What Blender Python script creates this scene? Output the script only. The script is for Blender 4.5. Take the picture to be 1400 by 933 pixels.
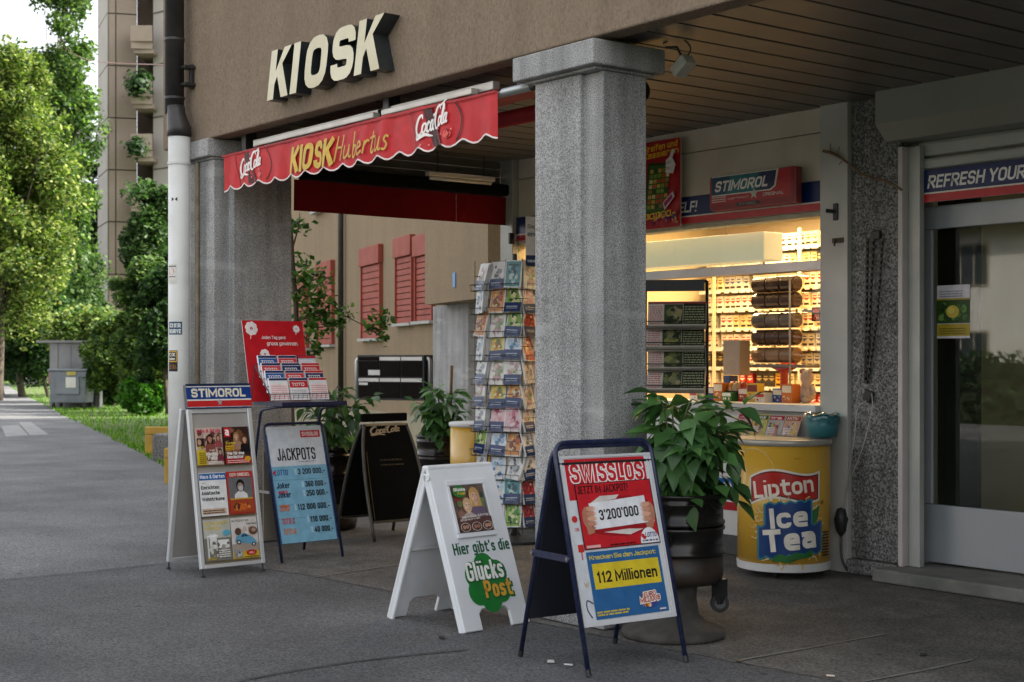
import bpy, bmesh, math, random
import numpy as np
from mathutils import Vector, Matrix

random.seed(7)
rng = np.random.default_rng(7)
for o in list(bpy.data.objects):
    bpy.data.objects.remove(o)
SC = bpy.context.scene
COL = SC.collection
R = math.radians

# ---------------------------------------------------------------- camera
F, CX, HY, CH = 1996.0, 700.0, 490.0, 1.5          # focal length, centre and horizon of the photo in its pixels; eye height
YAW = 52.17
FWD = Vector((-math.sin(R(YAW)), math.cos(R(YAW)), 0))
RGT = Vector((math.cos(R(YAW)), math.sin(R(YAW)), 0))
cam_d = bpy.data.cameras.new('camera')
cam = bpy.data.objects.new('camera', cam_d)
COL.objects.link(cam)
cam.location = (0, 0, CH)
cam.rotation_euler = (R(90), 0, R(YAW))
cam_d.sensor_width = 36
cam_d.lens = F / 1400 * 36
cam_d.shift_y = 23.5 / 1400
cam_d.clip_end = 2000
cam_d.dof.use_dof = True
cam_d.dof.focus_distance = 9.0
cam_d.dof.aperture_fstop = 5.0
SC.camera = cam

# ---------------------------------------------------------------- light
SUN_EL, SUN_AZ = 42.0, 35.0                        # azimuth measured from +Y towards +X
world = bpy.data.worlds.new('World')
SC.world = world
world.use_nodes = True
wn = world.node_tree
wn.nodes.clear()
sky = wn.nodes.new('ShaderNodeTexSky')
sky.sky_type = 'NISHITA'
sky.sun_disc = False
sky.sun_elevation = R(SUN_EL)
sky.sun_rotation = R(SUN_AZ)
sky.air_density = 1.0
sky.dust_density = 4.0
sky.ozone_density = 1.0
bgn = wn.nodes.new('ShaderNodeBackground')
bgn.inputs['Strength'].default_value = 0.15
won = wn.nodes.new('ShaderNodeOutputWorld')
hz = wn.nodes.new('ShaderNodeHueSaturation')           # hazy, milky sky
hz.inputs['Saturation'].default_value = 0.20
wn.links.new(sky.outputs[0], hz.inputs['Color'])
wn.links.new(hz.outputs[0], bgn.inputs[0])
wn.links.new(bgn.outputs[0], won.inputs[0])
sun_d = bpy.data.lights.new('sun', 'SUN')
sun_d.energy = 3.2
sun_d.angle = R(0.55)
sun_d.color = (1.0, 0.93, 0.80)
sun = bpy.data.objects.new('sun', sun_d)
COL.objects.link(sun)
sdir = Vector((math.sin(R(SUN_AZ)) * math.cos(R(SUN_EL)), math.cos(R(SUN_AZ)) * math.cos(R(SUN_EL)), math.sin(R(SUN_EL))))
sun.rotation_euler = (-sdir).to_track_quat('-Z', 'Y').to_euler()
sun.location = sdir * 60
SC.view_settings.view_transform = 'Standard'
SC.view_settings.look = 'None'
SC.view_settings.gamma = 1
SC.view_settings.use_curve_mapping = False
SC.view_settings.exposure = 1.85
SC.render.engine = 'CYCLES'

# ---------------------------------------------------------------- pixel -> place (distance from the plane that the thing touches)
def ray(px, py):
    return FWD + RGT * ((px - CX) / F) + Vector((0, 0, (HY - py) / F))
CAMP = Vector((0, 0, CH))
def onplane(px, py, p, n):
    d = ray(px, py); p = Vector(p); n = Vector(n)
    return CAMP + d * ((p - CAMP).dot(n) / d.dot(n))
def G(px, py, z=0.0): return onplane(px, py, (0, 0, z), (0, 0, 1))
def PY(px, py, Y): return onplane(px, py, (0, Y, 0), (0, 1, 0))
def PXp(px, py, X): return onplane(px, py, (X, 0, 0), (1, 0, 0))
def PD(px, py, d): return CAMP + ray(px, py) * d
def XofPx(px, Y): return PY(px, HY, Y).x

# ---------------------------------------------------------------- materials
def lin(c):
    if isinstance(c, str):
        c = [int(c[i:i + 2], 16) / 255 for i in (0, 2, 4)]
        return tuple(x / 12.92 if x <= 0.04045 else ((x + 0.055) / 1.055) ** 2.4 for x in c)
    return tuple(c[:3])
MC = {}
def newmat(name):
    m = bpy.data.materials.new(name); m.use_nodes = True
    nt = m.node_tree; b = nt.nodes['Principled BSDF']
    return m, nt, b
def surf(name, c1, c2=None, scale=8, rough=.7, metal=0, bump=0, bscale=60, detail=6, lo=.35, hi=.65, spec=.5, coord='Object', c3=None, s3=2.0, a3=.5, coat=0, rvar=.12):
    """two-tone noise surface with fine relief; c3 = large soft stains"""
    if name in MC: return MC[name]
    m, nt, b = newmat(name); N = nt.nodes; L = nt.links
    tc = N.new('ShaderNodeTexCoord')
    c1 = lin(c1); c2 = lin(c2) if c2 is not None else tuple(x * .85 for x in c1)
    no = N.new('ShaderNodeTexNoise'); no.inputs['Scale'].default_value = scale; no.inputs['Detail'].default_value = detail
    L.new(tc.outputs[coord], no.inputs['Vector'])
    rp = N.new('ShaderNodeValToRGB'); rp.color_ramp.elements[0].position = lo; rp.color_ramp.elements[1].position = hi
    rp.color_ramp.elements[0].color = (*c1, 1); rp.color_ramp.elements[1].color = (*c2, 1)
    L.new(no.outputs['Fac'], rp.inputs[0])
    out = rp.outputs[0]
    if c3 is not None:
        n3 = N.new('ShaderNodeTexNoise'); n3.inputs['Scale'].default_value = s3; n3.inputs['Detail'].default_value = 5
        L.new(tc.outputs[coord], n3.inputs['Vector'])
        r3 = N.new('ShaderNodeValToRGB'); r3.color_ramp.elements[0].position = .45; r3.color_ramp.elements[1].position = .72
        r3.color_ramp.elements[0].color = (0, 0, 0, 1); r3.color_ramp.elements[1].color = (a3, a3, a3, 1)
        L.new(n3.outputs['Fac'], r3.inputs[0])
        mx = N.new('ShaderNodeMixRGB'); mx.inputs[2].default_value = (*lin(c3), 1)
        L.new(r3.outputs[0], mx.inputs[0]); L.new(out, mx.inputs[1]); out = mx.outputs[0]
    L.new(out, b.inputs['Base Color'])
    mr = N.new('ShaderNodeMapRange'); mr.inputs[3].default_value = max(.03, rough - rvar); mr.inputs[4].default_value = min(1, rough + rvar)
    L.new(no.outputs['Fac'], mr.inputs[0]); L.new(mr.outputs[0], b.inputs['Roughness'])
    b.inputs['Metallic'].default_value = metal
    b.inputs['Specular IOR Level'].default_value = spec
    b.inputs['Coat Weight'].default_value = coat
    if bump:
        nb = N.new('ShaderNodeTexNoise'); nb.inputs['Scale'].default_value = bscale; nb.inputs['Detail'].default_value = 4
        L.new(tc.outputs[coord], nb.inputs['Vector'])
        bp = N.new('ShaderNodeBump'); bp.inputs['Strength'].default_value = bump; bp.inputs['Distance'].default_value = .01
        L.new(nb.outputs['Fac'], bp.inputs['Height']); L.new(bp.outputs[0], b.inputs['Normal'])
    MC[name] = m
    return m
def granite(name, dark, mid, light, scale=150):
    if name in MC: return MC[name]
    m, nt, b = newmat(name); N = nt.nodes; L = nt.links
    tc = N.new('ShaderNodeTexCoord')
    a = N.new('ShaderNodeTexNoise'); a.inputs['Scale'].default_value = scale; a.inputs['Detail'].default_value = 3; a.inputs['Roughness'].default_value = .7
    L.new(tc.outputs['Object'], a.inputs['Vector'])
    rp = N.new('ShaderNodeValToRGB'); e = rp.color_ramp.elements
    e[0].position = .36; e[0].color = (*lin(dark), 1); e[1].position = .63; e[1].color = (*lin(light), 1)
    k = e.new(.48); k.color = (*lin(mid), 1)
    L.new(a.outputs['Fac'], rp.inputs[0])
    n2 = N.new('ShaderNodeTexNoise'); n2.inputs['Scale'].default_value = 2.2; n2.inputs['Detail'].default_value = 6
    L.new(tc.outputs['Object'], n2.inputs['Vector'])
    mr = N.new('ShaderNodeMapRange'); mr.inputs[1].default_value = .3; mr.inputs[2].default_value = .7; mr.inputs[3].default_value = .72; mr.inputs[4].default_value = 1.12
    L.new(n2.outputs['Fac'], mr.inputs[0])
    mx = N.new('ShaderNodeMixRGB'); mx.blend_type = 'MULTIPLY'; mx.inputs[0].default_value = 1
    L.new(rp.outputs[0], mx.inputs[1]); L.new(mr.outputs[0], mx.inputs[2])
    # run-down streaks, worn pale bands
    mp = N.new('ShaderNodeMapping'); mp.inputs['Scale'].default_value = (9, 9, .7); L.new(tc.outputs['Object'], mp.inputs[0])
    n3 = N.new('ShaderNodeTexNoise'); n3.inputs['Scale'].default_value = 1.0; n3.inputs['Detail'].default_value = 5; L.new(mp.outputs[0], n3.inputs['Vector'])
    m3 = N.new('ShaderNodeMapRange'); m3.inputs[1].default_value = .35; m3.inputs[2].default_value = .62; m3.inputs[3].default_value = .74; m3.inputs[4].default_value = 1.06; L.new(n3.outputs['Fac'], m3.inputs[0])
    x3 = N.new('ShaderNodeMixRGB'); x3.blend_type = 'MULTIPLY'; x3.inputs[0].default_value = 1; L.new(mx.outputs[0], x3.inputs[1]); L.new(m3.outputs[0], x3.inputs[2])
    mp4 = N.new('ShaderNodeMapping'); mp4.inputs['Scale'].default_value = (1.2, 1.2, 7); L.new(tc.outputs['Object'], mp4.inputs[0])
    n4 = N.new('ShaderNodeTexNoise'); n4.inputs['Scale'].default_value = .8; n4.inputs['Detail'].default_value = 8; L.new(mp4.outputs[0], n4.inputs['Vector'])
    r4 = N.new('ShaderNodeMapRange'); r4.inputs[1].default_value = .60; r4.inputs[2].default_value = .66; r4.inputs[3].default_value = 0; r4.inputs[4].default_value = .30; L.new(n4.outputs['Fac'], r4.inputs[0])
    x4 = N.new('ShaderNodeMixRGB'); x4.inputs[2].default_value = (*lin(light), 1); L.new(r4.outputs[0], x4.inputs[0]); L.new(x3.outputs[0], x4.inputs[1])
    L.new(x4.outputs[0], b.inputs['Base Color'])
    b.inputs['Roughness'].default_value = .75
    bp = N.new('ShaderNodeBump'); bp.inputs['Strength'].default_value = .5; bp.inputs['Distance'].default_value = .006
    L.new(a.outputs['Fac'], bp.inputs['Height']); L.new(bp.outputs[0], b.inputs['Normal'])
    MC[name] = m
    return m
def stucco(name, c1, c2, dirt):
    """render with scratched grain"""
    m, nt, b = newmat(name); N = nt.nodes; L = nt.links
    tc = N.new('ShaderNodeTexCoord')
    mp = N.new('ShaderNodeMapping'); mp.inputs['Scale'].default_value = (1, 1, .45)
    L.new(tc.outputs['Object'], mp.inputs[0])
    no = N.new('ShaderNodeTexNoise'); no.inputs['Scale'].default_value = 55; no.inputs['Detail'].default_value = 5; no.inputs['Distortion'].default_value = 1.2
    L.new(mp.outputs[0], no.inputs['Vector'])
    rp = N.new('ShaderNodeValToRGB'); rp.color_ramp.elements[0].position = .3; rp.color_ramp.elements[1].position = .62
    rp.color_ramp.elements[0].color = (*lin(c2), 1); rp.color_ramp.elements[1].color = (*lin(c1), 1)
    L.new(no.outputs['Fac'], rp.inputs[0])
    n2 = N.new('ShaderNodeTexNoise'); n2.inputs['Scale'].default_value = 1.3; n2.inputs['Detail'].default_value = 7
    m2 = N.new('ShaderNodeMapping'); m2.inputs['Scale'].default_value = (2.6, 2.6, .35)
    L.new(tc.outputs['Object'], m2.inputs[0]); L.new(m2.outputs[0], n2.inputs['Vector'])
    r2 = N.new('ShaderNodeValToRGB'); r2.color_ramp.elements[0].position = .40; r2.color_ramp.elements[1].position = .72
    r2.color_ramp.elements[0].color = (0, 0, 0, 1); r2.color_ramp.elements[1].color = (.42, .42, .42, 1)
    L.new(n2.outputs['Fac'], r2.inputs[0])
    mx = N.new('ShaderNodeMixRGB'); mx.inputs[2].default_value = (*lin(dirt), 1)
    L.new(r2.outputs[0], mx.inputs[0]); L.new(rp.outputs[0], mx.inputs[1]); L.new(mx.outputs[0], b.inputs['Base Color'])
    b.inputs['Roughness'].default_value = .92; b.inputs['Specular IOR Level'].default_value = .2
    bp = N.new('ShaderNodeBump'); bp.inputs['Strength'].default_value = .9; bp.inputs['Distance'].default_value = .012
    L.new(no.outputs['Fac'], bp.inputs['Height']); L.new(bp.outputs[0], b.inputs['Normal'])
    MC[name] = m
    return m
def glass(name, tint=(.9, .95, .92), rough=0.0, refl=1.0):
    if name in MC: return MC[name]
    m, nt, b = newmat(name); N = nt.nodes; L = nt.links
    N.remove(b)
    out = N['Material Output']
    tr = N.new('ShaderNodeBsdfTransparent'); tr.inputs[0].default_value = (*tint, 1)
    gl = N.new('ShaderNodeBsdfGlossy'); gl.inputs['Roughness'].default_value = rough
    fr = N.new('ShaderNodeFresnel'); fr.inputs[0].default_value = 1.5
    mu = N.new('ShaderNodeMath'); mu.operation = 'MULTIPLY'; mu.inputs[1].default_value = refl
    ge = N.new('ShaderNodeNewGeometry'); inv = N.new('ShaderNodeMath'); inv.operation = 'SUBTRACT'; inv.inputs[0].default_value = 1
    L.new(ge.outputs['Backfacing'], inv.inputs[1])     # a thin pane mirrors once, on its outer face
    m2 = N.new('ShaderNodeMath'); m2.operation = 'MULTIPLY'
    L.new(fr.outputs[0], m2.inputs[0]); L.new(inv.outputs[0], m2.inputs[1]); L.new(m2.outputs[0], mu.inputs[0])
    mx = N.new('ShaderNodeMixShader')
    L.new(mu.outputs[0], mx.inputs[0]); L.new(tr.outputs[0], mx.inputs[1]); L.new(gl.outputs[0], mx.inputs[2]); L.new(mx.outputs[0], out.inputs[0])
    MC[name] = m
    return m
def emit(name, col, s):
    m, nt, b = newmat(name)
    b.inputs['Base Color'].default_value = (*lin(col), 1)
    b.inputs['Emission Color'].default_value = (*lin(col), 1)
    b.inputs['Emission Strength'].default_value = s
    return m
def printmat(name, rough=.45, coat=0.0, spec=.4):
    """flat print: colour from the print's own ink attribute, slight paper grain"""
    if name in MC: return MC[name]
    m, nt, b = newmat(name); N = nt.nodes; L = nt.links
    at = N.new('ShaderNodeAttribute'); at.attribute_name = 'ink'
    tc = N.new('ShaderNodeTexCoord')
    no = N.new('ShaderNodeTexNoise'); no.inputs['Scale'].default_value = 14; no.inputs['Detail'].default_value = 5
    L.new(tc.outputs['Object'], no.inputs['Vector'])
    mr = N.new('ShaderNodeMapRange'); mr.inputs[1].default_value = .25; mr.inputs[2].default_value = .75; mr.inputs[3].default_value = .78; mr.inputs[4].default_value = 1.06
    L.new(no.outputs['Fac'], mr.inputs[0])
    mx = N.new('ShaderNodeMixRGB'); mx.blend_type = 'MULTIPLY'; mx.inputs[0].default_value = 1
    L.new(at.outputs['Color'], mx.inputs[1]); L.new(mr.outputs[0], mx.inputs[2]); L.new(mx.outputs[0], b.inputs['Base Color'])
    b.inputs['Roughness'].default_value = rough
    b.inputs['Coat Weight'].default_value = coat
    b.inputs['Specular IOR Level'].default_value = spec
    MC[name] = m
    return m
def leafmat(name, tr=.3, rough=.5, spec=.35):
    if name in MC: return MC[name]
    m, nt, b = newmat(name); N = nt.nodes; L = nt.links
    at = N.new('ShaderNodeAttribute'); at.attribute_name = 'ink'
    L.new(at.outputs['Color'], b.inputs['Base Color'])
    b.inputs['Roughness'].default_value = rough
    b.inputs['Specular IOR Level'].default_value = spec
    t = N.new('ShaderNodeBsdfTranslucent')
    hs = N.new('ShaderNodeHueSaturation'); hs.inputs['Value'].default_value = 1.5; hs.inputs['Saturation'].default_value = 1.1
    L.new(at.outputs['Color'], hs.inputs['Color']); L.new(hs.outputs[0], t.inputs[0])
    mx = N.new('ShaderNodeMixShader'); mx.inputs[0].default_value = tr
    L.new(b.outputs[0], mx.inputs[1]); L.new(t.outputs[0], mx.inputs[2]); L.new(mx.outputs[0], N['Material Output'].inputs[0])
    MC[name] = m
    return m

# ---------------------------------------------------------------- objects and tags
def tag(o, label=None, cat=None, group=None, kind=None):
    if label: o['label'] = label
    if cat: o['category'] = cat
    if group: o['group'] = group
    if kind: o['kind'] = kind
    return o
def thing(name, label, cat, loc=(0, 0, 0), rz=0.0, group=None):
    o = bpy.data.objects.new(name, None); COL.objects.link(o)
    o.empty_display_size = .1
    o.location = loc; o.rotation_euler = (0, 0, rz)
    o.matrix_basis = Matrix.Translation(Vector(loc)) @ Matrix.Rotation(rz, 4, 'Z')
    return tag(o, label, cat, group)
def worldm(o):
    m = o.matrix_basis.copy()
    while o.parent is not None:
        o = o.parent; m = o.matrix_basis @ m
    return m
def link(name, me, mats, parent=None, smooth=False, world=False, bevel=0, matrix=None):
    o = bpy.data.objects.new(name, me); COL.objects.link(o)
    if mats is not None:
        for m in (mats if isinstance(mats, (list, tuple)) else [mats]): me.materials.append(m)
    if parent is not None:
        o.parent = parent
        if world: o.matrix_basis = worldm(parent).inverted()
    if matrix is not None: o.matrix_basis = o.matrix_basis @ matrix
    if smooth:
        me.polygons.foreach_set('use_smooth', [True] * len(me.polygons))
    if bevel:
        b = o.modifiers.new('bevel', 'BEVEL'); b.width = bevel; b.segments = 2; b.limit_method = 'ANGLE'; b.angle_limit = R(40)
    return o
class MB:
    """collects geometry for ONE mesh"""
    def __init__(s): s.v = []; s.f = []; s.m = []; s.mi = 0
    def add(s, vs, fs):
        n = len(s.v); s.v += [tuple(v) for v in vs]; s.f += [tuple(i + n for i in f) for f in fs]; s.m += [s.mi] * len(fs)
        return s
    def mat(s, i): s.mi = i; return s
    def box(s, a, b, M=None):
        x0, y0, z0 = a; x1, y1, z1 = b
        if x0 > x1: x0, x1 = x1, x0
        if y0 > y1: y0, y1 = y1, y0
        if z0 > z1: z0, z1 = z1, z0
        vs = [Vector(p) for p in ((x0, y0, z0), (x1, y0, z0), (x1, y1, z0), (x0, y1, z0), (x0, y0, z1), (x1, y0, z1), (x1, y1, z1), (x0, y1, z1))]
        if M is not None: vs = [M @ v for v in vs]
        return s.add(vs, [(0, 3, 2, 1), (4, 5, 6, 7), (0, 1, 5, 4), (1, 2, 6, 5), (2, 3, 7, 6), (3, 0, 4, 7)])
    def prism(s, pts, h, M=None):
        """pts: flat outline (x,y) counter-clockwise, extruded 0..h along z, then M"""
        n = len(pts)
        vs = [Vector((x, y, 0)) for x, y in pts] + [Vector((x, y, h)) for x, y in pts]
        if M is not None: vs = [M @ v for v in vs]
        return s.add(vs, [tuple(range(n - 1, -1, -1)), tuple(range(n, 2 * n))] + [(i, (i + 1) % n, n + (i + 1) % n, n + i) for i in range(n)])
    def tube(s, pts, r, n=8, caps=True):
        pts = [Vector(p) for p in pts]
        rs = r if isinstance(r, (list, tuple)) else [r] * len(pts)
        rings = []; prev = None
        for i, p in enumerate(pts):
            t = (pts[min(i + 1, len(pts) - 1)] - pts[max(i - 1, 0)]).normalized()
            if prev is None:
                a = t.cross(Vector((0, 0, 1)))
                if a.length < .01: a = t.cross(Vector((1, 0, 0)))
            else:
                a = prev - t * prev.dot(t)
            a.normalize(); b = t.cross(a); prev = a
            rings.append([p + (a * math.cos(2 * math.pi * k / n) + b * math.sin(2 * math.pi * k / n)) * rs[i] for k in range(n)])
        vs = [v for rg in rings for v in rg]; fs = []
        for i in range(len(rings) - 1):
            for k in range(n):
                fs.append((i * n + k, i * n + (k + 1) % n, (i + 1) * n + (k + 1) % n, (i + 1) * n + k))
        if caps:
            fs.append(tuple(range(n - 1, -1, -1))); fs.append(tuple((len(rings) - 1) * n + k for k in range(n)))
        return s.add(vs, fs)
    def lathe(s, prof, c=(0, 0, 0), n=32, caps=True):
        vs = []; fs = []
        for r, z in prof:
            for k in range(n):
                a = 2 * math.pi * k / n
                vs.append((c[0] + r * math.cos(a), c[1] + r * math.sin(a), c[2] + z))
        for i in range(len(prof) - 1):
            for k in range(n):
                fs.append((i * n + k, i * n + (k + 1) % n, (i + 1) * n + (k + 1) % n, (i + 1) * n + k))
        if caps:
            fs.append(tuple(range(n - 1, -1, -1))); fs.append(tuple((len(prof) - 1) * n + k for k in range(n)))
        return s.add(vs, fs)
    def mesh(s, name):
        me = bpy.data.meshes.new(name); me.from_pydata(s.v, [], s.f)
        me.polygons.foreach_set('material_index', s.m); me.update()
        return me
    def build(s, name, mats, parent=None, **k):
        return link(name, s.mesh(name), mats, parent, **k)
def sheet(name, pts, z, mats):
    me = bpy.data.meshes.new(name)
    bm = bmesh.new()
    vs = [bm.verts.new((p[0], p[1], z)) for p in pts]
    f = bm.faces.new(vs)
    if f.normal.z < 0: f.normal_flip()
    f.normal_update()
    if f.normal.z < 0: f.normal_flip()
    bmesh.ops.triangulate(bm, faces=bm.faces[:])
    bm.to_mesh(me); bm.free()
    return link(name, me, mats)
def rounded(w, h, r, n=4, x0=0, y0=0):
    pts = []
    for cx, cy, a0 in ((w - r, r, -90), (w - r, h - r, 0), (r, h - r, 90), (r, r, 180)):
        for i in range(n + 1):
            a = R(a0 + 90 * i / n); pts.append((x0 + cx + r * math.cos(a), y0 + cy + r * math.sin(a)))
    return pts
def bend(pts, r=.05, n=4):
    """polyline with rounded inner corners"""
    pts = [Vector(p) for p in pts]; out = [pts[0]]
    for i in range(1, len(pts) - 1):
        a = pts[i - 1] - pts[i]; b = pts[i + 1] - pts[i]
        ra = min(r, a.length * .48, b.length * .48)
        p0 = pts[i] + a.normalized() * ra; p1 = pts[i] + b.normalized() * ra
        for k in range(n + 1):
            t = k / n
            out.append(p0 * (1 - t) ** 2 + pts[i] * 2 * t * (1 - t) + p1 * t ** 2)
    out.append(pts[-1]); return out
def smoothpath(pts, n=6):
    """Catmull-Rom"""
    P = [Vector((*p, 0)) if len(p) == 2 else Vector(p) for p in pts]
    P = [P[0] * 2 - P[1]] + P + [P[-1] * 2 - P[-2]]; out = []
    for i in range(1, len(P) - 2):
        for k in range(n):
            t = k / n
            out.append(.5 * ((2 * P[i]) + (P[i + 1] - P[i - 1]) * t + (2 * P[i - 1] - 5 * P[i] + 4 * P[i + 1] - P[i + 2]) * t * t + (3 * P[i] - P[i - 1] - 3 * P[i + 1] + P[i + 2]) * t ** 3))
    out.append(P[-2]); return out

# ---------------------------------------------------------------- lettering and flat print
# ---------------------------------------------------------------- a drawn sans-serif: every glyph is a set of pen strokes (x 0..1, y in cap heights; third value 1 = rounded corner)
GL = {
 'A': (1.0, [[(0, 0), (.5, 1), (1, 0)], [(.2, .29), (.8, .29)]]), 'B': (.9, [[(0, .52), (0, 1), (.92, 1, 1), (.92, .52, 1), (0, .52)], [(0, .52), (1, .52, 1), (1, 0, 1), (0, 0), (0, .52)]]),
 'C': (.9, [[(1, .7), (1, 1, 1), (0, 1, 1), (0, 0, 1), (1, 0, 1), (1, .3)]]), 'D': (.95, [[(0, .5), (0, 0), (1, 0, 1), (1, 1, 1), (0, 1), (0, .5)]]),
 'E': (.75, [[(1, 0), (0, 0), (0, 1), (1, 1)], [(0, .51), (.88, .51)]]), 'F': (.72, [[(0, 0), (0, 1), (1, 1)], [(0, .5), (.88, .5)]]),
 'G': (.95, [[(1, .72), (1, 1, 1), (0, 1, 1), (0, 0, 1), (1, 0, 1), (1, .48), (.55, .48)]]), 'H': (.95, [[(0, 0), (0, 1)], [(1, 0), (1, 1)], [(0, .5), (1, .5)]]),
 'I': (0, [[(0, 0), (0, 1)]]), 'J': (.65, [[(1, 1), (1, 0, 1), (0, 0, 1), (0, .28)]]), 'K': (.95, [[(0, 0), (0, 1)], [(.98, 1), (.04, .40)], [(.36, .62), (1.02, 0)]]),
 'L': (.72, [[(0, 1), (0, 0), (1, 0)]]), 'M': (1.35, [[(0, 0), (0, 1), (.5, .2), (1, 1), (1, 0)]]), 'N': (1.0, [[(0, 0), (0, 1), (1, 0), (1, 1)]]),
 'O': (.95, [[(.5, 0), (1, 0, 1), (1, 1, 1), (0, 1, 1), (0, 0, 1), (.5, 0)]]), 'P': (.88, [[(0, 0), (0, 1), (1, 1, 1), (1, .44, 1), (0, .44)]]),
 'R': (.92, [[(0, 0), (0, 1), (1, 1, 1), (1, .47, 1), (0, .47)], [(.45, .47), (1, 0)]]), 'S': (.88, [[(1, .73), (1, 1, 1), (0, 1, 1), (0, .53, 1), (1, .49, 1), (1, 0, 1), (0, 0, 1), (0, .27)]]),
 'T': (.9, [[(0, 1), (1, 1)], [(.5, 0), (.5, 1)]]), 'U': (.92, [[(0, 1), (0, 0, 1), (1, 0, 1), (1, 1)]]), 'V': (1.0, [[(0, 1), (.5, 0), (1, 1)]]),
 'W': (1.5, [[(0, 1), (.25, 0), (.5, .85), (.75, 0), (1, 1)]]), 'X': (.95, [[(0, 0), (1, 1)], [(0, 1), (1, 0)]]), 'Y': (.95, [[(0, 1), (.5, .45), (1, 1)], [(.5, .45), (.5, 0)]]), 'Z': (.85, [[(0, 1), (1, 1), (0, 0), (1, 0)]]),
 '0': (.8, [[(.5, 0), (1, 0, 1), (1, 1, 1), (0, 1, 1), (0, 0, 1), (.5, 0)]]), '1': (.42, [[(0, .74), (.8, 1), (.8, 0)]]), '2': (.8, [[(0, .7), (0, 1, 1), (1, 1, 1), (1, .55, 1), (.02, 0), (1, 0)]]),
 '3': (.8, [[(0, .75), (0, 1, 1), (.96, 1, 1), (.96, .53, 1), (.35, .53)], [(.35, .53), (1, .53, 1), (1, 0, 1), (0, 0, 1), (0, .25)]]), '4': (.85, [[(.74, 0), (.74, 1), (0, .27), (1, .27)]]),
 '5': (.8, [[(.95, 1), (.08, 1), (0, .53), (1, .62, 1), (1, 0, 1), (0, 0, 1), (0, .22)]]), '6': (.8, [[(.92, .95), (0, .95, 1), (0, 0, 1), (1, 0, 1), (1, .58, 1), (.06, .56)]]),
 'a': (.72, [[(.03, .70), (1, .72, 1), (1, 0)], [(1, .42), (0, .42, 1), (0, 0, 1), (1, .04)]]), 'b': (.75, [[(0, 1), (0, 0)], [(0, .7), (1, .7, 1), (1, 0, 1), (0, 0)]]), 'c': (.68, [[(1, .52), (1, .7, 1), (0, .7, 1), (0, 0, 1), (1, 0, 1), (1, .2)]]),
 'd': (.75, [[(1, 1), (1, 0)], [(1, .7), (0, .7, 1), (0, 0, 1), (1, 0)]]), 'e': (.74, [[(.02, .36), (1, .36), (1, .7, 1), (0, .7, 1), (0, 0, 1), (.95, .0)]]), 'f': (.6, [[(1, 1), (.35, 1, 1), (.35, 0)], [(0, .7), (.95, .7)]]),
 'g': (.75, [[(1, .7), (0, .7, 1), (0, .05, 1), (1, .05)], [(1, .72), (1, -.26, 1), (.05, -.26)]]), 'h': (.75, [[(0, 0), (0, 1)], [(0, .66), (1, .72, 1), (1, 0)]]), 'i': (0, [[(0, 0), (0, .66)], [(0, .99), (0, 1.0)]]),
 'k': (.72, [[(0, 0), (0, 1)], [(.95, .7), (.05, .26)], [(.35, .42), (1.02, 0)]]), 'l': (0, [[(0, 0), (0, 1)]]), 'm': (1.3, [[(0, 0), (0, .7)], [(0, .64), (.5, .72, 1), (.5, 0)], [(.5, .64), (1, .72, 1), (1, 0)]]),
 'n': (.75, [[(0, 0), (0, .7)], [(0, .64), (1, .72, 1), (1, 0)]]), 'o': (.75, [[(.5, 0), (1, 0, 1), (1, .7, 1), (0, .7, 1), (0, 0, 1), (.5, 0)]]), 'p': (.75, [[(0, -.28), (0, .7)], [(0, .7), (1, .7, 1), (1, 0, 1), (0, 0)]]),
 'r': (.5, [[(0, 0), (0, .7)], [(0, .52), (.25, .7, 1), (1, .69)]]), 's': (.66, [[(1, .55), (1, .7, 1), (0, .7, 1), (0, .38, 1), (1, .34, 1), (1, 0, 1), (0, 0, 1), (0, .17)]]), 't': (.62, [[(.32, .93), (.32, 0, 1), (1, 0)], [(0, .7), (1, .7)]]),
 'u': (.75, [[(0, .7), (0, 0, 1), (1, .05)], [(1, .7), (1, 0)]]), 'v': (.75, [[(0, .7), (.5, 0), (1, .7)]]), 'w': (1.2, [[(0, .7), (.25, 0), (.5, .62), (.75, 0), (1, .7)]]), 'z': (.7, [[(0, .7), (1, .7), (0, 0), (1, 0)]]), 'y': (.75, [[(0, .7), (.52, .03)], [(1, .7), (.3, -.28)]]),
 '.': (0, [[(0, .06), (0, 0)]]), ':': (0, [[(0, .05), (0, 0)], [(0, .55), (0, .66)]]), '!': (0, [[(0, .34), (0, 1)], [(0, .08), (0, 0)]]), "'": (0, [[(0, .78), (0, 1)]]), '-': (.4, [[(0, .36), (1, .36)]]),
 '&': (.95, [[(1, 0), (.2, .72), (.2, 1, 1), (.75, 1, 1), (.75, .7), (0, .3, 1), (0, 0, 1), (.7, 0, 1), (1, .4)]])}
for a_, b_ in (('ä', 'a'), ('ö', 'o'), ('ü', 'u')): GL[a_] = (GL[b_][0], GL[b_][1] + [[(.12, .97), (.12, 1.0)], [(.88, .97), (.88, 1.0)]])
GL['Ö'] = (.95, GL['O'][1])
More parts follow.
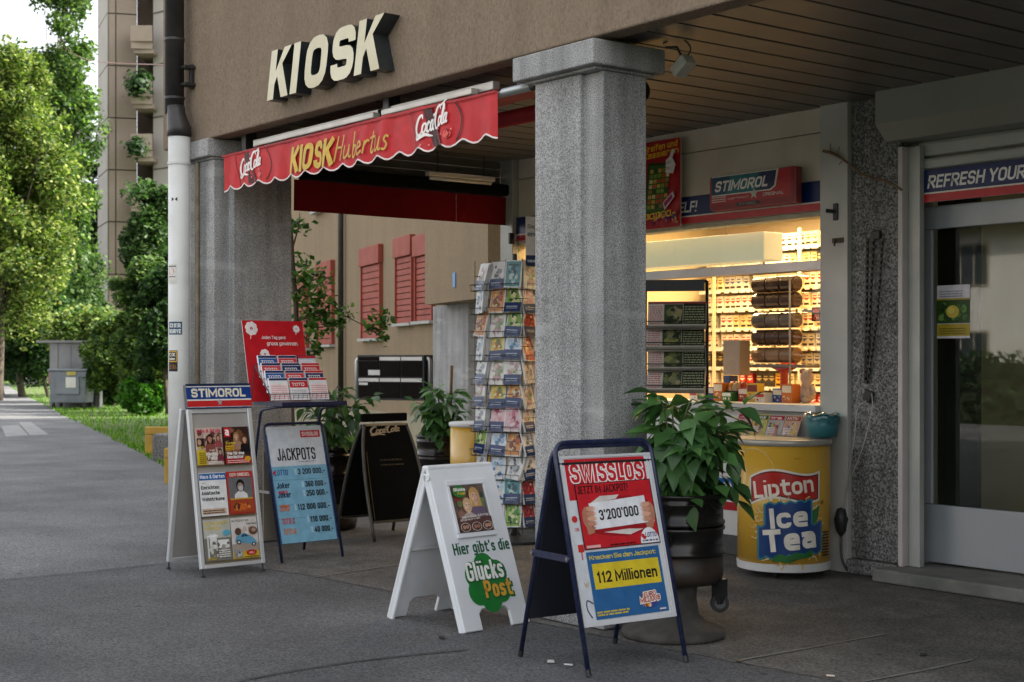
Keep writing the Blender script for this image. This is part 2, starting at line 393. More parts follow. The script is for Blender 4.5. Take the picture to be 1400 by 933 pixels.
def glyph_strokes(s, W, H, bold):
    """centre lines of the string fitted to a W x H box, and the pen width"""
    ys = [p[1] for ch in s if ch in GL for pl in GL[ch][1] for p in pl]
    y0, y1 = min(ys), max(ys)
    th = min((.115 + 2.1 * bold) * H / (y1 - y0), .3 * H)
    n = sum(1 for ch in s if ch != ' '); tot = sum(GL[ch][0] for ch in s if ch in GL)
    ns = len(s) - n
    for _ in range(30):                              # a narrow box gets a lighter pen, so that counters stay open
        gap = max(.045 * H, .42 * th); spc = max(.25 * H, 1.6 * th)
        k = max((W - n * th - max(len(s) - 1, 0) * gap - ns * (spc - gap)) / max(tot, .01), .05 * H)
        if tot < .3 or k * .85 > 1.75 * th: break
        th *= .93
    out = []; x = 0
    for ch in s:
        if ch == ' ': x += spc; continue
        w, pls = GL.get(ch, GL['o'])
        gw = w * k
        for pl in pls:
            q = [Vector((x + th / 2 + p[0] * gw, th / 2 + (p[1] - y0) / (y1 - y0) * (H - th), 0)) for p in pl]
            r = min(gw * .5, H * .26)
            if any(len(p) > 2 for p in pl):
                full = [q[0]]
                for i in range(1, len(q) - 1):
                    if len(pl[i]) > 2 and r > 1e-6:
                        a = q[i - 1] - q[i]; b = q[i + 1] - q[i]
                        ra = min(r, a.length * (.98 if i == 1 and len(pl[0]) < 3 and len(pl) > 3 else .5), b.length * (.98 if i == len(q) - 2 else .5))
                        p0 = q[i] + a.normalized() * ra; p1 = q[i] + b.normalized() * ra
                        for j in range(5):
                            t = j / 4; full.append(p0 * (1 - t) ** 2 + q[i] * 2 * t * (1 - t) + p1 * t * t)
                    else: full.append(q[i])
                full.append(q[-1]); q = full
            cl = (q[0] - q[-1]).length < 1e-6
            if not cl and len(q) > 1:                    # square pen ends where a stroke meets the edge of the letter
                def ext(p, i, j):
                    d = (q[i] - q[j]).normalized()
                    hit = (d.y > .3 and p[1] > .6) or (d.y < -.3 and p[1] <= .06) or (abs(d.y) <= .3 and ((d.x < 0 and p[0] <= .06) or (d.x > 0 and p[0] >= .85)))
                    return q[i] + d * (th / 2 if hit else 0)
                e0, e1 = ext(pl[0], 0, 1), ext(pl[-1], -1, -2)
                q = [e0] + q[1:-1] + [e1]
            out.append((q, 'c' if cl else 'o'))
        x += gw + th + gap
    return out, th
def pen(q, th, closed=False):
    """mitred ribbon along a flat path"""
    p = [q[0]]
    for a in q[1:]:
        if (a - p[-1]).length > 1e-6: p.append(a)
    if closed and len(p) > 2 and (p[0] - p[-1]).length < 1e-5: p.pop()
    n = len(p); vs = []; fs = []
    for i in range(n):
        a = (p[i] - p[i - 1]) if (i or closed) else (p[1] - p[0])
        b = (p[(i + 1) % n] - p[i]) if (i < n - 1 or closed) else (p[i] - p[i - 1])
        a = a.normalized(); b = b.normalized()
        na = Vector((-a.y, a.x, 0)); nb = Vector((-b.y, b.x, 0)); m = na + nb
        m = na if m.length < 1e-4 else m.normalized()
        l = th / 2 / max(m.dot(na), .45)
        vs += [p[i] + m * l, p[i] - m * l]
    for i in range(n if closed else n - 1):
        j = (i + 1) % n; fs.append((2 * i + 1, 2 * j + 1, 2 * j, 2 * i))
    return vs, fs
class Print:
    """flat print of w x h metres; every call lays the next ink layer a hair above the last. Coordinates are fractions."""
    STEP = .00022
    sub = 0
    def __init__(s, w, h, base='ffffff', thick=0.0):
        s.w, s.h = w, h; s.v = []; s.f = []; s.c = []; s.z = 0
        if base is not None:
            if thick:
                a = lin(base)
                vs = [(0, 0, -thick), (w, 0, -thick), (w, h, -thick), (0, h, -thick), (0, 0, 0), (w, 0, 0), (w, h, 0), (0, h, 0)]
                s.raw(vs, [(0, 3, 2, 1), (4, 5, 6, 7), (0, 1, 5, 4), (1, 2, 6, 5), (2, 3, 7, 6), (3, 0, 4, 7)], a)
            else: s.rect(0, 0, 1, 1, base)
    def raw(s, vs, fs, c):
        n = len(s.v); s.v += vs; s.f += [tuple(i + n for i in f) for f in fs]; s.c += [c] * len(fs)
    def poly(s, pts, c):
        s.z += s.STEP
        s.raw([(x * s.w, y * s.h, s.z) for x, y in pts], [tuple(range(len(pts)))], lin(c)); return s
    def rect(s, x0, y0, x1, y1, c): return s.poly([(x0, y0), (x1, y0), (x1, y1), (x0, y1)], c)
    def ell(s, x, y, rx, ry, c, n=16, a0=0, a1=360):
        """rx, ry are fractions of width / height"""
        full = abs(a1 - a0) >= 360
        return s.poly([(x + rx * math.cos(R(a0 + (a1 - a0) * i / (n if full else n - 1))), y + ry * math.sin(R(a0 + (a1 - a0) * i / (n if full else n - 1)))) for i in range(n)], c)
    def text(s, t, x, y, w, h, c, bold=.02, shear=0.0, rot=0.0, grow=0.0):
        """lettering fitted to the box (lower left x, y; size w, h); grow widens the pen only (for an outline)"""
        cr, sr = math.cos(R(rot)), math.sin(R(rot))
        sts, th = glyph_strokes(t, w * s.w, h * s.h, bold); s.z += s.STEP
        for k, (q, cl) in enumerate(sts):
            if grow and cl == 'o' and len(q) > 1:
                q = [q[0] + (q[0] - q[1]).normalized() * grow / 2] + q[1:-1] + [q[-1] + (q[-1] - q[-2]).normalized() * grow / 2]
            if s.sub:                                  # finer pieces for print that is wrapped round a drum
                f = [q[0]]
                for a in q[1:]:
                    n = max(1, int((a - f[-1]).length / s.sub)); p0 = f[-1]
                    f += [p0.lerp(a, (i + 1) / n) for i in range(n)]
                q = f
            vs, fs = pen(q, th + grow, cl == 'c')
            z = s.z + (k % 4) * s.STEP / 5
            P = []
            for v in vs:
                X = v.x + shear * v.y; Y = v.y
                P.append((x * s.w + X * cr - Y * sr, y * s.h + X * sr + Y * cr, z))
            s.raw(P, fs, lin(c))
        return s
    def stroke(s, pts, wd, c, n=5, smooth=True, sq=1.0):
        """pen stroke; pts are fractions (x, y[, width factor]); wd in metres"""
        s.z += s.STEP
        q = [(p[0] * s.w, p[1] * s.h, p[2] if len(p) > 2 else 1.0) for p in pts]
        if smooth and len(q) > 2: q = [tuple(v) for v in smoothpath(q, n)]
        vs = []; fs = []
        for i, p in enumerate(q):
            a = q[max(i - 1, 0)]; b = q[min(i + 1, len(q) - 1)]
            dx, dy = b[0] - a[0], b[1] - a[1]; l = math.hypot(dx, dy) or 1
            h = wd * .5 * max(p[2], .05)
            vs += [(p[0] - dy / l * h, p[1] + dx / l * h, s.z), (p[0] + dy / l * h, p[1] - dx / l * h, s.z)]
            if i: fs.append((2 * i - 2, 2 * i - 1, 2 * i + 1, 2 * i))
        s.raw(vs, fs, lin(c)); return s
    def lines(s, x0, y0, x1, y1, n, c, th=.5, seed=1):
        """a column of unreadably small print"""
        r = random.Random(seed); s.z += s.STEP
        dy = (y1 - y0) / n
        for i in range(n):
            x = x0; yb = y1 - (i + 1) * dy
            while x < x1 - .01:
                w = min(r.uniform(.03, .12) * (x1 - x0) * 2, x1 - x)
                s.raw([(x * s.w, yb * s.h, s.z), ((x + w) * s.w, yb * s.h, s.z), ((x + w) * s.w, (yb + dy * th) * s.h, s.z), (x * s.w, (yb + dy * th) * s.h, s.z)], [(0, 1, 2, 3)], lin(c))
                x += w + .012
        return s
    def blobs(s, x0, y0, x1, y1, n, cols, rmin=.02, rmax=.08, seed=1):
        """a busy little picture"""
        r = random.Random(seed)
        for i in range(n):
            k = r.randint(5, 9); rx = r.uniform(rmin, rmax); ry = rx * s.w / s.h * r.uniform(.6, 1.5)
            cx = r.uniform(x0 + rx, max(x1 - rx, x0 + rx)); cy = r.uniform(y0 + ry, max(y1 - ry, y0 + ry))
            s.poly([(min(max(cx + rx * r.uniform(.6, 1.1) * math.cos(2 * math.pi * j / k), x0), x1), min(max(cy + ry * r.uniform(.6, 1.1) * math.sin(2 * math.pi * j / k), y0), y1)) for j in range(k)], r.choice(cols))
        return s
    def person(s, x, y, k, skin='d9a98a', hair='5a3820', cloth='803040', long=True):
        """simple printed figure; y = chin height, k = head half-width (fraction of width)"""
        a = s.w / s.h
        s.poly([(x - 2.3 * k, y - 4.2 * k * a), (x + 2.3 * k, y - 4.2 * k * a), (x + 2.0 * k, y - 1.2 * k * a), (x + .7 * k, y - .3 * k * a), (x - .7 * k, y - .3 * k * a), (x - 2.0 * k, y - 1.2 * k * a)], cloth)
        s.ell(x, y + 1.35 * k * a, 1.35 * k, 1.75 * k * a, hair)
        if long: s.poly([(x - 1.5 * k, y - .9 * k * a), (x + 1.5 * k, y - .9 * k * a), (x + 1.3 * k, y + 1.4 * k * a), (x - 1.3 * k, y + 1.4 * k * a)], hair)
        s.rect(x - .4 * k, y - .6 * k * a, x + .4 * k, y + .3 * k * a, skin)
        s.ell(x, y + 1.1 * k * a, k, 1.35 * k * a, skin)
        sh = tuple(v * .72 for v in lin(skin)); li = tuple(min(1, v * 1.18) for v in lin(skin))
        s.poly([(x + .25 * k, y - .1 * k * a), (x + .8 * k, y + .5 * k * a), (x + .97 * k, y + 1.3 * k * a), (x + .75 * k, y + 1.9 * k * a), (x + .62 * k, y + 1.0 * k * a)], sh)
        s.ell(x - .45 * k, y + .75 * k * a, .26 * k, .24 * k * a, li, 10)
        s.poly([(x - .98 * k, y + 1.3 * k * a), (x - .6 * k, y + 2.0 * k * a), (x + .2 * k, y + 2.05 * k * a), (x + .95 * k, y + 1.5 * k * a), (x + .8 * k, y + 2.4 * k * a), (x - .2 * k, y + 2.75 * k * a), (x - .95 * k, y + 2.3 * k * a)], hair)
        hl = tuple(min(1, v * 1.5) for v in lin(hair))
        if long: s.stroke([(x - 1.15 * k, y + 2.0 * k * a), (x - 1.25 * k, y + .8 * k * a), (x - 1.1 * k, y - .5 * k * a)], .25 * k * s.w, hl, 4)
        for q in (-1, 1):
            s.ell(x + q * .4 * k, y + 1.22 * k * a, .2 * k, .11 * k * a, 'e8e0d8', 8); s.ell(x + q * .4 * k, y + 1.22 * k * a, .11 * k, .11 * k * a, '3a2a20', 8)
            s.stroke([(x + q * .2 * k, y + 1.5 * k * a), (x + q * .62 * k, y + 1.5 * k * a)], .10 * k * s.w, '4a3020', smooth=False)
        s.stroke([(x + .03 * k, y + 1.2 * k * a), (x + .1 * k, y + .78 * k * a), (x - .08 * k, y + .76 * k * a)], .08 * k * s.w, sh, 3)
        s.ell(x, y + .42 * k * a, .38 * k, .15 * k * a, 'a8483f', 10); s.ell(x, y + .45 * k * a, .28 * k, .07 * k * a, 'efe6e0', 8)
        return s
    def mesh(s, name):
        me = bpy.data.meshes.new(name); me.from_pydata(s.v, [], s.f)
        at = me.attributes.new('ink', 'FLOAT_COLOR', 'FACE')
        at.data.foreach_set('color', np.array([(*c, 1) for c in s.c], dtype=np.float32).ravel())
        me.update(); return me
    def build(s, name, parent, M, mat=None, world=False):
        return link(name, s.mesh(name), mat or printmat('paper_print'), parent, matrix=M, world=world)
def panelM(o, theta=0.0):
    """print frame on a thing that faces its own -y: u = +x, v = up leaning back by theta"""
    s, c = math.sin(theta), math.cos(theta)
    return Matrix(((1, 0, 0, o[0]), (0, s, -c, o[1]), (0, c, s, o[2]), (0, 0, 0, 1)))
def ink_mesh(name, V, Fc, C):
    me = bpy.data.meshes.new(name)
    n = len(V); k = Fc.shape[1]
    me.vertices.add(n); me.vertices.foreach_set('co', V.astype(np.float32).ravel())
    me.loops.add(Fc.size); me.loops.foreach_set('vertex_index', Fc.astype(np.int32).ravel())
    me.polygons.add(len(Fc)); me.polygons.foreach_set('loop_start', np.arange(0, Fc.size, k, dtype=np.int32))
    at = me.attributes.new('ink', 'FLOAT_COLOR', 'FACE')
    at.data.foreach_set('color', np.concatenate([C, np.ones((len(C), 1))], 1).astype(np.float32).ravel())
    me.update(calc_edges=True); me.validate()
    return me

# ---------------------------------------------------------------- the palette of surfaces
M_STUCCO = stucco('stucco_brown', (.275, .207, .148), (.19, .142, .10), (.14, .108, .08))
M_WING = stucco('stucco_ochre', (.33, .25, .16), (.26, .19, .12), (.22, .17, .12))
M_GRAN = granite('granite', (.13, .127, .122), (.30, .296, .288), (.54, .532, .52), 155)
M_GRAN2 = granite('washed_concrete', (.04, .039, .037), (.14, .138, .132), (.36, .355, .34), 62)
M_ALU = surf('aluminium', (.48, .49, .49), (.40, .41, .41), 3, .38, .85, .05, 200)
M_ALUP = surf('painted_aluminium', (.42, .43, .40), (.36, .37, .34), 3, .45, .2, .03, 120)
M_CREAM = surf('cream_panel', (.66, .60, .50), (.58, .52, .42), 2.5, .5, 0, .02, 80, c3=(.42, .36, .27), s3=3, a3=.35)
M_WHITEP = surf('white_panel', (.68, .68, .66), (.60, .60, .58), 4, .45, 0, .02, 60)
M_BLACK = surf('black_paint', (.014, .014, .015), (.02, .02, .021), 6, .5)
M_BLACKM = surf('black_metal', (.02, .02, .02), (.035, .035, .035), 12, .4, .3)
M_NAVY = surf('navy_tube', (.008, .013, .045), (.011, .018, .06), 25, .35, 0, .05, 200, c3=(.05, .05, .07), s3=30, a3=.5)
M_WIRE = surf('wire', (.05, .05, .05), (.09, .09, .09), 20, .4, .6)
M_STEEL = surf('steel', (.38, .38, .38), (.28, .28, .28), 20, .35, .9)
M_DARKP = surf('dark_pipe', (.035, .033, .032), (.055, .05, .048), 6, .45, .3, .05, 60)
M_PALEP = surf('pale_pipe', (.70, .70, .67), (.62, .62, .59), 3, .5, 0, .03, 40, c3=(.40, .39, .35), s3=4, a3=.3)
M_RUBBER = surf('rubber', (.015, .015, .015), (.025, .025, .025), 20, .8)
M_WOOD = surf('wood', (.20, .12, .06), (.13, .075, .035), 14, .7, 0, .2, 40)

# ================================================================ THE GROUND
M_GRASSG = surf('lawn_soil', (.055, .085, .02), (.085, .12, .03), 3, .95, 0, .4, 30, c3=(.10, .09, .05), s3=.6, a3=.5, coord='Object')
M_ASPH = surf('old_asphalt', (.138, .140, .143), (.168, .169, .171), 1.2, .9, 0, .55, 170, detail=12, c3=(.095, .095, .097), s3=.35, a3=.6, spec=.3)
M_ASPH2 = surf('newer_asphalt', (.088, .089, .092), (.114, .115, .117), 1.6, .85, 0, .6, 190, detail=12, c3=(.065, .065, .068), s3=.7, a3=.6, spec=.35)
M_CONC = surf('worn_paving', (.105, .10, .092), (.15, .142, .13), 5, .88, 0, .6, 130, detail=12, c3=(.075, .072, .066), s3=1.6, a3=.8, spec=.3)
def grain(m, scale, amt):
    """salt-and-pepper aggregate on a ground material"""
    nt = m.node_tree; N = nt.nodes; L = nt.links; b = N['Principled BSDF']
    src = b.inputs['Base Color'].links[0].from_socket
    tc = N.new('ShaderNodeTexCoord'); w = N.new('ShaderNodeTexNoise'); w.inputs['Scale'].default_value = scale; w.inputs['Detail'].default_value = 2
    L.new(tc.outputs['Object'], w.inputs['Vector'])
    mr = N.new('ShaderNodeMapRange'); mr.inputs[1].default_value = .3; mr.inputs[2].default_value = .7; mr.inputs[3].default_value = 1 - amt; mr.inputs[4].default_value = 1 + amt
    L.new(w.outputs['Fac'], mr.inputs[0])
    mx = N.new('ShaderNodeMixRGB'); mx.blend_type = 'MULTIPLY'; mx.inputs[0].default_value = 1
    L.new(src, mx.inputs[1]); L.new(mr.outputs[0], mx.inputs[2])
    # trodden gum and oil spots
    vo = N.new('ShaderNodeTexVoronoi'); vo.inputs['Scale'].default_value = 2.6; L.new(tc.outputs['Object'], vo.inputs['Vector'])
    r1 = N.new('ShaderNodeMapRange'); r1.inputs[1].default_value = .045; r1.inputs[2].default_value = .075; r1.inputs[3].default_value = .55; r1.inputs[4].default_value = 1; L.new(vo.outputs['Distance'], r1.inputs[0])
    v2 = N.new('ShaderNodeTexNoise'); v2.inputs['Scale'].default_value = .9; v2.inputs['Detail'].default_value = 8; L.new(tc.outputs['Object'], v2.inputs['Vector'])
    r2 = N.new('ShaderNodeMapRange'); r2.inputs[1].default_value = .32; r2.inputs[2].default_value = .6; r2.inputs[3].default_value = .74; r2.inputs[4].default_value = 1.08; L.new(v2.outputs['Fac'], r2.inputs[0])
    m2 = N.new('ShaderNodeMath'); m2.operation = 'MULTIPLY'; L.new(r1.outputs[0], m2.inputs[0]); L.new(r2.outputs[0], m2.inputs[1])
    mz = N.new('ShaderNodeMixRGB'); mz.blend_type = 'MULTIPLY'; mz.inputs[0].default_value = 1
    L.new(mx.outputs[0], mz.inputs[1]); L.new(m2.outputs[0], mz.inputs[2]); L.new(mz.outputs[0], b.inputs['Base Color'])
grain(M_ASPH, 75, .55); grain(M_ASPH2, 85, .60); grain(M_CONC, 60, .50)
g = sheet('ground', [(-400, -300), (400, -300), (400, 400), (-400, 400)], -.03, M_GRASSG); tag(g, kind='structure')
edge = [G(*p) for p in ((-60, 505), (0, 521), (33, 540), (71, 557), (93, 570), (135, 588), (174, 607), (199, 619), (232, 640), (420, 645), (560, 640), (640, 632), (760, 625))]
edge2 = []
for i, p in enumerate(edge[:-1]):                    # a ragged grass edge
    q = edge[i + 1]; n = 6
    for k in range(n):
        t = k / n; v = p.lerp(q, t)
        if 2 < i < 9: v = v + Vector((random.uniform(-.12, .12), random.uniform(-.12, .12), 0))
        edge2.append(v)
edge2.append(edge[-1])
pathpts = [(p.x, p.y) for p in edge2] + [(-8, 20), (14, 20), (14, -12), (-130, -12), (-170, 40)]
o = sheet('path', pathpts, -.008, M_ASPH); tag(o, kind='structure')
front = [(364, 777), (432, 788), (500, 801), (600, 822), (735, 850), (840, 872), (939, 892), (1044, 911), (1150, 931)]
slabf = []
for i, p in enumerate(front[:-1]):
    for k in range(8):
        t = k / 8; v = G(p[0] + (front[i + 1][0] - p[0]) * t, p[1] + (front[i + 1][1] - p[1]) * t)
        slabf.append((v.x + random.uniform(-.012, .012), v.y + random.uniform(-.012, .012)))
v = G(1150, 931); slabf.append((v.x, v.y))
dx, dy = slabf[-1][0] - slabf[-9][0], slabf[-1][1] - slabf[-9][1]
l = math.hypot(dx, dy); slabf.append((v.x + dx / l * 12, v.y + dy / l * 12))
lft = [G(*p) for p in ((430, 690), (340, 745))]
o = sheet('paving', slabf + [(12, 14), (-12.5, 14), (-12.5, 9.5)] + [(p.x, p.y) for p in lft], -.004, M_CONC); tag(o, kind='structure')
pl = [G(*p) for p in ((-250, 828), (0, 793), (110, 782), (225, 770), (300, 766), (362, 776.5))]
o = sheet('asphalt_patch', [(p.x, p.y) for p in pl] + [(a, b - .004) for a, b in slabf] + [(8, -8), (-9.5, -8)], -.0035 - .0022, M_ASPH2); tag(o, kind='structure')
# sealed joints in the surface
M_TAR = surf('tar', (.022, .022, .022), (.035, .035, .034), 20, .7, 0, .3, 90)
def joint(pts, w, z, m, name='joint_line', parent=None):
    q = smoothpath([tuple(G(*p)) for p in pts], 8); vs = []; fs = []
    for i, p in enumerate(q):
        t = (q[min(i + 1, len(q) - 1)] - q[max(i - 1, 0)]).normalized(); nn = Vector((-t.y, t.x, 0)) * w * .5 * random.uniform(.5, 1.2)
        vs += [(p.x + nn.x, p.y + nn.y, z), (p.x - nn.x, p.y - nn.y, z)]
        if i: fs.append((2 * i - 2, 2 * i - 1, 2 * i + 1, 2 * i))
    b = MB(); b.add(vs, fs); return tag(b.build(name, m), kind='structure')
joint([(-40, 798), (0, 793), (110, 782), (225, 770)], .022, .0002, M_TAR, 'tar_seam')
joint([(1100, 850), (1160, 842), (1230, 848), (1300, 838)], .006, .0008, M_TAR, 'hairline_crack')
joint([(300, 945), (330, 931), (420, 914), (520, 900), (640, 888)], .02, .0004, M_TAR, 'tar_seam')
M_SEAM = surf('pale_seam', (.21, .20, .185), (.17, .165, .15), 20, .9)
joint([(1010, 903), (1100, 887), (1210, 867)], .02, .001, M_SEAM, 'paving_joint')
joint([(1180, 932), (1260, 917), (1330, 902)], .02, .001, M_SEAM, 'paving_joint')
joint([(425, 790), (470, 783), (560, 770)], .02, .001, M_SEAM, 'paving_joint')

# ================================================================ THE KIOSK BUILDING
YW, ZC, YS = 5.27, 3.29, 8.15                        # facade plane, ceiling height, shop-front plane
B = thing('kiosk_building', 'brown rendered building with granite pillars and an arcade over the kiosk', 'building', (-6, 8, 0))
def bpart(name, boxes, mat, parent=B, bevel=0, **k):
    m = MB()
    for a, b in boxes: m.box(a, b)
    return m.build(name, mat, parent, world=True, bevel=bevel, **k)
bpart('upper_wall', [((-11.63, YW, 3.265), (13, 5.42, 13))], M_STUCCO, bevel=.012)
bpart('shade_wall', [((-1.8, 5.424, 0), (13, 8.0, 3.33))], M_STUCCO)  # added wall outside the view, keeps light from the right out of the arcade
bpart('upper_floor', [((-11.63, 5.423, 3.36), (13, 17, 13))], M_STUCCO)
M_SLAT = surf('soffit_slat', (.135, .125, .105), (.11, .10, .084), 1.5, .42, 0, .03, 60, spec=.45)
M_GAP = surf('soffit_void', (.01, .01, .01), (.012, .012, .012), 3, .9)
sof = bpart('soffit', [((-11.6, 5.425, 3.335), (13, 8.6, 3.355))], M_GAP)
sl = MB(); sl.box((0, 0, 0), (.224, 2.73, .030)); slm = sl.mesh('slat'); slm.materials.append(M_SLAT)
lamp_slots = set()
x = -11.6
while x < -1.5:
    o = bpy.data.objects.new('slat', slm); COL.objects.link(o); o.parent = sof
    o.matrix_basis = Matrix.Translation((x, 5.43, ZC + random.uniform(0, .0025))); x += .25
sof.matrix_basis = worldm(B).inverted()
b_ = MB()
# --- pillars (stepped shafts with a block on top)
def pillar(x0, x1, y0, y1, step, sx, capx, capy, zc=(3.09, 3.246), mirror=False):
    m = MB()
    # outline in plan: a broad front face standing 'step' proud, a set-back strip beside it
    pts = [(x0, y0), (x1 - sx, y0), (x1 - sx, y0 + step), (x1, y0 + step), (x1, y1), (x0, y1)]
    m.prism(pts, zc[0] - .001)
    p = m.build('pillar', M_GRAN, B, world=True, bevel=.008)
    c = MB(); c.box((capx[0], capy[0], zc[0] + .018), (capx[1], capy[1], zc[1]))
    c.box((capx[0] + .06, capy[0] + .05, zc[0]), (capx[1] - .04, capy[1] - .05, zc[0] + .018))
    q = c.build('capital', M_GRAN, p, bevel=.008)
    return p
pillar(-6.61, -6.05, 5.30, 5.66, .035, .152, (-6.72, -6.0), (5.22, 5.76))
m = MB(); m.prism([(-11.35, 5.30), (-10.73, 5.30), (-10.73, 5.44), (-10.66, 5.44), (-10.66, 5.97), (-11.35, 5.97)], 3.10)
p = m.build('pillar', M_GRAN, B, world=True, bevel=.008)
c = MB(); c.box((-11.4, 5.23, 3.12), (-10.70, 6.0, 3.262)); c.box((-11.37, 5.28, 3.10), (-10.72, 5.98, 3.12)); c.build('capital', M_GRAN, p, bevel=.008)
# --- shop front
XL, XR = -10.40, -6.87
bpart('shop_wall', [((-10.57, 8.16, 0), (-10.405, 13, 3.33)), ((-10.40, 10.85, 0), (-6.6, 11.0, 3.33)), ((-6.62, 8.52, 0), (-6.45, 10.85, 3.33)), ((-6.449, 12.5, 0), (2, 12.7, 3.33)), ((-10.40, 8.28, -.002), (-6.62, 10.85, .02)), ((-10.40, 8.28, 2.9), (-6.62, 10.85, 2.95))], surf('shop_wall', (.62, .50, .31), (.56, .45, .28), 2, .7))
bpart('fascia_panel', [((XL, YS, 3.118), (XR, 8.25, 3.325))], M_CREAM, bevel=.003)
bpart('fascia_panel', [((XL, YS, 2.552), (XR, 8.25, 3.112))], M_CREAM, bevel=.003)
bpart('corner_post', [((-10.58, 8.08, 0), (-10.402, 8.155, 3.325))], M_ALUP, bevel=.004)
bpart('window_post', [((XR + .002, 8.11, .0), (-6.622, 8.3, 3.325))], surf('post_metal', (.50, .50, .46), (.44, .44, .40), 2, .42, .1, .02, 60, c3=(.30, .29, .26), s3=2.5, a3=.35), bevel=.004)
bpart('window_rail', [((XL, 8.17, 2.135), (XR, 8.25, 2.205))], M_ALU, bevel=.003)
bpart('window_header', [((XL, 8.14, 2.515), (XR, 8.28, 2.55))], surf('header_metal', (.40, .36, .26), (.33, .29, .2), 12, .5, .4), bevel=.003)
bpart('transom_pane', [((XL, 8.205, 2.206), (XR, 8.211, 2.514))], glass('clear_glass', (.95, .97, .95)))
bpart('window_sill', [((XL, 8.06, 1.115), (XR, 8.55, 1.165))], M_WHITEP, bevel=.004)
for z0, z1 in ((.15, .385), (.39, .62), (.625, .86)):
    bpart('counter_board', [((XL, 8.155, z0), (XR, 8.27, z1))], M_WHITEP, bevel=.004)
bpart('counter_back', [((XL, 8.16, .862), (XR, 8.27, 1.113))], M_WHITEP)
bpart('counter_ledge', [((XL, 7.93, .862), (XR, 8.154, .895))], M_WHITEP, bevel=.004)
bpart('plinth', [((XL, 8.17, 0), (XR, 8.3, .148))], surf('dark_plinth', (.06, .06, .058), (.09, .09, .085), 8, .9), bevel=.003)
bpart('stone_column', [((-6.619, 8.15, .105), (-6.212, 8.52, 3.33))], M_GRAN2, bevel=.006)
bpart('column_base', [((-6.64, 8.11, 0), (-6.2, 8.5, .1))], M_GRAN2, bevel=.008)
bpart('step', [((-6.27, 7.93, 0), (2, 8.6, .088))], surf('step_stone', (.16, .16, .145), (.22, .215, .19), 9, .9, 0, .4, 70, c3=(.09, .1, .08), s3=3, a3=.7), bevel=.012)
# --- right-hand doorway
bpart('frame_strip', [((-6.208, 8.13, .09), (-6.172, 8.3, 2.93))], surf('pale_strip', (.55, .50, .47), (.5, .46, .43), 6, .5), bevel=.003)
bpart('door_jamb', [((-6.168, 8.19, .09), (-6.075, 8.24, 2.93))], M_ALUP, bevel=.004)
bpart('shutter_rail', [((-6.15, 8.245, 2.775), (1.5, 8.32, 2.85))], M_ALUP, bevel=.02)
bpart('shutter_rail', [((-6.15, 8.25, 2.86), (1.5, 8.33, 2.97))], M_ALUP, bevel=.03)
m = MB(); prof = [(7.95, 3.07), (8.06, 2.965), (8.33, 2.965), (8.33, 3.315), (7.95, 3.315)]
vs = [(-6.26, y, z) for y, z in prof] + [(1.5, y, z) for y, z in prof]
m.add(vs, [(0, 1, 2, 3, 4), (9, 8, 7, 6, 5)] + [(i, 5 + i, 5 + (i + 1) % 5, (i + 1) % 5) for i in range(5)])
sb = m.build('shutter_box', surf('shutter_box', (.27, .275, .245), (.24, .245, .215), 1.5, .5), B, world=True, bevel=.006)
MB().box((-6.265, 7.943, 3.305), (1.5, 7.96, 3.325)).build('edge_trim', M_ALUP, sb)
M_DOOR = surf('door_metal', (.40, .42, .44), (.34, .36, .38), 1.5, .4, .25, .02, 40)
dr = bpart('door', [((-6.21, 8.40, .105), (-4.55, 8.45, .50)), ((-6.21, 8.40, .502), (-6.13, 8.45, 2.38)), ((-6.21, 8.40, 2.382), (-4.55, 8.45, 2.54)), ((-4.65, 8.40, .502), (-4.55, 8.45, 2.38))], M_DOOR, bevel=.006)
MB().box((-6.128, 8.415, .503), (-4.652, 8.425, 2.379)).build('door_glass', glass('door_glass', (.72, .78, .74), .015, 1.9), dr)
m = MB(); m.tube(bend([(-4.72, 8.40, .95), (-4.72, 8.33, .95), (-4.72, 8.33, 1.35), (-4.72, 8.40, 1.35)], .03), .012); m.build('door_handle', M_STEEL, dr, smooth=True)
bpart('side_window', [((-4.5, 8.40, .105), (1.5, 8.45, 2.52))], surf('dark_window', (.02, .025, .025), (.03, .035, .035), 1, .15))
# dim room behind the door
bpart('room_dark_box', [((-6.3, 8.7, .02), (-5.98, 8.75, 2.9))], surf('room_dark', (.03, .025, .02), (.05, .04, .03), 3, .8))  # dark box just inside the left edge of the door glass
bpart('room_shelf', [((-5.6, 9.6, z), (-3.2, 9.9, z + .03)) for z in (.5, .85, 1.2, 1.55, 1.9)], surf('room_shelf', (.4, .4, .36), (.3, .3, .27), 3, .8))
bpart('room_floor', [((-6.44, 8.61, -.003), (2, 12.5, .08))], surf('room_floor', (.22, .21, .19), (.17, .165, .15), 3, .7))

# --- drainpipe at the corner
D = thing('drainpipe', 'pale grey drainpipe with stickers and a dark upper run at the building corner', 'drainpipe', (-11.05, 5.17, 0))
px_, py_ = -11.06, 5.155
MB().tube([(px_, py_, 0.02), (px_, py_, 3.30)], .088, 24).build('lower_pipe', M_PALEP, D, world=True, smooth=True, bevel=0)
MB().tube([(px_, py_, 3.075), (px_, py_, 3.095)], .094, 24).build('pipe_collar', M_PALEP, D, world=True)
MB().tube([(px_, py_, 3.31), (px_, py_, 3.36), (px_ - .06, py_, 3.50), (px_ - .065, py_, 3.56)], [.1, .098, .075, .074], 20).build('pipe_hopper', M_DARKP, D, world=True, smooth=True)
MB().tube([(px_ - .09, py_, 3.50), (px_ - .09, py_, 13)], .078, 20).build('upper_pipe', M_DARKP, D, world=True, smooth=True)
for z in (4.1, 3.62): MB().tube([(px_ - .09, py_, z), (px_ - .09, py_, z + .02)], .085, 20).build('pipe_collar', M_DARKP, D, world=True)
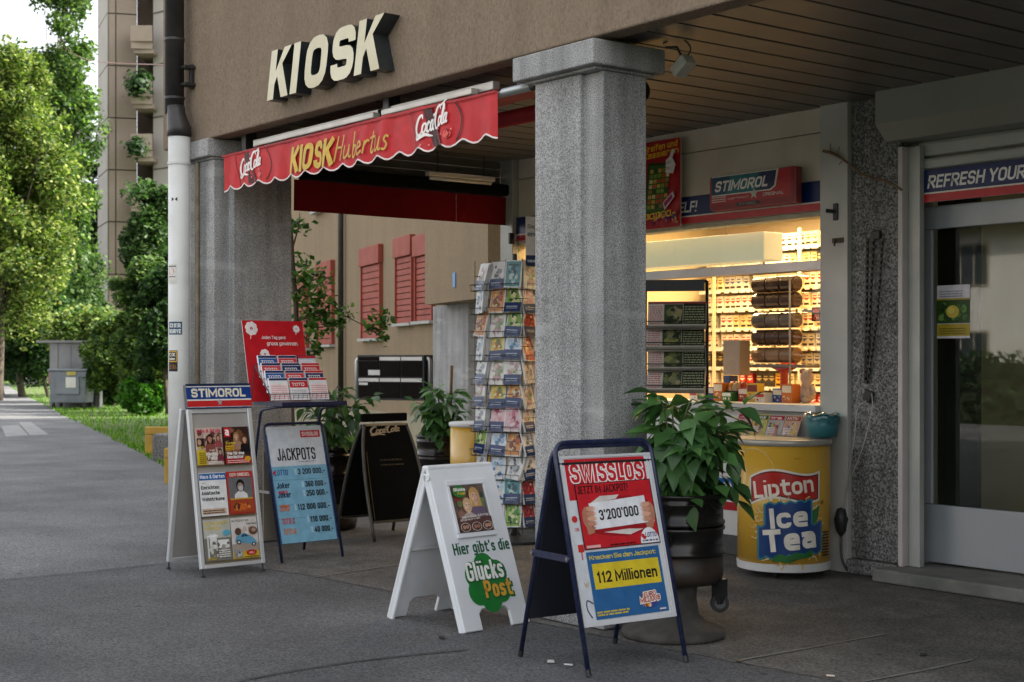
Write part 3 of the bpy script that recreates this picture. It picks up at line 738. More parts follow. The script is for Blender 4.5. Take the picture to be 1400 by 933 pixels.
for z in (3.72, 3.86): MB().box((px_ - .03, 5.17, z), (px_ + .07, 5.268, z + .025)).build('pipe_bracket', M_BLACKM, D, world=True, bevel=.004)
MB().box((px_ + .01, 5.235, 3.70), (px_ + .045, 5.268, 3.90)).build('pipe_bracket', M_BLACKM, D, world=True, bevel=.004)
# stickers: printed, wrapped on the pipe
def wrap_print(P, c, r, zc, ang, name, parent, mat=None):
    """bend a print round a vertical cylinder: u along the circumference, centred at angle ang"""
    me = P.mesh(name)
    co = np.zeros(len(me.vertices) * 3, dtype=np.float32); me.vertices.foreach_get('co', co); co = co.reshape(-1, 3)
    a = ang + (co[:, 0] - P.w / 2) / r; rr = r + .001 + co[:, 2]
    out = np.stack([c[0] + rr * np.cos(a), c[1] + rr * np.sin(a), zc + co[:, 1]], 1)
    me.vertices.foreach_set('co', out.astype(np.float32).ravel()); me.update()
    return link(name, me, mat or printmat('paper_print'), parent, world=True)
def subdiv_rect(P, x0, y0, x1, y1, c, n=10):
    P.z += P.STEP
    for i in range(n):
        a = x0 + (x1 - x0) * i / n; b = x0 + (x1 - x0) * (i + 1) / n
        P.raw([(a * P.w, y0 * P.h, P.z), (b * P.w, y0 * P.h, P.z), (b * P.w, y1 * P.h, P.z), (a * P.w, y1 * P.h, P.z)], [(0, 1, 2, 3)], lin(c))
A_CAM = math.atan2(-py_, -px_)
def zpx(y): return CH + (HY - y) / F * 11.9
P = Print(.085, .16, None); subdiv_rect(P, 0, 0, 1, 1, 'd8d4cc'); P.ell(.42, .62, .34, .18, 'c03a30'); P.ell(.42, .62, .24, .125, 'd8d4cc'); P.stroke([(.2, .5), (.64, .74)], .01, 'c03a30', smooth=False); P.lines(.05, .86, .95, .97, 1, '303030'); P.lines(.1, .34, .9, .42, 1, '303030')
wrap_print(P, (px_, py_), .088, zpx(389), A_CAM - .72, 'sticker', D)
P = Print(.12, .105, None); subdiv_rect(P, 0, 0, 1, 1, '2b4a63'); P.text('CHER', .1, .55, .8, .32, 'e4e6e2', .04); P.text('KURVE', .08, .1, .84, .32, 'e4e6e2', .04)
wrap_print(P, (px_, py_), .088, zpx(458), A_CAM - .42, 'sticker', D)
P = Print(.09, .17, None); subdiv_rect(P, 0, 0, 1, 1, '15130f'); subdiv_rect(P, 0, .45, .95, .97, 'd8a520'); subdiv_rect(P, .05, .5, .88, .92, '15130f'); P.text('EXK', .1, .72, .7, .16, 'e8e4d8', .05); P.text('laden', .12, .54, .66, .13, 'e8e4d8', .03); P.text('ULTRA', .1, .12, .8, .2, '8a5a28', .05)
wrap_print(P, (px_, py_), .088, zpx(508), A_CAM - .66, 'sticker', D)
P = Print(.05, .035, None); P.poly([(0, 0), (.45, .5), (0, 1)], '303236'); P.poly([(1, 0), (1, 1), (.55, .5)], '303236')
wrap_print(P, (px_, py_), .088, zpx(277), A_CAM - .45, 'sticker', D)
o = MB().tube([(-10.90, 5.24, 0.02), (-10.90, 5.24, 3.08)], .021, 10).build('cable_conduit', surf('old_brass', (.17, .14, .09), (.12, .1, .065), 20, .6, .3), None, smooth=True)
tag(o, 'thin brown cable conduit between the drainpipe and the left pillar', 'conduit')

# ================================================================ SIGN LETTERS
SG = thing('kiosk_sign', 'cream box letters spelling KIOSK fixed to the brown wall above the awning', 'sign', (-8.7, YW, 3.38))
M_LF = surf('letter_face', (.66, .60, .41), (.58, .52, .34), 2.5, .4, 0, .02, 40, c3=(.44, .38, .22), s3=4, a3=.4)
M_LS = surf('letter_side', (.022, .027, .030), (.04, .047, .05), 6, .35, .3)
YL = 5.145
def letter(ch, x0, x1, z0, z1):
    w, h = x1 - x0, z1 - z0
    if ch == 'K': polys = ([Vector((x * w, y * h, 0)) for x, y in ((0, 0), (.30, 0), (.30, .30), (.40, .45), (.68, 0), (1.02, 0), (.60, .68), (.98, 1), (.64, 1), (.30, .56), (.30, 1), (0, 1))], [tuple(range(12))])
    elif ch == 'I': polys = ([Vector((x * w, y * h, 0)) for x, y in ((0, 0), (1, 0), (1, 1), (0, 1))], [(0, 1, 2, 3)])
    else:
        sts, th = glyph_strokes(ch, w, h, .062); q, cl = sts[0]; polys = pen(q, th, cl == 'c')
    bm = bmesh.new()
    vs = [bm.verts.new((x0 + v.x + v.y * .21, YL, z0 + v.y)) for v in polys[0]]
    for q in polys[1]: bm.faces.new([vs[i] for i in q])
    bm.normal_update()
    ff = list(bm.faces)
    r = bmesh.ops.extrude_face_region(bm, geom=ff, use_keep_orig=True)
    for q in r['geom']:
        if isinstance(q, bmesh.types.BMVert): q.co.y = YW - .004
    bmesh.ops.recalc_face_normals(bm, faces=bm.faces[:]); bm.normal_update()
    for q in bm.faces: q.material_index = 0 if abs(q.normal.y) > .9 and q.calc_center_median().y < YL + .01 else 1
    me = bpy.data.meshes.new('letter'); bm.to_mesh(me); bm.free()
    link('letter', me, [M_LF, M_LS], SG, world=True)
for ch, c0, c1 in (('K', 378, 455), ('I', 464, 489), ('O', 515, 598), ('S', 615, 702), ('K', 710, 806)):
    letter(ch, XofPx(230 + c0 * .357, YL), XofPx(230 + c1 * .357, YL), 3.385, 3.738)

# ================================================================ AWNINGS
def coke_script(P, x, y, w, h, c, wd, rot=0):
    """flowing script wordmark with two tall capitals and a ribbon underline, in the box x,y,w,h"""
    S = [
        [(.20, .74, .5), (.17, .88, 1), (.08, .80, 1.3), (.02, .52, 1.6), (.06, .26, 1.3), (.15, .22, .9), (.21, .34, .5)],
        [(.265, .58, 1), (.22, .50, 1.1), (.215, .32, 1.1), (.26, .26, .9), (.30, .36, 1.0), (.305, .52, 1), (.265, .58, .8)],
        [(.40, .52, .7), (.375, .59, 1), (.335, .46, 1.2), (.34, .30, 1.1), (.38, .25, .8), (.42, .34, .5)],
        [(.50, .56, .8), (.46, .60, .9), (.43, .44, 1.1), (.445, .28, 1), (.48, .30, .8), (.505, .50, .9), (.51, .62, 1), (.495, .36, 1), (.525, .26, .8), (.55, .34, .5)],
        [(.50, .74, .8), (.54, .77, 1), (.58, .74, .8)],
        [(.76, .86, .6), (.72, 1.0, 1), (.63, .92, 1.3), (.575, .62, 1.6), (.60, .32, 1.3), (.67, .25, .9), (.72, .36, .5)],
        [(.765, .62, 1), (.725, .54, 1.1), (.72, .36, 1.1), (.76, .30, .9), (.80, .40, 1.0), (.805, .56, 1), (.765, .62, .8)],
        [(.83, .40, .6), (.875, .72, .8), (.885, .96, .9), (.855, .94, .9), (.835, .60, 1.2), (.845, .36, 1), (.875, .30, .7), (.90, .40, .5)],
        [(.965, .60, .8), (.93, .64, .9), (.90, .50, 1.1), (.91, .34, 1), (.945, .35, .8), (.97, .54, .9), (.975, .66, 1), (.965, .42, 1), (.985, .32, .8), (1.0, .38, .5)],
        [(.06, .26, .6), (.05, .10, 1.0), (.16, .12, 1.4), (.30, .17, 1.3), (.42, .10, .9), (.52, .05, .4)],
        [(.72, 1.0, .5), (.80, 1.0, .9), (.88, 1.08, .7), (.94, 1.12, .3)]]
    cr, sr = math.cos(R(rot)), math.sin(R(rot))
    for st in S:
        q = []
        for p in st:
            X = (p[0] * w + .10 * p[1] * w) * P.w; Y = p[1] * h * P.h
            q.append((x + (X * cr - Y * sr) / P.w, y + (X * sr + Y * cr) / P.h, p[2]))
        P.stroke(q, wd, c, 5)
def script_word(P, x, y, w, h, c, wd):
    """'Hubertus' in brush script, written as pen strokes"""
    S = [[(.0, .0), (.045, 1.0)], [(.10, .0), (.155, 1.0)], [(.01, .50), (.06, .55), (.13, .50)],
         [(.20, .55), (.20, .12), (.235, .05), (.275, .2), (.29, .55), (.29, .15), (.31, .05), (.33, .12)],
         [(.385, 1.0), (.365, .1), (.40, .03), (.435, .2), (.43, .42), (.395, .45), (.37, .3)],
         [(.46, .3), (.53, .36), (.52, .52), (.485, .52), (.47, .2), (.505, .04), (.56, .18)],
         [(.59, .55), (.585, .05)], [(.59, .38), (.62, .54), (.65, .50)],
         [(.71, .85), (.69, .15), (.72, .04), (.75, .15)], [(.66, .6), (.77, .62)],
         [(.79, .55), (.79, .12), (.82, .05), (.86, .2), (.87, .55), (.87, .15), (.885, .05), (.905, .12)],
         [(.99, .5), (.955, .56), (.935, .42), (.975, .25), (.96, .06), (.92, .08)]]
    for st in S: P.stroke([(x + (a * w + b * h * P.h / P.w * .25), y + b * h, 1) for a, b in st], wd, c, 5)
M_AWN = printmat('awning_cloth', .55, 0, .35)
AX0, AX1, AY = -10.57, -6.97, 5.30
A1 = thing('awning', 'red scalloped awning with yellow KIOSK lettering between the two pillars', 'awning', (-8.8, 5.5, 3.1))
AW = AX1 - AX0
P = Print(AW, .275, None); P.sub = .03; P.STEP = .00022
RED = 'c42026'
NS, NC = 15, 150
pts = []
zb = lambda u: .035 * (.5 - .5 * math.cos(2 * math.pi * u * NS / 1.0))
vs = []; fs = []
for i in range(NC + 1):
    u = i / NC
    for j, f in enumerate((0, .25, .5, .75, 1)): vs.append((u * AW, zb(u) * (1 - f) + f * .275, 0))
    if i:
        for j in range(4): fs.append(((i - 1) * 5 + j, i * 5 + j, i * 5 + j + 1, (i - 1) * 5 + j + 1))
P.raw(vs, fs, lin(RED))
P.z = .0016
P.stroke([(i / 100, zb(i / 100) / .275 + .02) for i in range(101)], .010, 'e8ddd8', smooth=False)
def coke_round(cx):
    P.stroke([(cx - .052 + .008 * math.cos(t / 10 * math.pi) - .008, .08 + .86 * t / 10) for t in range(11)], .008, '501014')
    P.stroke([(cx + .068 + .018 * math.sin(t / 10 * math.pi), .13 + .82 * t / 10) for t in range(11)], .012, '3a1012')
    P.poly([(cx + .0, .10), (cx + .02, .08), (cx - .005, .97), (cx - .03, .93)], '451518')
    P.poly([(cx + .025, .10), (cx + .035, .08), (cx + .01, .6), (cx + .0, .6)], '5a2420')
    P.blobs(cx + .03, .18, cx + .06, .42, 7, ['8a1a1c', 'e05a50', '6a1416', 'd84840'], .004, .010, 3)
    for k in range(8): P.ell(cx + random.uniform(-.05, .06), random.uniform(.1, .95), .0025, .022, 'e07a70', 8)
    coke_script(P, cx - .052, .24, .100, .60, 'f2ece6', .015, 5)
coke_round(.13); coke_round(.815)
P.text('KIOSK', .305, .14, .165, .68, 'd9b54a', .06, .2)
script_word(P, .475, .22, .195, .58, 'cfa94c', .014)
P.poly([(0, .955), (1, .955), (1, 1), (0, 1)], 'a81a20')
me = P.mesh('valance')
co = np.zeros(len(me.vertices) * 3, dtype=np.float32); me.vertices.foreach_get('co', co); co = co.reshape(-1, 3)
u = co[:, 0]; vv = co[:, 1]
wob = .010 * np.sin(u * 7.5 + 1) * (1 - vv / .4) + .006 * np.sin(u * 17 + 2) + .012 * np.sin(u * 26.2) * (1 - vv / .275) + .004 * np.exp(-((u - 2.3) / .4) ** 2) * np.sin(u * 30 - vv * 14)
sag = -.012 * np.sin(np.clip((u - .2) / 3.2, 0, 1) * math.pi * 2) * (vv / .275)
out = np.stack([AX0 + u, AY - co[:, 2] + wob + .03 * (vv / .275) ** 2 * 0, 2.815 + vv * 1.06 + sag], 1)
me.vertices.foreach_set('co', out.astype(np.float32).ravel()); me.update()
link('valance', me, M_AWN, A1, world=True, smooth=False)
M_REDC = surf('red_cloth', (.40, .012, .016), (.32, .010, .013), 4, .7, 0, .05, 120)
m = MB(); n = 40
vs = []; fs = []
for i in range(n + 1):
    x = AX0 + AW * i / n
    for (y, z) in ((AY + .001, 3.107), (AY + .05, 3.125), (AY + .3, 3.135), (AY + .55, 3.165)): vs.append((x, y, z + .004 * math.sin(i * 1.3)))
    if i:
        for j in range(3): fs.append(((i - 1) * 4 + j, i * 4 + j, i * 4 + j + 1, (i - 1) * 4 + j + 1))
m.add(vs, fs).build('cloth', M_REDC, A1, world=True, smooth=True)
MB().tube([(AX0 + .02, AY + .85, 3.15), (AX1 + .32, AY + .85, 3.15)], .055, 16).build('roller', M_REDC, A1, world=True, smooth=True)
MB().tube([(AX0 + .04, AY + .055, 3.10), (AX1 + .27, AY + .055, 3.10)], .028, 14).build('front_bar', M_ALU, A1, world=True, smooth=True)
MB().tube([(AX1 + .27, AY + .055, 3.10), (AX1 + .31, AY + .055, 3.10)], .031, 14).build('end_cap', M_BLACK, A1, world=True)
MB().tube([(AX1 + .30, AY + .85, 3.15), (AX1 + .36, AY + .85, 3.15)], .065, 14).build('end_cap', M_BLACK, A1, world=True)
for x0, x1, y0 in ((AX0 + .45, AX0 + 2.15, 5.34), (AX0 + 2.25, AX1 - .32, 5.34)):
    m = MB(); m.box((x0, y0, 3.135), (x1, y0 + .06, 3.175)); m.box((x0 - .14 , y0 + .062, 3.15), (x1 + .14, y0 + .12, 3.205))
    m.build('cassette_arm', surf('awning_arm', (.52, .50, .45), (.45, .43, .38), 5, .4, .3), A1, world=True, bevel=.006)
for x0 in (AX0 + .12, AX0 + 2.18, AX1 + .06): MB().box((x0, 5.40, 3.12), (x0 + .07, 5.5, 3.289)).build('bracket', M_BLACKM, A1, world=True, bevel=.005)
M_DULL = surf('dull_black', (.006, .006, .006), (.009, .009, .009), 6, .9, spec=.05)
# side awning at the end of the arcade
A2 = thing('awning', 'plain dark red awning flap closing the top of the arcade end', 'awning', (-10.5, 7, 2.7))
for y0, y1 in ((5.90, 7.53), (7.531, 8.08)):
    m = MB(); vs = []; fs = []; n = 24
    for i in range(n + 1):
        y = y0 + (y1 - y0) * i / n
        for z in (2.705, 2.8, 2.9, 2.96): vs.append((-10.50 + .008 * math.sin(y * 6 + z * 3), y, z))
        if i:
            for j in range(3): fs.append(((i - 1) * 4 + j, i * 4 + j, i * 4 + j + 1, (i - 1) * 4 + j + 1))
    m.add(vs, fs).build('valance', surf('dark_red_cloth', (.17, .006, .008), (.14, .005, .007), 3, .85, 0, .08, 90, spec=.1), A2, world=True, smooth=True)
m = MB(); m.box((-10.60, 5.99, 2.965), (-10.44, 8.08, 3.07)); m.build('cassette', M_DULL, A2, world=True, bevel=.02)

# ceiling fittings
def cx_(px, py): return G(px, py, ZC - .03)
p = PXp(630, 244, -10.40)
L1 = thing('strip_light', 'unlit fluorescent strip light hanging beside the dark red awning flap', 'lamp', tuple(p))
MB().box((p.x - .03, p.y - .36, p.z - .005), (p.x + .03, p.y + .36, p.z + .03)).build('housing', surf('lamp_white', (.7, .66, .55), (.65, .6, .5), 3, .4), L1, world=True, bevel=.006)
MB().tube([(p.x, p.y - .33, p.z - .022), (p.x, p.y + .33, p.z - .022)], .015, 10).build('tube', surf('tube_glass', (.75, .73, .66), (.72, .7, .62), 3, .2), L1, world=True, smooth=True)
for dy in (-.25, .25): MB().tube([(p.x, p.y + dy, p.z + .03), (p.x, p.y + dy, ZC)], .006, 6).build('hanger', M_BLACKM, L1, world=True)
for k in range(3): MB().box((-10.60, 5.99, 3.075 + k * .072), (-10.585, 8.08, 3.142 + k * .072)).build('fascia_board', M_SLAT, B, world=True)
p0 = G(905, 133, ZC); p1 = G(1012, 145, ZC)
o = MB().box((-8.36, p0.y, ZC - .006), (-8.13, p1.y, ZC + .002)).build('ceiling_panel', surf('panel_acrylic', (.72, .68, .58), (.66, .62, .52), 4, .3), None, bevel=.002)
tag(o, 'long pale light panel set flush in the slatted arcade ceiling', 'lamp')
SP = thing('floodlight', 'small white floodlight bracketed to the near pillar under the ceiling', 'floodlight', (-5.95, 5.74, 3.2))
m = MB(); m.box((-.06, -.045, -.035), (.06, .045, .03), Matrix.Translation((.03, .08, -.05)) @ Matrix.Rotation(R(-35), 4, 'Y')); m.build('lamp_head', surf('flood_white', (.45, .44, .38), (.35, .34, .29), 12, .5), SP, bevel=.008)
MB().tube([(-.05, .02, .06), (.0, .06, .06), (.02, .08, .0)], .008).build('bracket', M_BLACKM, SP)
MB().tube(smoothpath([(-.05, .0, .08), (.02, .05, .11), (.07, .1, .05), (.03, .09, -.02)]), .005, 6).build('cable', M_BLACK, SP)

# ================================================================ SIGNS ON THE SHOP FRONT
NAVY, REDS, WHT = '14285a', 'c2272d', 'eceae4'
def band(name, x0, x1, y, z0, z1, label, tx, tw, parent=None):
    t = thing(name, label, 'sign', ((x0 + x1) / 2, y, z0))
    MB().box((x0, y, z0), (x1, y + .018, z1)).build('backing', M_WHITEP, t, world=True)
    P = Print(x1 - x0, z1 - z0, 'e6e2d8')
    P.rect(0, .30, 1, 1, NAVY)
    for k in range(5): P.rect(0, .40 + k * .11, 1, .425 + k * .11, '1c3470')
    P.rect(0, .0, 1, .25, REDS)
    P.text('REFRESH YOURSELF!', (tx - x0) / (x1 - x0), .42, tw / (x1 - x0), .40, WHT, .03, .18)
    P.build('print', t, Matrix.Translation((x0 - (x0 + x1) / 2, 0, 0)) @ panelM((0, -.0015, 0)), printmat('gloss_print', .3))
    return t
xe = XofPx(955, 8.13)
band('fascia_sign', XL, XR - .001, 8.128, 2.556, 2.769, 'long navy and red sign band above the lit kiosk window', xe - 1.06, 1.04)
band('fascia_sign', -6.15, 1.4, 8.245, 2.55, 2.768, 'navy and red sign band reading REFRESH above the dark glass door', XofPx(1268, 8.245), 1.0)
# pack-shaped sign
ST = thing('pack_sign', 'box-shaped red and blue chewing gum sign over the kiosk window', 'sign', (-7.87, 8.02, 2.615))
W_, H_ = .86, .265
out = [(.0, .03), (.03, .0), (W_, .0), (W_, H_ - .005), (W_ - .02, H_), (.01, H_), (.0, H_ - .03)]
m = MB(); m.prism(out, .06, Matrix(((1, 0, 0, 0), (0, 0, -1, .06), (0, 1, 0, 0), (0, 0, 0, 1)))); m.build('body', surf('sign_rim', (.30, .05, .05), (.26, .04, .04), 4, .4), ST, bevel=.004)
P = Print(W_, H_, None)
P.poly([(.015, .14), (.04, .05), (.97, .05), (.985, .12), (.985, .97), (.03, .97)], 'b3242b')
P.poly([(.945, .2), (.985, .12), (.985, .97), (.945, .97)], '8c1c22')
P.poly([(.02, .2), (.945, .2), (.985, .1), (.97, .04), (.04, .04), (.012, .12)], '8e1d23')
P.poly([(.03, .42), (.72, .42), (.775, .52), (.81, .99), (.03, .99)], 'e2ded4')
P.poly([(.03, .455), (.71, .455), (.76, .54), (.785, .96), (.03, .96)], '0f4a62')
P.poly([(.2, .455), (.55, .455), (.58, .96), (.25, .96)], '1a7078'); P.poly([(.6, .455), (.71, .455), (.76, .54), (.785, .96), (.6, .96)], '12264f')
P.text('STIMOROL', .06, .54, .62, .30, WHT, .045, .3)
for k in range(3): P.rect(.03, .25 + k * .06, .2, .275 + k * .06, 'd8cfc8')
P.text('sugarfree gum', .22, .28, .25, .07, 'd8cfc8', .01, .15)
P.text('ORIGINAL', .63, .28, .24, .09, 'd8cfc8', .03, .15)
P.poly([(.53 + (.055 if k % 2 == 0 else .022) * math.sin(k * math.pi / 5), .38 + (.17 if k % 2 == 0 else .07) * math.cos(k * math.pi / 5)) for k in range(10)], 'c9c7b8')
P.rect(.33, .08, .6, .17, '151515'); P.text('STIMOROL', .36, .10, .2, .05, 'b8b4a8', .01)
P.build('print', ST, panelM((0, -.0015, 0)), printmat('gloss_print', .3))
# scratch-card poster
PW, PH = .46, .70
PO = thing('poster', 'red scratch card poster with yellow lettering hanging beside the near pillar', 'poster', (-8.235 - PW, 8.07, 2.535))
P = Print(PW, PH, None, 0)
P.poly([(x / PW, y / PH) for x, y in rounded(PW, PH, .025)], 'a5141c')
P.text('Greifen und', .08, .88, .84, .075, 'e6b422', .05, .15, 3); P.text('Kassieren', .05, .80, .9, .075, 'e6b422', .05, .15, 3)
P.poly([(.08, .18), (.62, .16), (.78, .73), (.2, .76)], '1f3a18'); P.poly([(.12, .2), (.6, .18), (.75, .70), (.23, .73)], '36601f')
r_ = random.Random(4)
for i in range(5):
    for j in range(8):
        x = .17 + i * .105 + j * .012; y = .23 + j * .058
        P.rect(x, y, x + .08, y + .042, r_.choice(['c9a44a', '7a9a3a', 'b5542a', 'd8c890', '2a4a1a', '9a7a30']))
P.blobs(.03, .03, .97, .2, 40, ['d8a020', '8a2a60', 'c04a20', '50206a', 'e0c040', '7a1a20', 'c88a80'], .02, .06, 9)
P.text("100'000.-", .06, .1, .85, .07, 'e8c030', .04, .15, 3)
P.poly([(.68, .62), (.86, .60), (.92, .70), (.84, .78), (.9, .86), (.84, .88), (.76, .79), (.68, .76)], 'e4e0dc')
for k in range(4): P.ell(.73 + .005 * k, .635 + k * .032, .07, .016, 'd0ccc8' if k % 2 else 'efebe8')
P.poly([(.6, .28), (.85, .40), (.9, .34), (.65, .2)], 'd8c8d0'); P.poly([(.63, .28), (.82, .37), (.85, .33), (.66, .23)], 'a02060')
P.build('sheet', PO, panelM((0, 0, 0)), printmat('gloss_print', .3))
MB().prism(rounded(PW, PH, .025), .006, Matrix(((1, 0, 0, 0), (0, 0, -1, .0075), (0, 1, 0, 0), (0, 0, 0, 1)))).build('board', M_WHITEP, PO)
# strip on the counter
CS = thing('counter_sign', 'blue chewing gum strip on the white counter front behind the yellow cooler', 'sign', (-8.5, 8.15, .34))
P = Print(1.62, .24, None); P.rect(0, .32, 1, 1, '1b5a9c'); P.rect(0, .26, 1, .32, WHT); P.rect(0, 0, 1, .26, 'b3242b')
xs = XofPx(962, 8.15)
P.text('STIMOROL', (xs + 8.5) / 1.62 - .0, .44, .52, .42, 'e4e6e6', .05, .2)
P.build('print', CS, panelM((0, -.0015, 0)), printmat('gloss_print', .3))
# notice in the door
DN = thing('door_notice', 'small notice with a plant photo and yellow strip behind the door glass', 'notice', tuple(PY(1281, 463, 8.4135)))
a = PY(1281, 463, 8.4135); b2 = PY(1326, 391, 8.4135)
P = Print(b2.x - a.x, .36, 'd6d2d8')
P.rect(0, .04, 1, .27, 'b09a2c'); P.rect(0, .28, 1, .72, '2c4a1a'); P.blobs(0.02, .29, .98, .71, 30, ['3a6a24', '1c3410', '558a34', '6f9a4a', '24401a'], .04, .13, 5); P.ell(.5, .5, .2, .12, 'c8b040'); P.ell(.45, .52, .1, .06, 'd8c860')
P.rect(0, .72, 1, .75, 'b09a2c'); P.lines(.1, .78, .8, .92, 3, '8a8690', .35, 2); P.lines(.1, .08, .9, .22, 3, '70601c', .35, 3)
P.build('sheet', DN, panelM((0, 0, 0)))
# small fittings on the posts
HK = thing('hook', 'black latch hook on the white window post below the branch', 'hook', tuple(PY(1143, 290, 8.108)))
MB().box((-.02, -.012, -.06), (.02, .001, .06)).build('plate', M_BLACKM, HK, bevel=.004)
MB().tube([(0, -.01, .0), (-.05, -.05, .01)], .014, 8).build('pin', M_BLACKM, HK)
HK = thing('hook', 'rusty slotted bracket under the black latch hook on the window post', 'hook', tuple(PY(1146, 329, 8.108)))
MB().box((-.05, -.01, -.018), (.05, .001, .018)).build('plate', surf('rusty', (.16, .13, .1), (.09, .06, .04), 40, .8, .2), HK, bevel=.004)
MB().tube([(-.01, -.02, 0.01), (-.01, -.03, -.04)], .006).build('pin', M_BLACKM, HK)
HK = thing('hook', 'dark hinge bracket on the shop corner post under the awning flap', 'hook', tuple(PY(703, 325, 8.078)))
MB().box((-.06, -.02, -.01), (.06, .0, .01)).build('plate', M_BLACKM, HK); MB().box((-.02, -.05, -.06), (.0, 0, .04)).build('pin', M_BLACKM, HK)
a = PY(1127, 207, 8.09); b2 = PY(1234, 262, 8.1)
m = MB(); q = [a.lerp(b2, t) + Vector((0, -.01, .02 * math.sin(t * 9))) for t in np.linspace(0, 1, 12)]
m.tube(q, [.012] * 3 + [.008] * 9, 6)
for t, dx, dz in ((2, .04, .05), (1, .02, .06), (3, -.03, -.03)): m.tube([q[t], q[t] + Vector((dx, -.02, dz))], .003, 4)
o = m.build('branch_stick', M_WOOD); tag(o, 'thin bare stick wedged across the top of the stone column', 'stick')
# chain and padlock on the stone column
CHN = thing('chain', 'dark chain with padlock hanging on the stone column beside the door', 'chain', tuple(PY(1200, 322, 8.149)))
MB().box((-.035, -.03, -.03), (.035, .0, .03)).build('hook_plate', M_BLACKM, CHN, bevel=.004)
base = PY(1200, 322, 8.149)
for (px0, px1, w) in ((1186, 1183, 0), (1194, 1184, .0), (1206, 1185, .02)):
    a = PY(px0, 326, 8.12) - base; e = PY(px1, 524, 8.12) - base
    m = MB(); n = 46
    for i in range(n):
        t = i / n; c = a.lerp(e, t) + Vector((w * math.sin(t * math.pi), -.0, 0)); c2 = a.lerp(e, (i + 1.15) / n) + Vector((w * math.sin(min(1, (i + 1) / n) * math.pi), 0, 0))
        if i % 2: m.box((c.x - .004, c.y - .011, c2.z), (c.x + .004, c.y + .011, c.z))
        else: m.box((c.x - .011, c.y - .004, c2.z), (c.x + .011, c.y + .004, c.z))
    m.build('chain_strand', M_BLACKM, CHN)
e = PY(1188, 540, 8.13) - base
m = MB(); m.box((e.x - .03, e.y - .02, e.z - .05), (e.x + .035, e.y + .015, e.z + .03), Matrix.Translation(e) @ Matrix.Rotation(R(20), 4, 'Y') @ Matrix.Translation(-e)); m.build('padlock', M_BLACKM, CHN, bevel=.006)
# white cable down to a plug box
m = MB()
q = [PY(*p, 8.10) for p in ((1184, 548), (1172, 560), (1168, 600), (1161, 640), (1155, 680), (1151, 700))]
m.tube(smoothpath(q), .0036, 6)
q = [PY(*p, 8.09) for p in ((1192, 538), (1192, 560), (1180, 610), (1165, 650), (1156, 680), (1150, 702))]
m.tube(smoothpath(q), .0036, 6)
CB = thing('cable', 'pale power cable looping down the stone column to a black plug', 'cable', tuple(q[-1]))
m.build('cable_run', surf('cable_white', (.42, .40, .35), (.38, .36, .32), 8, .5), CB, world=True, smooth=True)
p = q[-1]; MB().lathe([(.01, -.16), (.035, -.12), (.05, -.04), (.03, .03), (.008, .04)], (p.x, p.y + .0, p.z), 10).build('plug', M_BLACK, CB, world=True, smooth=True)
m = MB(); m.tube(smoothpath([(p.x, p.y, p.z - .15), (p.x + .02, p.y - .02, p.z - .3), (p.x + .05, p.y + .0, .02)]), .008, 6); m.build('lead', M_BLACK, CB, world=True)

# ================================================================ INSIDE THE KIOSK
warm = (1.0, .68, .33)
for i, (x, y) in enumerate(((-9.3, 9.0), (-7.7, 9.3), (-9.1, 10.0))):
    t = thing('ceiling_lamp', ('lit ceiling lamp inside the kiosk above the serving hatch', 'lit ceiling lamp inside the kiosk on the window-post side', 'lit ceiling lamp inside the kiosk over the cigarette shelves')[i], 'lamp', (x, y, 2.86))
    MB().box((-.55, -.09, 0), (.55, .09, .038)).build('diffuser', emit('lamp_glow', (1, .82, .55), 2.5), t, bevel=.004)
    ld = bpy.data.lights.new('lamp_light', 'AREA'); ld.shape = 'RECTANGLE'; ld.size = 1.1; ld.size_y = .2; ld.energy = 14; ld.color = warm
    lo = bpy.data.objects.new('lamp_light', ld); COL.objects.link(lo); lo.parent = t; lo.location = (0, 0, -.01)
M_ACR = emit('acrylic_lit', (.80, .80, .60), .07)
o = MB().box((-9.9, 8.40, 2.255), (-7.67, 8.62, 2.475)).build('light_box', M_ACR, None, bevel=.008); tag(o, 'long pale acrylic light box behind the top of the kiosk window', 'light box')
SH = thing('shelf_unit', 'cream wall shelves full of cigarette packs at the back of the kiosk', 'shelf', (-9.3, 10.55, 0))
M_SHELF = surf('shelf_cream', (.70, .60, .42), (.64, .54, .37), 3, .5)
SX0, SX1, SY = -10.30, -7.0, 10.35
MB().box((SX0, SY + .30, .02), (SX1, SY + .33, 2.7)).build('back_panel', M_SHELF, SH, world=True)
shz = [1.02 + .187 * k for k in range(9)]
for z in shz: MB().box((SX0, SY, z), (SX1, SY + .295, z + .022)).build('shelf_board', M_SHELF, SH, world=True, bevel=.002)
for x in (XofPx(977, SY), XofPx(1094, SY), XofPx(930, SY)): MB().box((x - .02, SY - .012, .02), (x + .02, SY - .002, 2.7)).build('upright', M_SHELF, SH, world=True)
packcols = [('white', 'e6dfd0', 'b03028'), ('cream and gold', 'e0cf9c', '8a5a20'), ('red and white', 'c23a30', 'ece4d8'), ('yellow', 'd8a436', '8a3a18'), ('grey', 'b9b4aa', '3a4a70'), ('dark', '3a3430', 'b8a060')]
packm = {}
for nm, c1, c2 in packcols:
    P = Print(.076, .128, c1, .05); P.rect(0, .55, 1, .97, c1); P.poly([(0, .62), (1, .62), (.5, .42), ], c2); P.rect(.12, .1, .88, .26, '2a2622'); P.rect(.2, .72, .8, .8, c2)
    packm[nm] = P.mesh('cigarette_pack'); packm[nm].materials.append(printmat('gloss_print', .3))
ords = ['bottom', 'second', 'third', 'fourth', 'fifth', 'sixth', 'seventh', 'eighth', 'top']
r_ = random.Random(11)
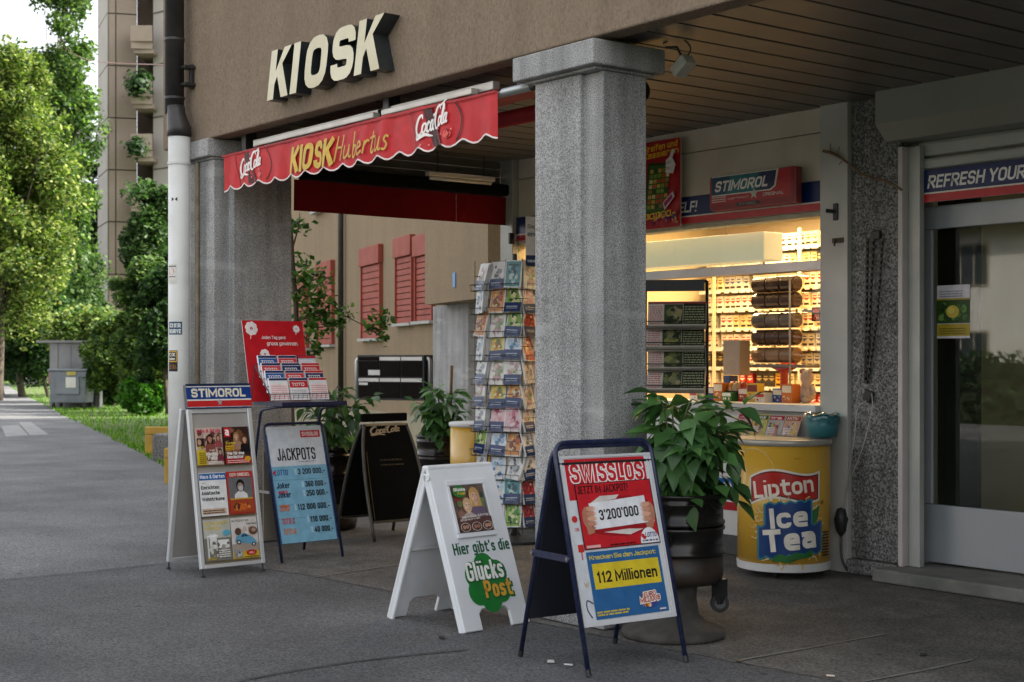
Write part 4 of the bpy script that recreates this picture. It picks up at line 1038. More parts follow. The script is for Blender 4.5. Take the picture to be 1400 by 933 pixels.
for k, z in enumerate(shz):
    x = SX0 + .05
    while x < -8.42:
        nm = r_.choices([p[0] for p in packcols], [8, 3.5, 1.0 + 1.5 * (k in (0, 6, 8)), .7 + 3 * (k == 1), 2.5, 1.0])[0]
        run = r_.randint(2, 5)
        for j in range(run):
            if x > -8.42: break
            pxx = CX + F * (RGT.x * x + RGT.y * SY) / (FWD.x * x + FWD.y * SY)
            if pxx > 900:
                o = bpy.data.objects.new('cigarette_pack', packm[nm]); COL.objects.link(o)
                o.matrix_basis = Matrix.Translation((x, SY + .03 + r_.uniform(0, .03), z + .0225)) @ panelM((0, 0, 0))
                lab = nm + ' cigarette packs'
                tag(o, f'{nm} cigarette pack on the {ords[k]} lit shelf of the kiosk', 'cigarette pack', f'{nm} cigarette packs on the {ords[k]} shelf')
            x += .078 + r_.uniform(0, .005)
        if r_.random() < .2: x += .05
for z in shz: 
    m = MB(); x = SX0
    while x < SX1 - .2:
        w_ = r_.uniform(.05, .09); m.box((x, SY - .006, z - .012), (x + w_, SY - .001, z + .02)); x += w_ + r_.uniform(.01, .06)
    o = m.build('price_strip', M_WHITEP, SH, world=True); o['kind'] = 'stuff'
# small goods along the hatch sill
goods = [('white gum box', 'e4dfd2', 'b03a30'), ('blue sweet box', '2a4a8a', 'e0d8c0'), ('orange sweet box', 'd0702a', 'f0e0c0'), ('green gum box', '3a7a3a', 'e8e8d8'), ('red lighter box', 'b0281e', 'e8d8c8'), ('yellow sweet box', 'd8b030', '7a2a18')]
for k in range(9):
    nm, c1, c2 = goods[k % 6]
    x = -8.34 + k * .118; hgt = .07 + .035 * ((k * 7) % 3)
    t = thing('sweet_box', f'small {nm} on the hatch sill, {("first", "second", "third", "fourth", "fifth", "sixth", "seventh", "eighth", "ninth")[k]} from the newspaper rack', 'sweet box', (x, 8.27 + .03 * ((k * 5) % 3), 1.166), R((k * 37) % 17 - 8), 'sweet boxes on the hatch sill')
    P = Print(.10, hgt, c1, .09); P.rect(.05, .55, .95, .92, c2); P.blobs(.08, .08, .92, .5, 7, [c2, 'e8e0d0', 'a04030', 'd8c060'], .05, .13, 70 + k); P.build('carton', t, panelM((0, 0, 0)), printmat('gloss_print', .3))
# tube dispenser on the hatch counter
TD = thing('tube_dispenser', 'clear display with five rows of dark sweet tubes in the hatch', 'dispenser', (-7.86, 8.75, 1.165))
M_TUBE = [surf('tube_brown', (.05, .03, .025), (.09, .055, .04), 9, .25, .2), surf('tube_grey', (.10, .09, .08), (.2, .17, .14), 9, .25, .2), surf('tube_tan', (.30, .2, .12), (.22, .14, .08), 9, .25, .1)]
for i, z in enumerate((2.086, 1.955, 1.80, 1.665, 1.525)):
    for j in range(3):
        x0 = -8.07 + j * .148
        MB().tube([(x0, 8.75, z), (x0 + .14, 8.75, z)], .062, 18).build('sweet_tube', M_TUBE[(i * 2 + j * 3 + (i == 1)) % 3], TD, world=True, smooth=False, bevel=.006)
    MB().tube([(-7.625, 8.75, z), (-7.52, 8.75, z - .01)], .064, 18, False).build('clear_cap', glass('acrylic', (.93, .88, .78), .05, 1.2), TD, world=True, smooth=True)
MB().box((-8.10, 8.83, 1.43), (-7.45, 8.838, 2.17)).build('clear_back', glass('acrylic', (.93, .88, .78), .05, 1.2), TD, world=True)
MB().box((-8.08, 8.68, 1.425), (-7.50, 8.86, 1.45)).build('tray', surf('grey_plastic', (.18, .17, .15), (.14, .13, .12), 5, .4), TD, world=True, bevel=.006)
MB().lathe([(.10, .0), (.03, -.04), (.035, -.26)], (-7.78, 8.76, 1.425), 16).build('stem', surf('red_plastic', (.42, .03, .02), (.36, .025, .02), 5, .35), TD, world=True, smooth=True)
t = thing('cup_box', 'tall clear cup box on a blue stand in the serving hatch', 'box', (-8.14, 8.6, 1.165))
MB().prism([(-.09, -.06), (.09, -.06), (.09, .06), (-.09, .06)], .28, Matrix.Translation((0, 0, .2))).build('clear_box', surf('box_tan', (.38, .30, .22), (.32, .25, .18), 5, .3), t, bevel=.004)
MB().box((-.10, -.05, 0), (-.03, .05, .195)).build('blue_stand', surf('blue_plastic', (.02, .05, .16), (.02, .04, .13), 5, .4), t, bevel=.004)
t = thing('snack_basket', 'small basket of red and orange snack bags in the serving hatch', 'basket', (-7.95, 8.42, 1.165))
MB().lathe([(.085, 0), (.11, .08), (.112, .08), (.09, .005)], (0, 0, 0), 14, False).build('basket', M_BLACKM, t)
for k in range(6):
    a = k * 1.05; m = MB(); m.lathe([(.004, 0), (.035, .03), (.042, .07), (.03, .11), (.002, .135)], (.05 * math.cos(a), .05 * math.sin(a), .02), 8); m.build('snack_bag', surf(f'snack{k % 3}', [(.5, .06, .03), (.55, .25, .05), (.45, .32, .2)][k % 3], [(.35, .04, .02), (.4, .15, .03), (.4, .25, .1)][k % 3], 25, .3), t, smooth=True)
t = thing('soft_toy', 'small pale soft toy seated at the window-post end of the hatch', 'toy', (-7.28, 8.45, 1.165))
m = MB()
m.lathe([(.01, 0), (.06, .03), (.065, .08), (.04, .13), (.03, .14), (.05, .17), (.05, .21), (.02, .245), (.003, .25)], (0, 0, 0), 14)
for s in (-1, 1):
    m.tube([(s * .05, 0, .12), (s * .085, -.02, .07)], [.022, .018], 8); m.tube([(s * .03, -.03, .03), (s * .05, -.09, .02)], [.026, .024], 8); m.lathe([(.002, 0), (.018, .01), (.016, .03), (.002, .035)], (s * .035, 0, .225), 8)
m.build('body', surf('plush', (.55, .42, .32), (.45, .32, .24), 30, .9, 0, .5, 100), t, smooth=True)
t = thing('bottle_row', 'small clear bottle with a red cap beside the soft toy', 'bottle', (-7.42, 8.55, 1.165)); t.name = 'bottle'
MB().lathe([(.03, 0), (.032, .1), (.03, .16), (.013, .2), (.013, .22)], (0, 0, 0), 14).build('glass_body', glass('acrylic', (.93, .88, .78), .05, 1.2), t, smooth=True)
MB().lathe([(.016, .22), (.016, .25)], (0, 0, 0), 12).build('cap', surf('red_plastic', (.42, .03, .02)), t)
t = thing('price_card', 'black and red price card hanging in the kiosk by the window post', 'price card', tuple(PY(1115, 430, 9.2)))
P = Print(.085, .115, '1a1010', .003); P.rect(.08, .62, .92, .92, 'b02018'); P.text('450', .15, .12, .7, .36, 'd84030', .04, .1); P.build('card', t, panelM((-.04, 0, -.057)))
MB().tube([(-8.0 + .42, 8.6, 1.166), (-8.0 + .42, 8.6, 2.13)], .008, 8).build('pole', M_STEEL, t, world=True)
# magazines lying along the counter ledge
MAGC = [('pink and white', 'd9a8a8', 'b02a40'), ('yellow and green', 'c9bd6a', '4a6a3a'), ('grey and red', 'b8b4b0', 'b02a28'), ('pale orange', 'd0a890', 'a04a20')]
xm = XofPx(1004, 8.02)
for k in range(4):
    x = xm + k * .155
    t = thing('magazine', f'{MAGC[k][0]} magazine leaning on the counter ledge behind the yellow cooler', 'magazine', (x, 7.99, .895), 0, 'magazines on the counter ledge')
    P = Print(.15, .21, MAGC[k][1], .006); P.rect(.04, .8, .96, .96, MAGC[k][2]); P.text(['Joy', 'REVUE', 'tina', 'AKTIV'][k], .1, .83, .7, .1, 'f0ece8', .04); P.blobs(.05, .05, .95, .76, 26, ['d0b0a0', '8a6a5a', 'e0d8c8', 'b04a50', 'd8c060', '5a6a8a', 'c89080'], .06, .16, 20 + k); P.lines(.08, .3, .6, .55, 4, 'f0ece8', .5, k)
    P.build('cover', t, panelM((0, 0, 0), R(24)), printmat('gloss_print', .3))
# ================================================================ DRINKS COOLER
CL = thing('drinks_cooler', 'round yellow ice tea cooler on castors below the kiosk window', 'cooler', (-6.88, 7.74, 0))
cc = (-6.88, 7.74)
M_YEL = surf('cooler_yellow', (.62, .36, .035), (.55, .31, .03), 1.5, .35, 0, .015, 20, coat=.4)
MB().lathe([(.30, .10), (.32, .105), (.32, .905)], (0, 0, 0), 48).build('body', M_YEL, CL, smooth=True)
MB().lathe([(.30, .045), (.322, .05), (.324, .103), (.30, .104)], (0, 0, 0), 48).build('base_rim', M_WHITEP, CL)
m = MB(); m.lathe([(.32, .90), (.332, .905), (.334, .935), (.325, .945), (.3, .94)], (0, 0, 0), 48); m.build('top_rim', surf('rim_grey', (.42, .40, .34), (.36, .34, .29), 4, .35, .3), CL, smooth=True)
MB().lathe([(.001, .937), (.30, .938)], (0, 0, 0), 40, False).build('lid', glass('lid_glass', (.6, .6, .55), .02, 1.5), CL)
MB().lathe([(.001, .80), (.30, .801)], (0, 0, 0), 40, False).build('inner_tray', M_WHITEP, CL)
for a in (200, 300, 70):
    x, y = .24 * math.cos(R(a)), .24 * math.sin(R(a))
    m = MB(); m.tube([(x - .012, y, .024), (x + .012, y, .024)], .024, 12); m.box((x - .02, y - .012, .024), (x + .02, y + .012, .052)); m.build('castor', M_BLACK, CL)
AC = math.atan2(-cc[1], -cc[0])
def strip(P, fb, ft, x0, x1, c, n=20):
    P.z += P.STEP; vs = []; fs = []
    for i in range(n + 1):
        u = x0 + (x1 - x0) * i / n
        vs += [(u * P.w, fb(u) * P.h, P.z), (u * P.w, ft(u) * P.h, P.z)]
        if i: fs.append((2 * i - 2, 2 * i, 2 * i + 1, 2 * i - 1))
    P.raw(vs, fs, lin(c))
P = Print(1.16, .98, None); P.sub = .02
# pale ring
P.stroke([(0.30 + .14 * math.cos(R(a)), .655 + .17 * math.sin(R(a))) for a in range(-10, 240, 10)], .012, 'd2ac58')
wv = lambda u: .035 * math.sin((u - .3) / .42 * math.pi * 1.6 + .3) + (u - .3) * .16
strip(P, lambda u: .43 + wv(u), lambda u: .635 + wv(u), .275, .725, 'e4dccb'); strip(P, lambda u: .445 + wv(u), lambda u: .62 + wv(u), .287, .713, '5a1414'); strip(P, lambda u: .455 + wv(u), lambda u: .61 + wv(u), .295, .705, 'b3261e')
P.text('Lipton', .315, .452, .37, .145, 'ece2d0', .035, 0, 7)
r_ = random.Random(3)
for k in range(46):
    a = r_.uniform(0, 6.28); rr = r_.uniform(.14, .23)
    x, y = .52 + rr * .95 * math.cos(a), .26 + rr * 1.0 * math.sin(a)
    P.stroke([(x, y), (x + .03 * math.cos(a + 1), y + .035 * math.sin(a + 1)), (x + .05 * math.cos(a + .3), y + .05 * math.sin(a + .3))], .008, r_.choice(['e0c27a', 'd8b460', 'ecd9a8']), 3)
P.poly([(.60, .36), (.68, .41), (.715, .44), (.70, .34), (.66, .29)], '2a6a2a')
P.poly([(.43, .06), (.52, .04), (.62, .09), (.68, .13), (.6, .14), (.5, .11)], '2a6e32')
for c, e in (('2b7f8c', .018), ('1c3e78', .006)):
    strip(P, lambda u: .265 - e + (u - .38) * .08 + .010 * math.sin(u * 90), lambda u: .435 + e + (u - .38) * .10 + .008 * math.sin(u * 110), .395 - e, .645 + e, c, 26)
    strip(P, lambda u: .085 - e + (u - .38) * .12 + .010 * math.sin(u * 95 + 2), lambda u: .285 + e + (u - .38) * .06 + .010 * math.sin(u * 80 + 1), .355 - e, .715 + e, c, 30)
strip(P, lambda u: .045 + (u - .42) * .16, lambda u: .085 + (u - .42) * .16 + .01 * math.sin(u * 70), .43, .66, '2a6e32', 16)
P.text('Ice', .42, .275, .215, .14, 'ede6d6', .05, 0, 5); P.text('Tea', .385, .11, .305, .155, 'ede6d6', .055, 0, 6)
P.ell(.735, .455, .013, .015, '8a6a20'); 
for k in range(9): P.rect(.735, .08 + k * .02, .80, .092 + k * .02, '4a3410')
P.rect(.55, .76, .59, .763, '8a5a20')
wrap_print(P, cc, .3205, .075, AC + .03, 'artwork', CL, printmat('cooler_print', .35, .4))
BN = thing('waste_bin', 'small teal bin with a clear liner hung behind the yellow cooler', 'bin', (-6.74, 7.985, .95))
MB().lathe([(.095, 0), (.115, .15), (.118, .15), (.1, .005)], (0, 0, 0), 24).build('bucket', surf('teal_plastic', (.03, .17, .19), (.025, .14, .16), 3, .4), BN, smooth=True)
m = MB(); m.lathe([(.12, .09), (.127, .12), (.125, .155), (.112, .165), (.10, .13)], (0, 0, 0), 40, False); bg = m.mesh('liner')
for v in bg.vertices:
    a = math.atan2(v.co.y, v.co.x); k = 1 + .05 * math.sin(a * 9) + .04 * math.sin(a * 5 + 1); v.co.x *= k; v.co.y *= k; v.co.z += .012 * math.sin(a * 6)
link('liner', bg, glass('liner_plastic', (.75, .85, .85), .15, 1.6), BN, smooth=True)

# ================================================================ PAVEMENT BOARDS
# each faces its own -y; origin at the front left foot
def lean(y, z, w, d):
    """point at width w and distance d up a panel whose foot is (y,z)"""
    return None
# ---- 1. navy tubular A-board, nearest
b1 = thing('sidewalk_board', 'navy tubular A-board with red and blue lottery posters, nearest the camera', 'sign board', tuple(G(805, 925)), R(85.96))
W_, H_, DP = .60, 1.085, .575
th = math.atan2(DP / 2, H_); LN = math.hypot(DP / 2, H_)
def bp(u, l): return Vector((u, l * math.sin(th), l * math.cos(th)))
def bq(u, l): return Vector((u, DP - l * math.sin(th), l * math.cos(th)))
MB().tube(bend([bp(0, 0.012), bp(0.0, LN), bp(W_, LN), bp(W_, .012)], .075, 6), .0125, 10).build('front_frame', M_NAVY, b1, smooth=True)
MB().tube(bend([bq(0, 0.012), bq(0.0, LN - .02), bq(W_, LN - .02), bq(W_, .012)], .075, 6), .0125, 10).build('rear_frame', M_NAVY, b1, smooth=True)
for f, q in ((bp, 0), (bp, W_), (bq, 0), (bq, W_)): MB().tube([f(q, 0.0), f(q, .03)], .0145, 10).build('foot_cap', M_BLACK, b1)
MB().tube([bp(0, LN - .105), bp(W_, LN - .105)], .007, 8).build('cross_bar', M_BLACKM, b1)
for x in (0, W_):
    s = -1 if x == 0 else 1
    a, c = bp(x, .555), bq(x, .50)
    m = MB(); m.box((x + s * .014 - .002, a.y, a.z - .017), (x + s * .014 + .002, c.y, a.z + .017)); m.build('side_strap', M_NAVY, b1)
    MB().tube([(x + s * .008, a.y + .006, a.z), (x + s * .024, a.y + .006, a.z)], .011, 10).build('bolt', M_STEEL, b1); MB().tube([(x + s * .008, c.y, a.z), (x + s * .024, c.y, a.z)], .011, 10).build('bolt', M_STEEL, b1)
m = MB(); Mq = Matrix(((1, 0, 0, 0), (0, -math.sin(th), math.cos(th), DP), (0, math.cos(th), math.sin(th), 0), (0, 0, 0, 1)))
m.box((.016, .20, -.004), (W_ - .016, 1.03, .004), Mq); m.build('rear_panel', surf('rear_black', (.01, .012, .02), (.016, .018, .028), 6, .5), b1)
PW, PH = W_ - .03, .83
Mp = panelM((.015, 0, 0), th)
m = MB(); m.box((0, .225, -.012), (PW, .225 + PH, 0.0), Mp); m.build('front_panel', surf('board_white', (.66, .67, .68), (.60, .61, .62), 3, .45), b1, bevel=.003)
m = MB()
for a, b in (((0, .225), (PW, .245)), ((0, .225 + PH - .012), (PW, .225 + PH)), ((0, .246), (.012, .224 + PH - .012)), ((PW - .03, .246), (PW - .024, .224 + PH - .012)), ((PW - .012, .246), (PW, .224 + PH - .012))): m.box((a[0], a[1], .0005), (b[0], b[1], .006), Mp)
m.build('snap_frame', surf('snap_white', (.58, .59, .60), (.52, .53, .54), 3, .4), b1)
M0 = Mp @ Matrix.Translation((0, .225, .0015))
RD = 'c4222c'
P = Print(PW, PH, None)
P.rect(.02, .02, .95, .98, 'cfd3d8'); P.rect(.05, .735, .925, .98, RD)
P.text('SWISSLOS', .10, .838, .79, .112, 'f1ece8', .03, 0, 0, .014); P.text('SWISSLOS', .10, .838, .79, .112, RD, .03)
for x, y, w, h in ((.06, .43, .06, .045), (.085, .385, .012, .05)): P.rect(x, y, x + w, y + h, 'c4302a')
P.ell(.07, .625, .03, .02, 'c4302a'); P.text('DIE', .055, .555, .05, .018, 'c4302a', .02)
P.text('W', .065, .225, .05, .03, 'c09a3a', .01); P.stroke([(.13, .13), (.07, .15), (.06, .10), (.10, .05)], .006, '303a50')
P.build('base_poster', b1, M0)
Mt = Mp @ Matrix.Translation((.12 * PW, .225 + .44 * PH, .0062)) @ Matrix.Rotation(R(.6), 4, 'Z')
P = Print(.475, .325, '141012'); P.rect(.012, .012, .988, .988, 'c4202a')
P.text('JETZT IM JACKPOT!', .025, .84, .66, .12, '141012', .045)
P.poly([(.12, .30), (.2, .22), (.4, .17), (.6, .15), (.8, .2), (.93, .32), (.96, .52), (.9, .7), (.7, .76), (.45, .78), (.2, .73), (.11, .58)], '9c1820')
P.poly([(.28, .24), (.62, .17), (.8, .24), (.6, .26)], 'd9d2cc'); P.poly([(.15, .68), (.3, .79), (.55, .79), (.5, .73)], 'd9d2cc'); P.poly([(.9, .3), (.97, .34), (.97, .56), (.91, .5)], 'd9d2cc')
P.poly([(.17, .29), (.90, .33), (.88, .75), (.14, .69)], 'e8e9ec')
P.text("3'200'000", .255, .42, .52, .16, '1a1a1c', .03, 0, 2)
sk = ['c89078', 'd9a58c', 'b87c64']
for s in (0, 1):
    cx0 = .125 if s == 0 else .895
    P.ell(cx0 - (.02 if s == 0 else -.02), .48, .07, .17, sk[2])
    for k in range(4):
        P.ell(cx0 + (.03 if s == 0 else -.03), .385 + k * .075, .062, .037, sk[k % 2]); P.ell(cx0 + (.075 if s == 0 else -.075), .385 + k * .075, .014, .02, 'e8c4b0')
    P.poly([(cx0 - .06, .33), (cx0 + .06, .33), (cx0 + .03, .24), (cx0 - .05, .22)], sk[2])
P.ell(.855, .015, .125, .235, 'e9eaee', 20, 0, 180)
P.text('LOTTO', .80, .10, .15, .075, '20356a', .05, .1); P.ell(.77, .13, .022, .032, 'c4202a'); P.ell(.785, .10, .02, .03, 'c4202a'); P.lines(.76, .04, .96, .07, 1, '505060', .8)
P.lines(.33, .03, .66, .055, 1, '3a0a0c', .8); P.rect(.02, .02, .20, .06, 'e8b0b0')
P.build('jackpot_poster', b1, Mt)
Mt = Mp @ Matrix.Translation((.135 * PW, .225 + .035 * PH, .0062)) @ Matrix.Rotation(R(.5), 4, 'Z')
P = Print(.45, .325, '2a6296')
P.text('Knacken Sie den Jackpot:', .03, .865, .92, .085, 'd8c23c', .035)
P.rect(.05, .44, .965, .82, 'dcc32e'); P.text('112 Millionen', .09, .53, .83, .17, '17171a', .035)
P.lines(.02, .05, .46, .13, 2, 'c9b23c', .6, 5)
P.ell(.76, .2, .13, .13, '3a4a90'); P.blobs(.62, .08, .9, .34, 26, ['d8a028', 'b03028', 'e8d8b0', '6a80c0', 'c86a28'], .015, .04, 8)
for c, e in (('f0e6d8', .009), ('b02a26', 0)): P.text('EURO', .67, .235, .17, .075, c, .03, .1, 4, e); P.text('MILLIONS', .61, .155, .28, .08, c, .03, .1, 4, e)
P.rect(.86, .03, .95, .055, 'd8c8d0')
P.build('millions_poster', b1, Mt)
# ---- 2. white plastic A-board
b2_ = thing('sidewalk_board', 'white plastic A-board with green clover lettering and a framed magazine', 'sign board', tuple(G(636, 866)), R(95.5))
W_, H_, DP = .495, .888, .69
th = math.atan2(DP / 2 - .02, H_); LN = math.hypot(DP / 2 - .02, H_)
M_PLW = surf('white_plastic', (.72, .74, .76), (.66, .68, .70), 2.5, .4, 0, .02, 60, c3=(.5, .5, .48), s3=5, a3=.25)
M_PLI = surf('white_plastic_in', (.60, .60, .60), (.54, .54, .54), 2.5, .5)
def aboard_panel(Mx, name, inner=False):
    hole = (.17, .335, .11)                            # left and right edge and height of the cut-out at the foot
    outl = [(0, 0), (.135, 0), (.135, .09), (.16, .115), (W_ - .16, .115), (W_ - .135, .09), (W_ - .135, 0), (W_, 0), (W_, LN), (0, LN)]
    m = MB(); m.prism(outl, .022, Mx @ Matrix.Translation((0, 0, -.022)))
    for x0, x1 in ((0, .02), (W_ - .02, W_)): m.box((x0, .002, -.055), (x1, LN - .03, -.0225), Mx)
    return m.build(name, M_PLW, b2_, bevel=.006)
Mf = panelM((0, 0, 0), th)
aboard_panel(Mf, 'front_panel')
Mr = Matrix.Translation((W_, DP, 0)) @ Matrix.Rotation(math.pi, 4, 'Z') @ panelM((0, 0, 0), th)
aboard_panel(Mr, 'rear_panel')
m = MB(); m.box((.0, DP / 2 - .026, LN * math.cos(th) - .03), (W_, DP / 2 + .026, LN * math.cos(th) + .006)); m.build('top_ridge', M_PLW, b2_, bevel=.01)
for x in (-.004, W_ + .004): MB().tube([(x - .006, DP / 2 - .035, H_ - .06), (x + .006, DP / 2 - .035, H_ - .06)], .016, 12).build('hinge_pin', M_PLW, b2_)
m = MB(); m.box((.03, -.03 + DP - .11, .40), (W_ - .03, DP - .20, .415)); m.build('inner_brace', M_PLI, b2_)
m = MB()
f0, f1, g0, g1 = .10, W_ - .10, .52, .855
for a, b in (((f0, g0), (f1, g0 + .028)), ((f0, g1 - .03), (f1, g1)), ((f0, g0 + .029), (f0 + .02, g1 - .031)), ((f1 - .02, g0 + .029), (f1, g1 - .031))): m.box((a[0], a[1], .0005), (b[0], b[1], .014), Mf)
m.build('poster_frame', M_PLW, b2_, bevel=.003)
pw, ph = f1 - f0 - .044, g1 - g0 - .062
P = Print(pw, ph, '7a5a4c')
P.blobs(0, 0, 1, 1, 40, ['8a3a30', '6a7a4a', 'b08a70', '503028', '9a6a5a', '3a4a3a'], .05, .16, 4)
P.person(.66, .62, .115, 'dcae92', 'c49a5c', '6a5a70'); P.person(.38, .44, .10, 'e4bc9e', 'c8a880', 'b8a8a0', False)
P.rect(0, 0, 1, .30, '5a3a34'); P.text('Baby-Glück & Erfolg', .12, .27, .8, .06, 'e8e0d8', .03, .1, 3); P.text('Stars privat', .06, .22, .6, .05, 'e8e0d8', .03, .1, 3)
for x, c in ((.17, 'b88a74'), (.5, '9a6a5c'), (.83, 'c09078')):
    P.ell(x, .10, .145, .095, 'd8ccc0'); P.ell(x, .10, .13, .085, '4a3028'); P.ell(x - .04, .10, .05, .045, c); P.ell(x + .05, .105, .045, .04, c)
P.ell(.2, .86, .19, .13, '2f7a34'); P.text('Glücks', .05, .87, .34, .07, 'eeeae2', .05); P.text('Post', .14, .79, .24, .06, 'd8a838', .05)
P.build('magazine_print', b2_, Mf @ Matrix.Translation((f0 + .022, g0 + .03, .003)), printmat('gloss_print', .3))
MB().box((f0 + .021, g0 + .029, .009), (f1 - .021, g1 - .031, .0105), Mf).build('clear_cover', glass('cover_acrylic', (.93, .95, .95), .05, 1.2), b2_)
P = Print(W_, LN, None)
GR = '1c7a30'
P.text("Hier gibt's die", .10, .44, .86, .085, '1d5a3c', .04)
for k in range(6):
    a = R(30 + 60 * k); P.ell(.50 + .185 * math.cos(a), .272 + .098 * math.sin(a), .155, .082, GR, 20)
P.ell(.50, .272, .22, .12, GR)
P.text('Glücks', .225, .285, .56, .115, '14602a', .055, 0, 0, .014); P.text('Glücks', .21, .29, .56, .115, 'f0efe9', .055)
P.text('Post', .43, .175, .42, .105, '14602a', .055, 0, 0, .014); P.text('Post', .42, .18, .42, .105, 'dca53a', .055)
P.build('lettering', b2_, Mf @ Matrix.Translation((0, 0, .0012)), printmat('gloss_print', .35))
# ---- 3. magazine stand
b3 = thing('magazine_stand', 'aluminium A-stand with blue gum header holding six magazines', 'sign board', tuple(G(275, 790)), R(91.6))
W_, H_, DP = .50, 1.31, .53
th = math.atan2(DP / 2 - .02, H_); LN = math.hypot(DP / 2 - .02, H_)
Mf = panelM((0, 0, 0), th)
Mr = Matrix.Translation((W_, DP, 0)) @ Matrix.Rotation(math.pi, 4, 'Z') @ panelM((0, 0, 0), th)
for Mx, nm in ((Mf, 'front_frame'), (Mr, 'rear_frame')):
    m = MB()
    for x0 in (0, W_ - .032): m.box((x0, .055, -.02), (x0 + .032, LN - .1685, .012), Mx)
    m.box((.033, .055, -.018), (W_ - .033, .082, .010), Mx); m.box((.033, LN - .20, -.018), (W_ - .033, LN - .1685, .006), Mx)
    m.build(nm, surf('stand_alu', (.62, .63, .63), (.56, .57, .57), 4, .35, .35), b3, bevel=.004)
    for x0 in (.016, W_ - .016):
        m = MB(); m.tube([Mx @ Vector((x0, .055, -.004)), Mx @ Vector((x0, .01, -.004))], .006, 8); q = Mx @ Vector((x0, 0, -.004)); m.lathe([(.016, 0), (.016, .008), (.006, .014)], (q.x, q.y, 0.001), 10); m.build('foot', M_BLACK, b3)
    m = MB(); m.box((.034, .084, -.012), (W_ - .034, LN - .202, -.008), Mx); m.build('back_sheet' if Mx is Mf else 'rear_sheet', surf('grey_sheet', (.36, .345, .32), (.30, .285, .265), 3, .35), b3)
m = MB(); m.box((-.004, LN - .168, -.022), (W_ + .004, LN + .008, .02), Mf); m.build('header_box', surf('header_dark', (.05, .055, .07), (.07, .07, .09), 6, .4), b3, bevel=.006)
P = Print(W_ + .004, .172, 'e0ddd4'); P.rect(0, .36, 1, .86, '1a3f85'); P.rect(0, .90, 1, 1, '23304a'); P.rect(0, .05, 1, .30, 'c42a2c'); P.rect(0, 0, 1, .03, '1a3f85')
P.text('STIMOROL', .07, .44, .84, .36, 'ebe3c8', .05)
P.poly([(.5 + (.045 if k % 2 == 0 else .018) * math.sin(k * math.pi / 5), .22 + (.16 if k % 2 == 0 else .06) * math.cos(k * math.pi / 5)) for k in range(10)], '9aa0a4')
P.build('header_print', b3, Mf @ Matrix.Translation((-.002, LN - .165, .0215)), printmat('gloss_print', .3))
for l0 in (.10, .41, .765): MB().box((.034, l0 - .012, .002), (W_ - .034, l0, .022), Mf).build('magazine_ledge', glass('acrylic', (.93, .88, .78), .05, 1.2), b3)
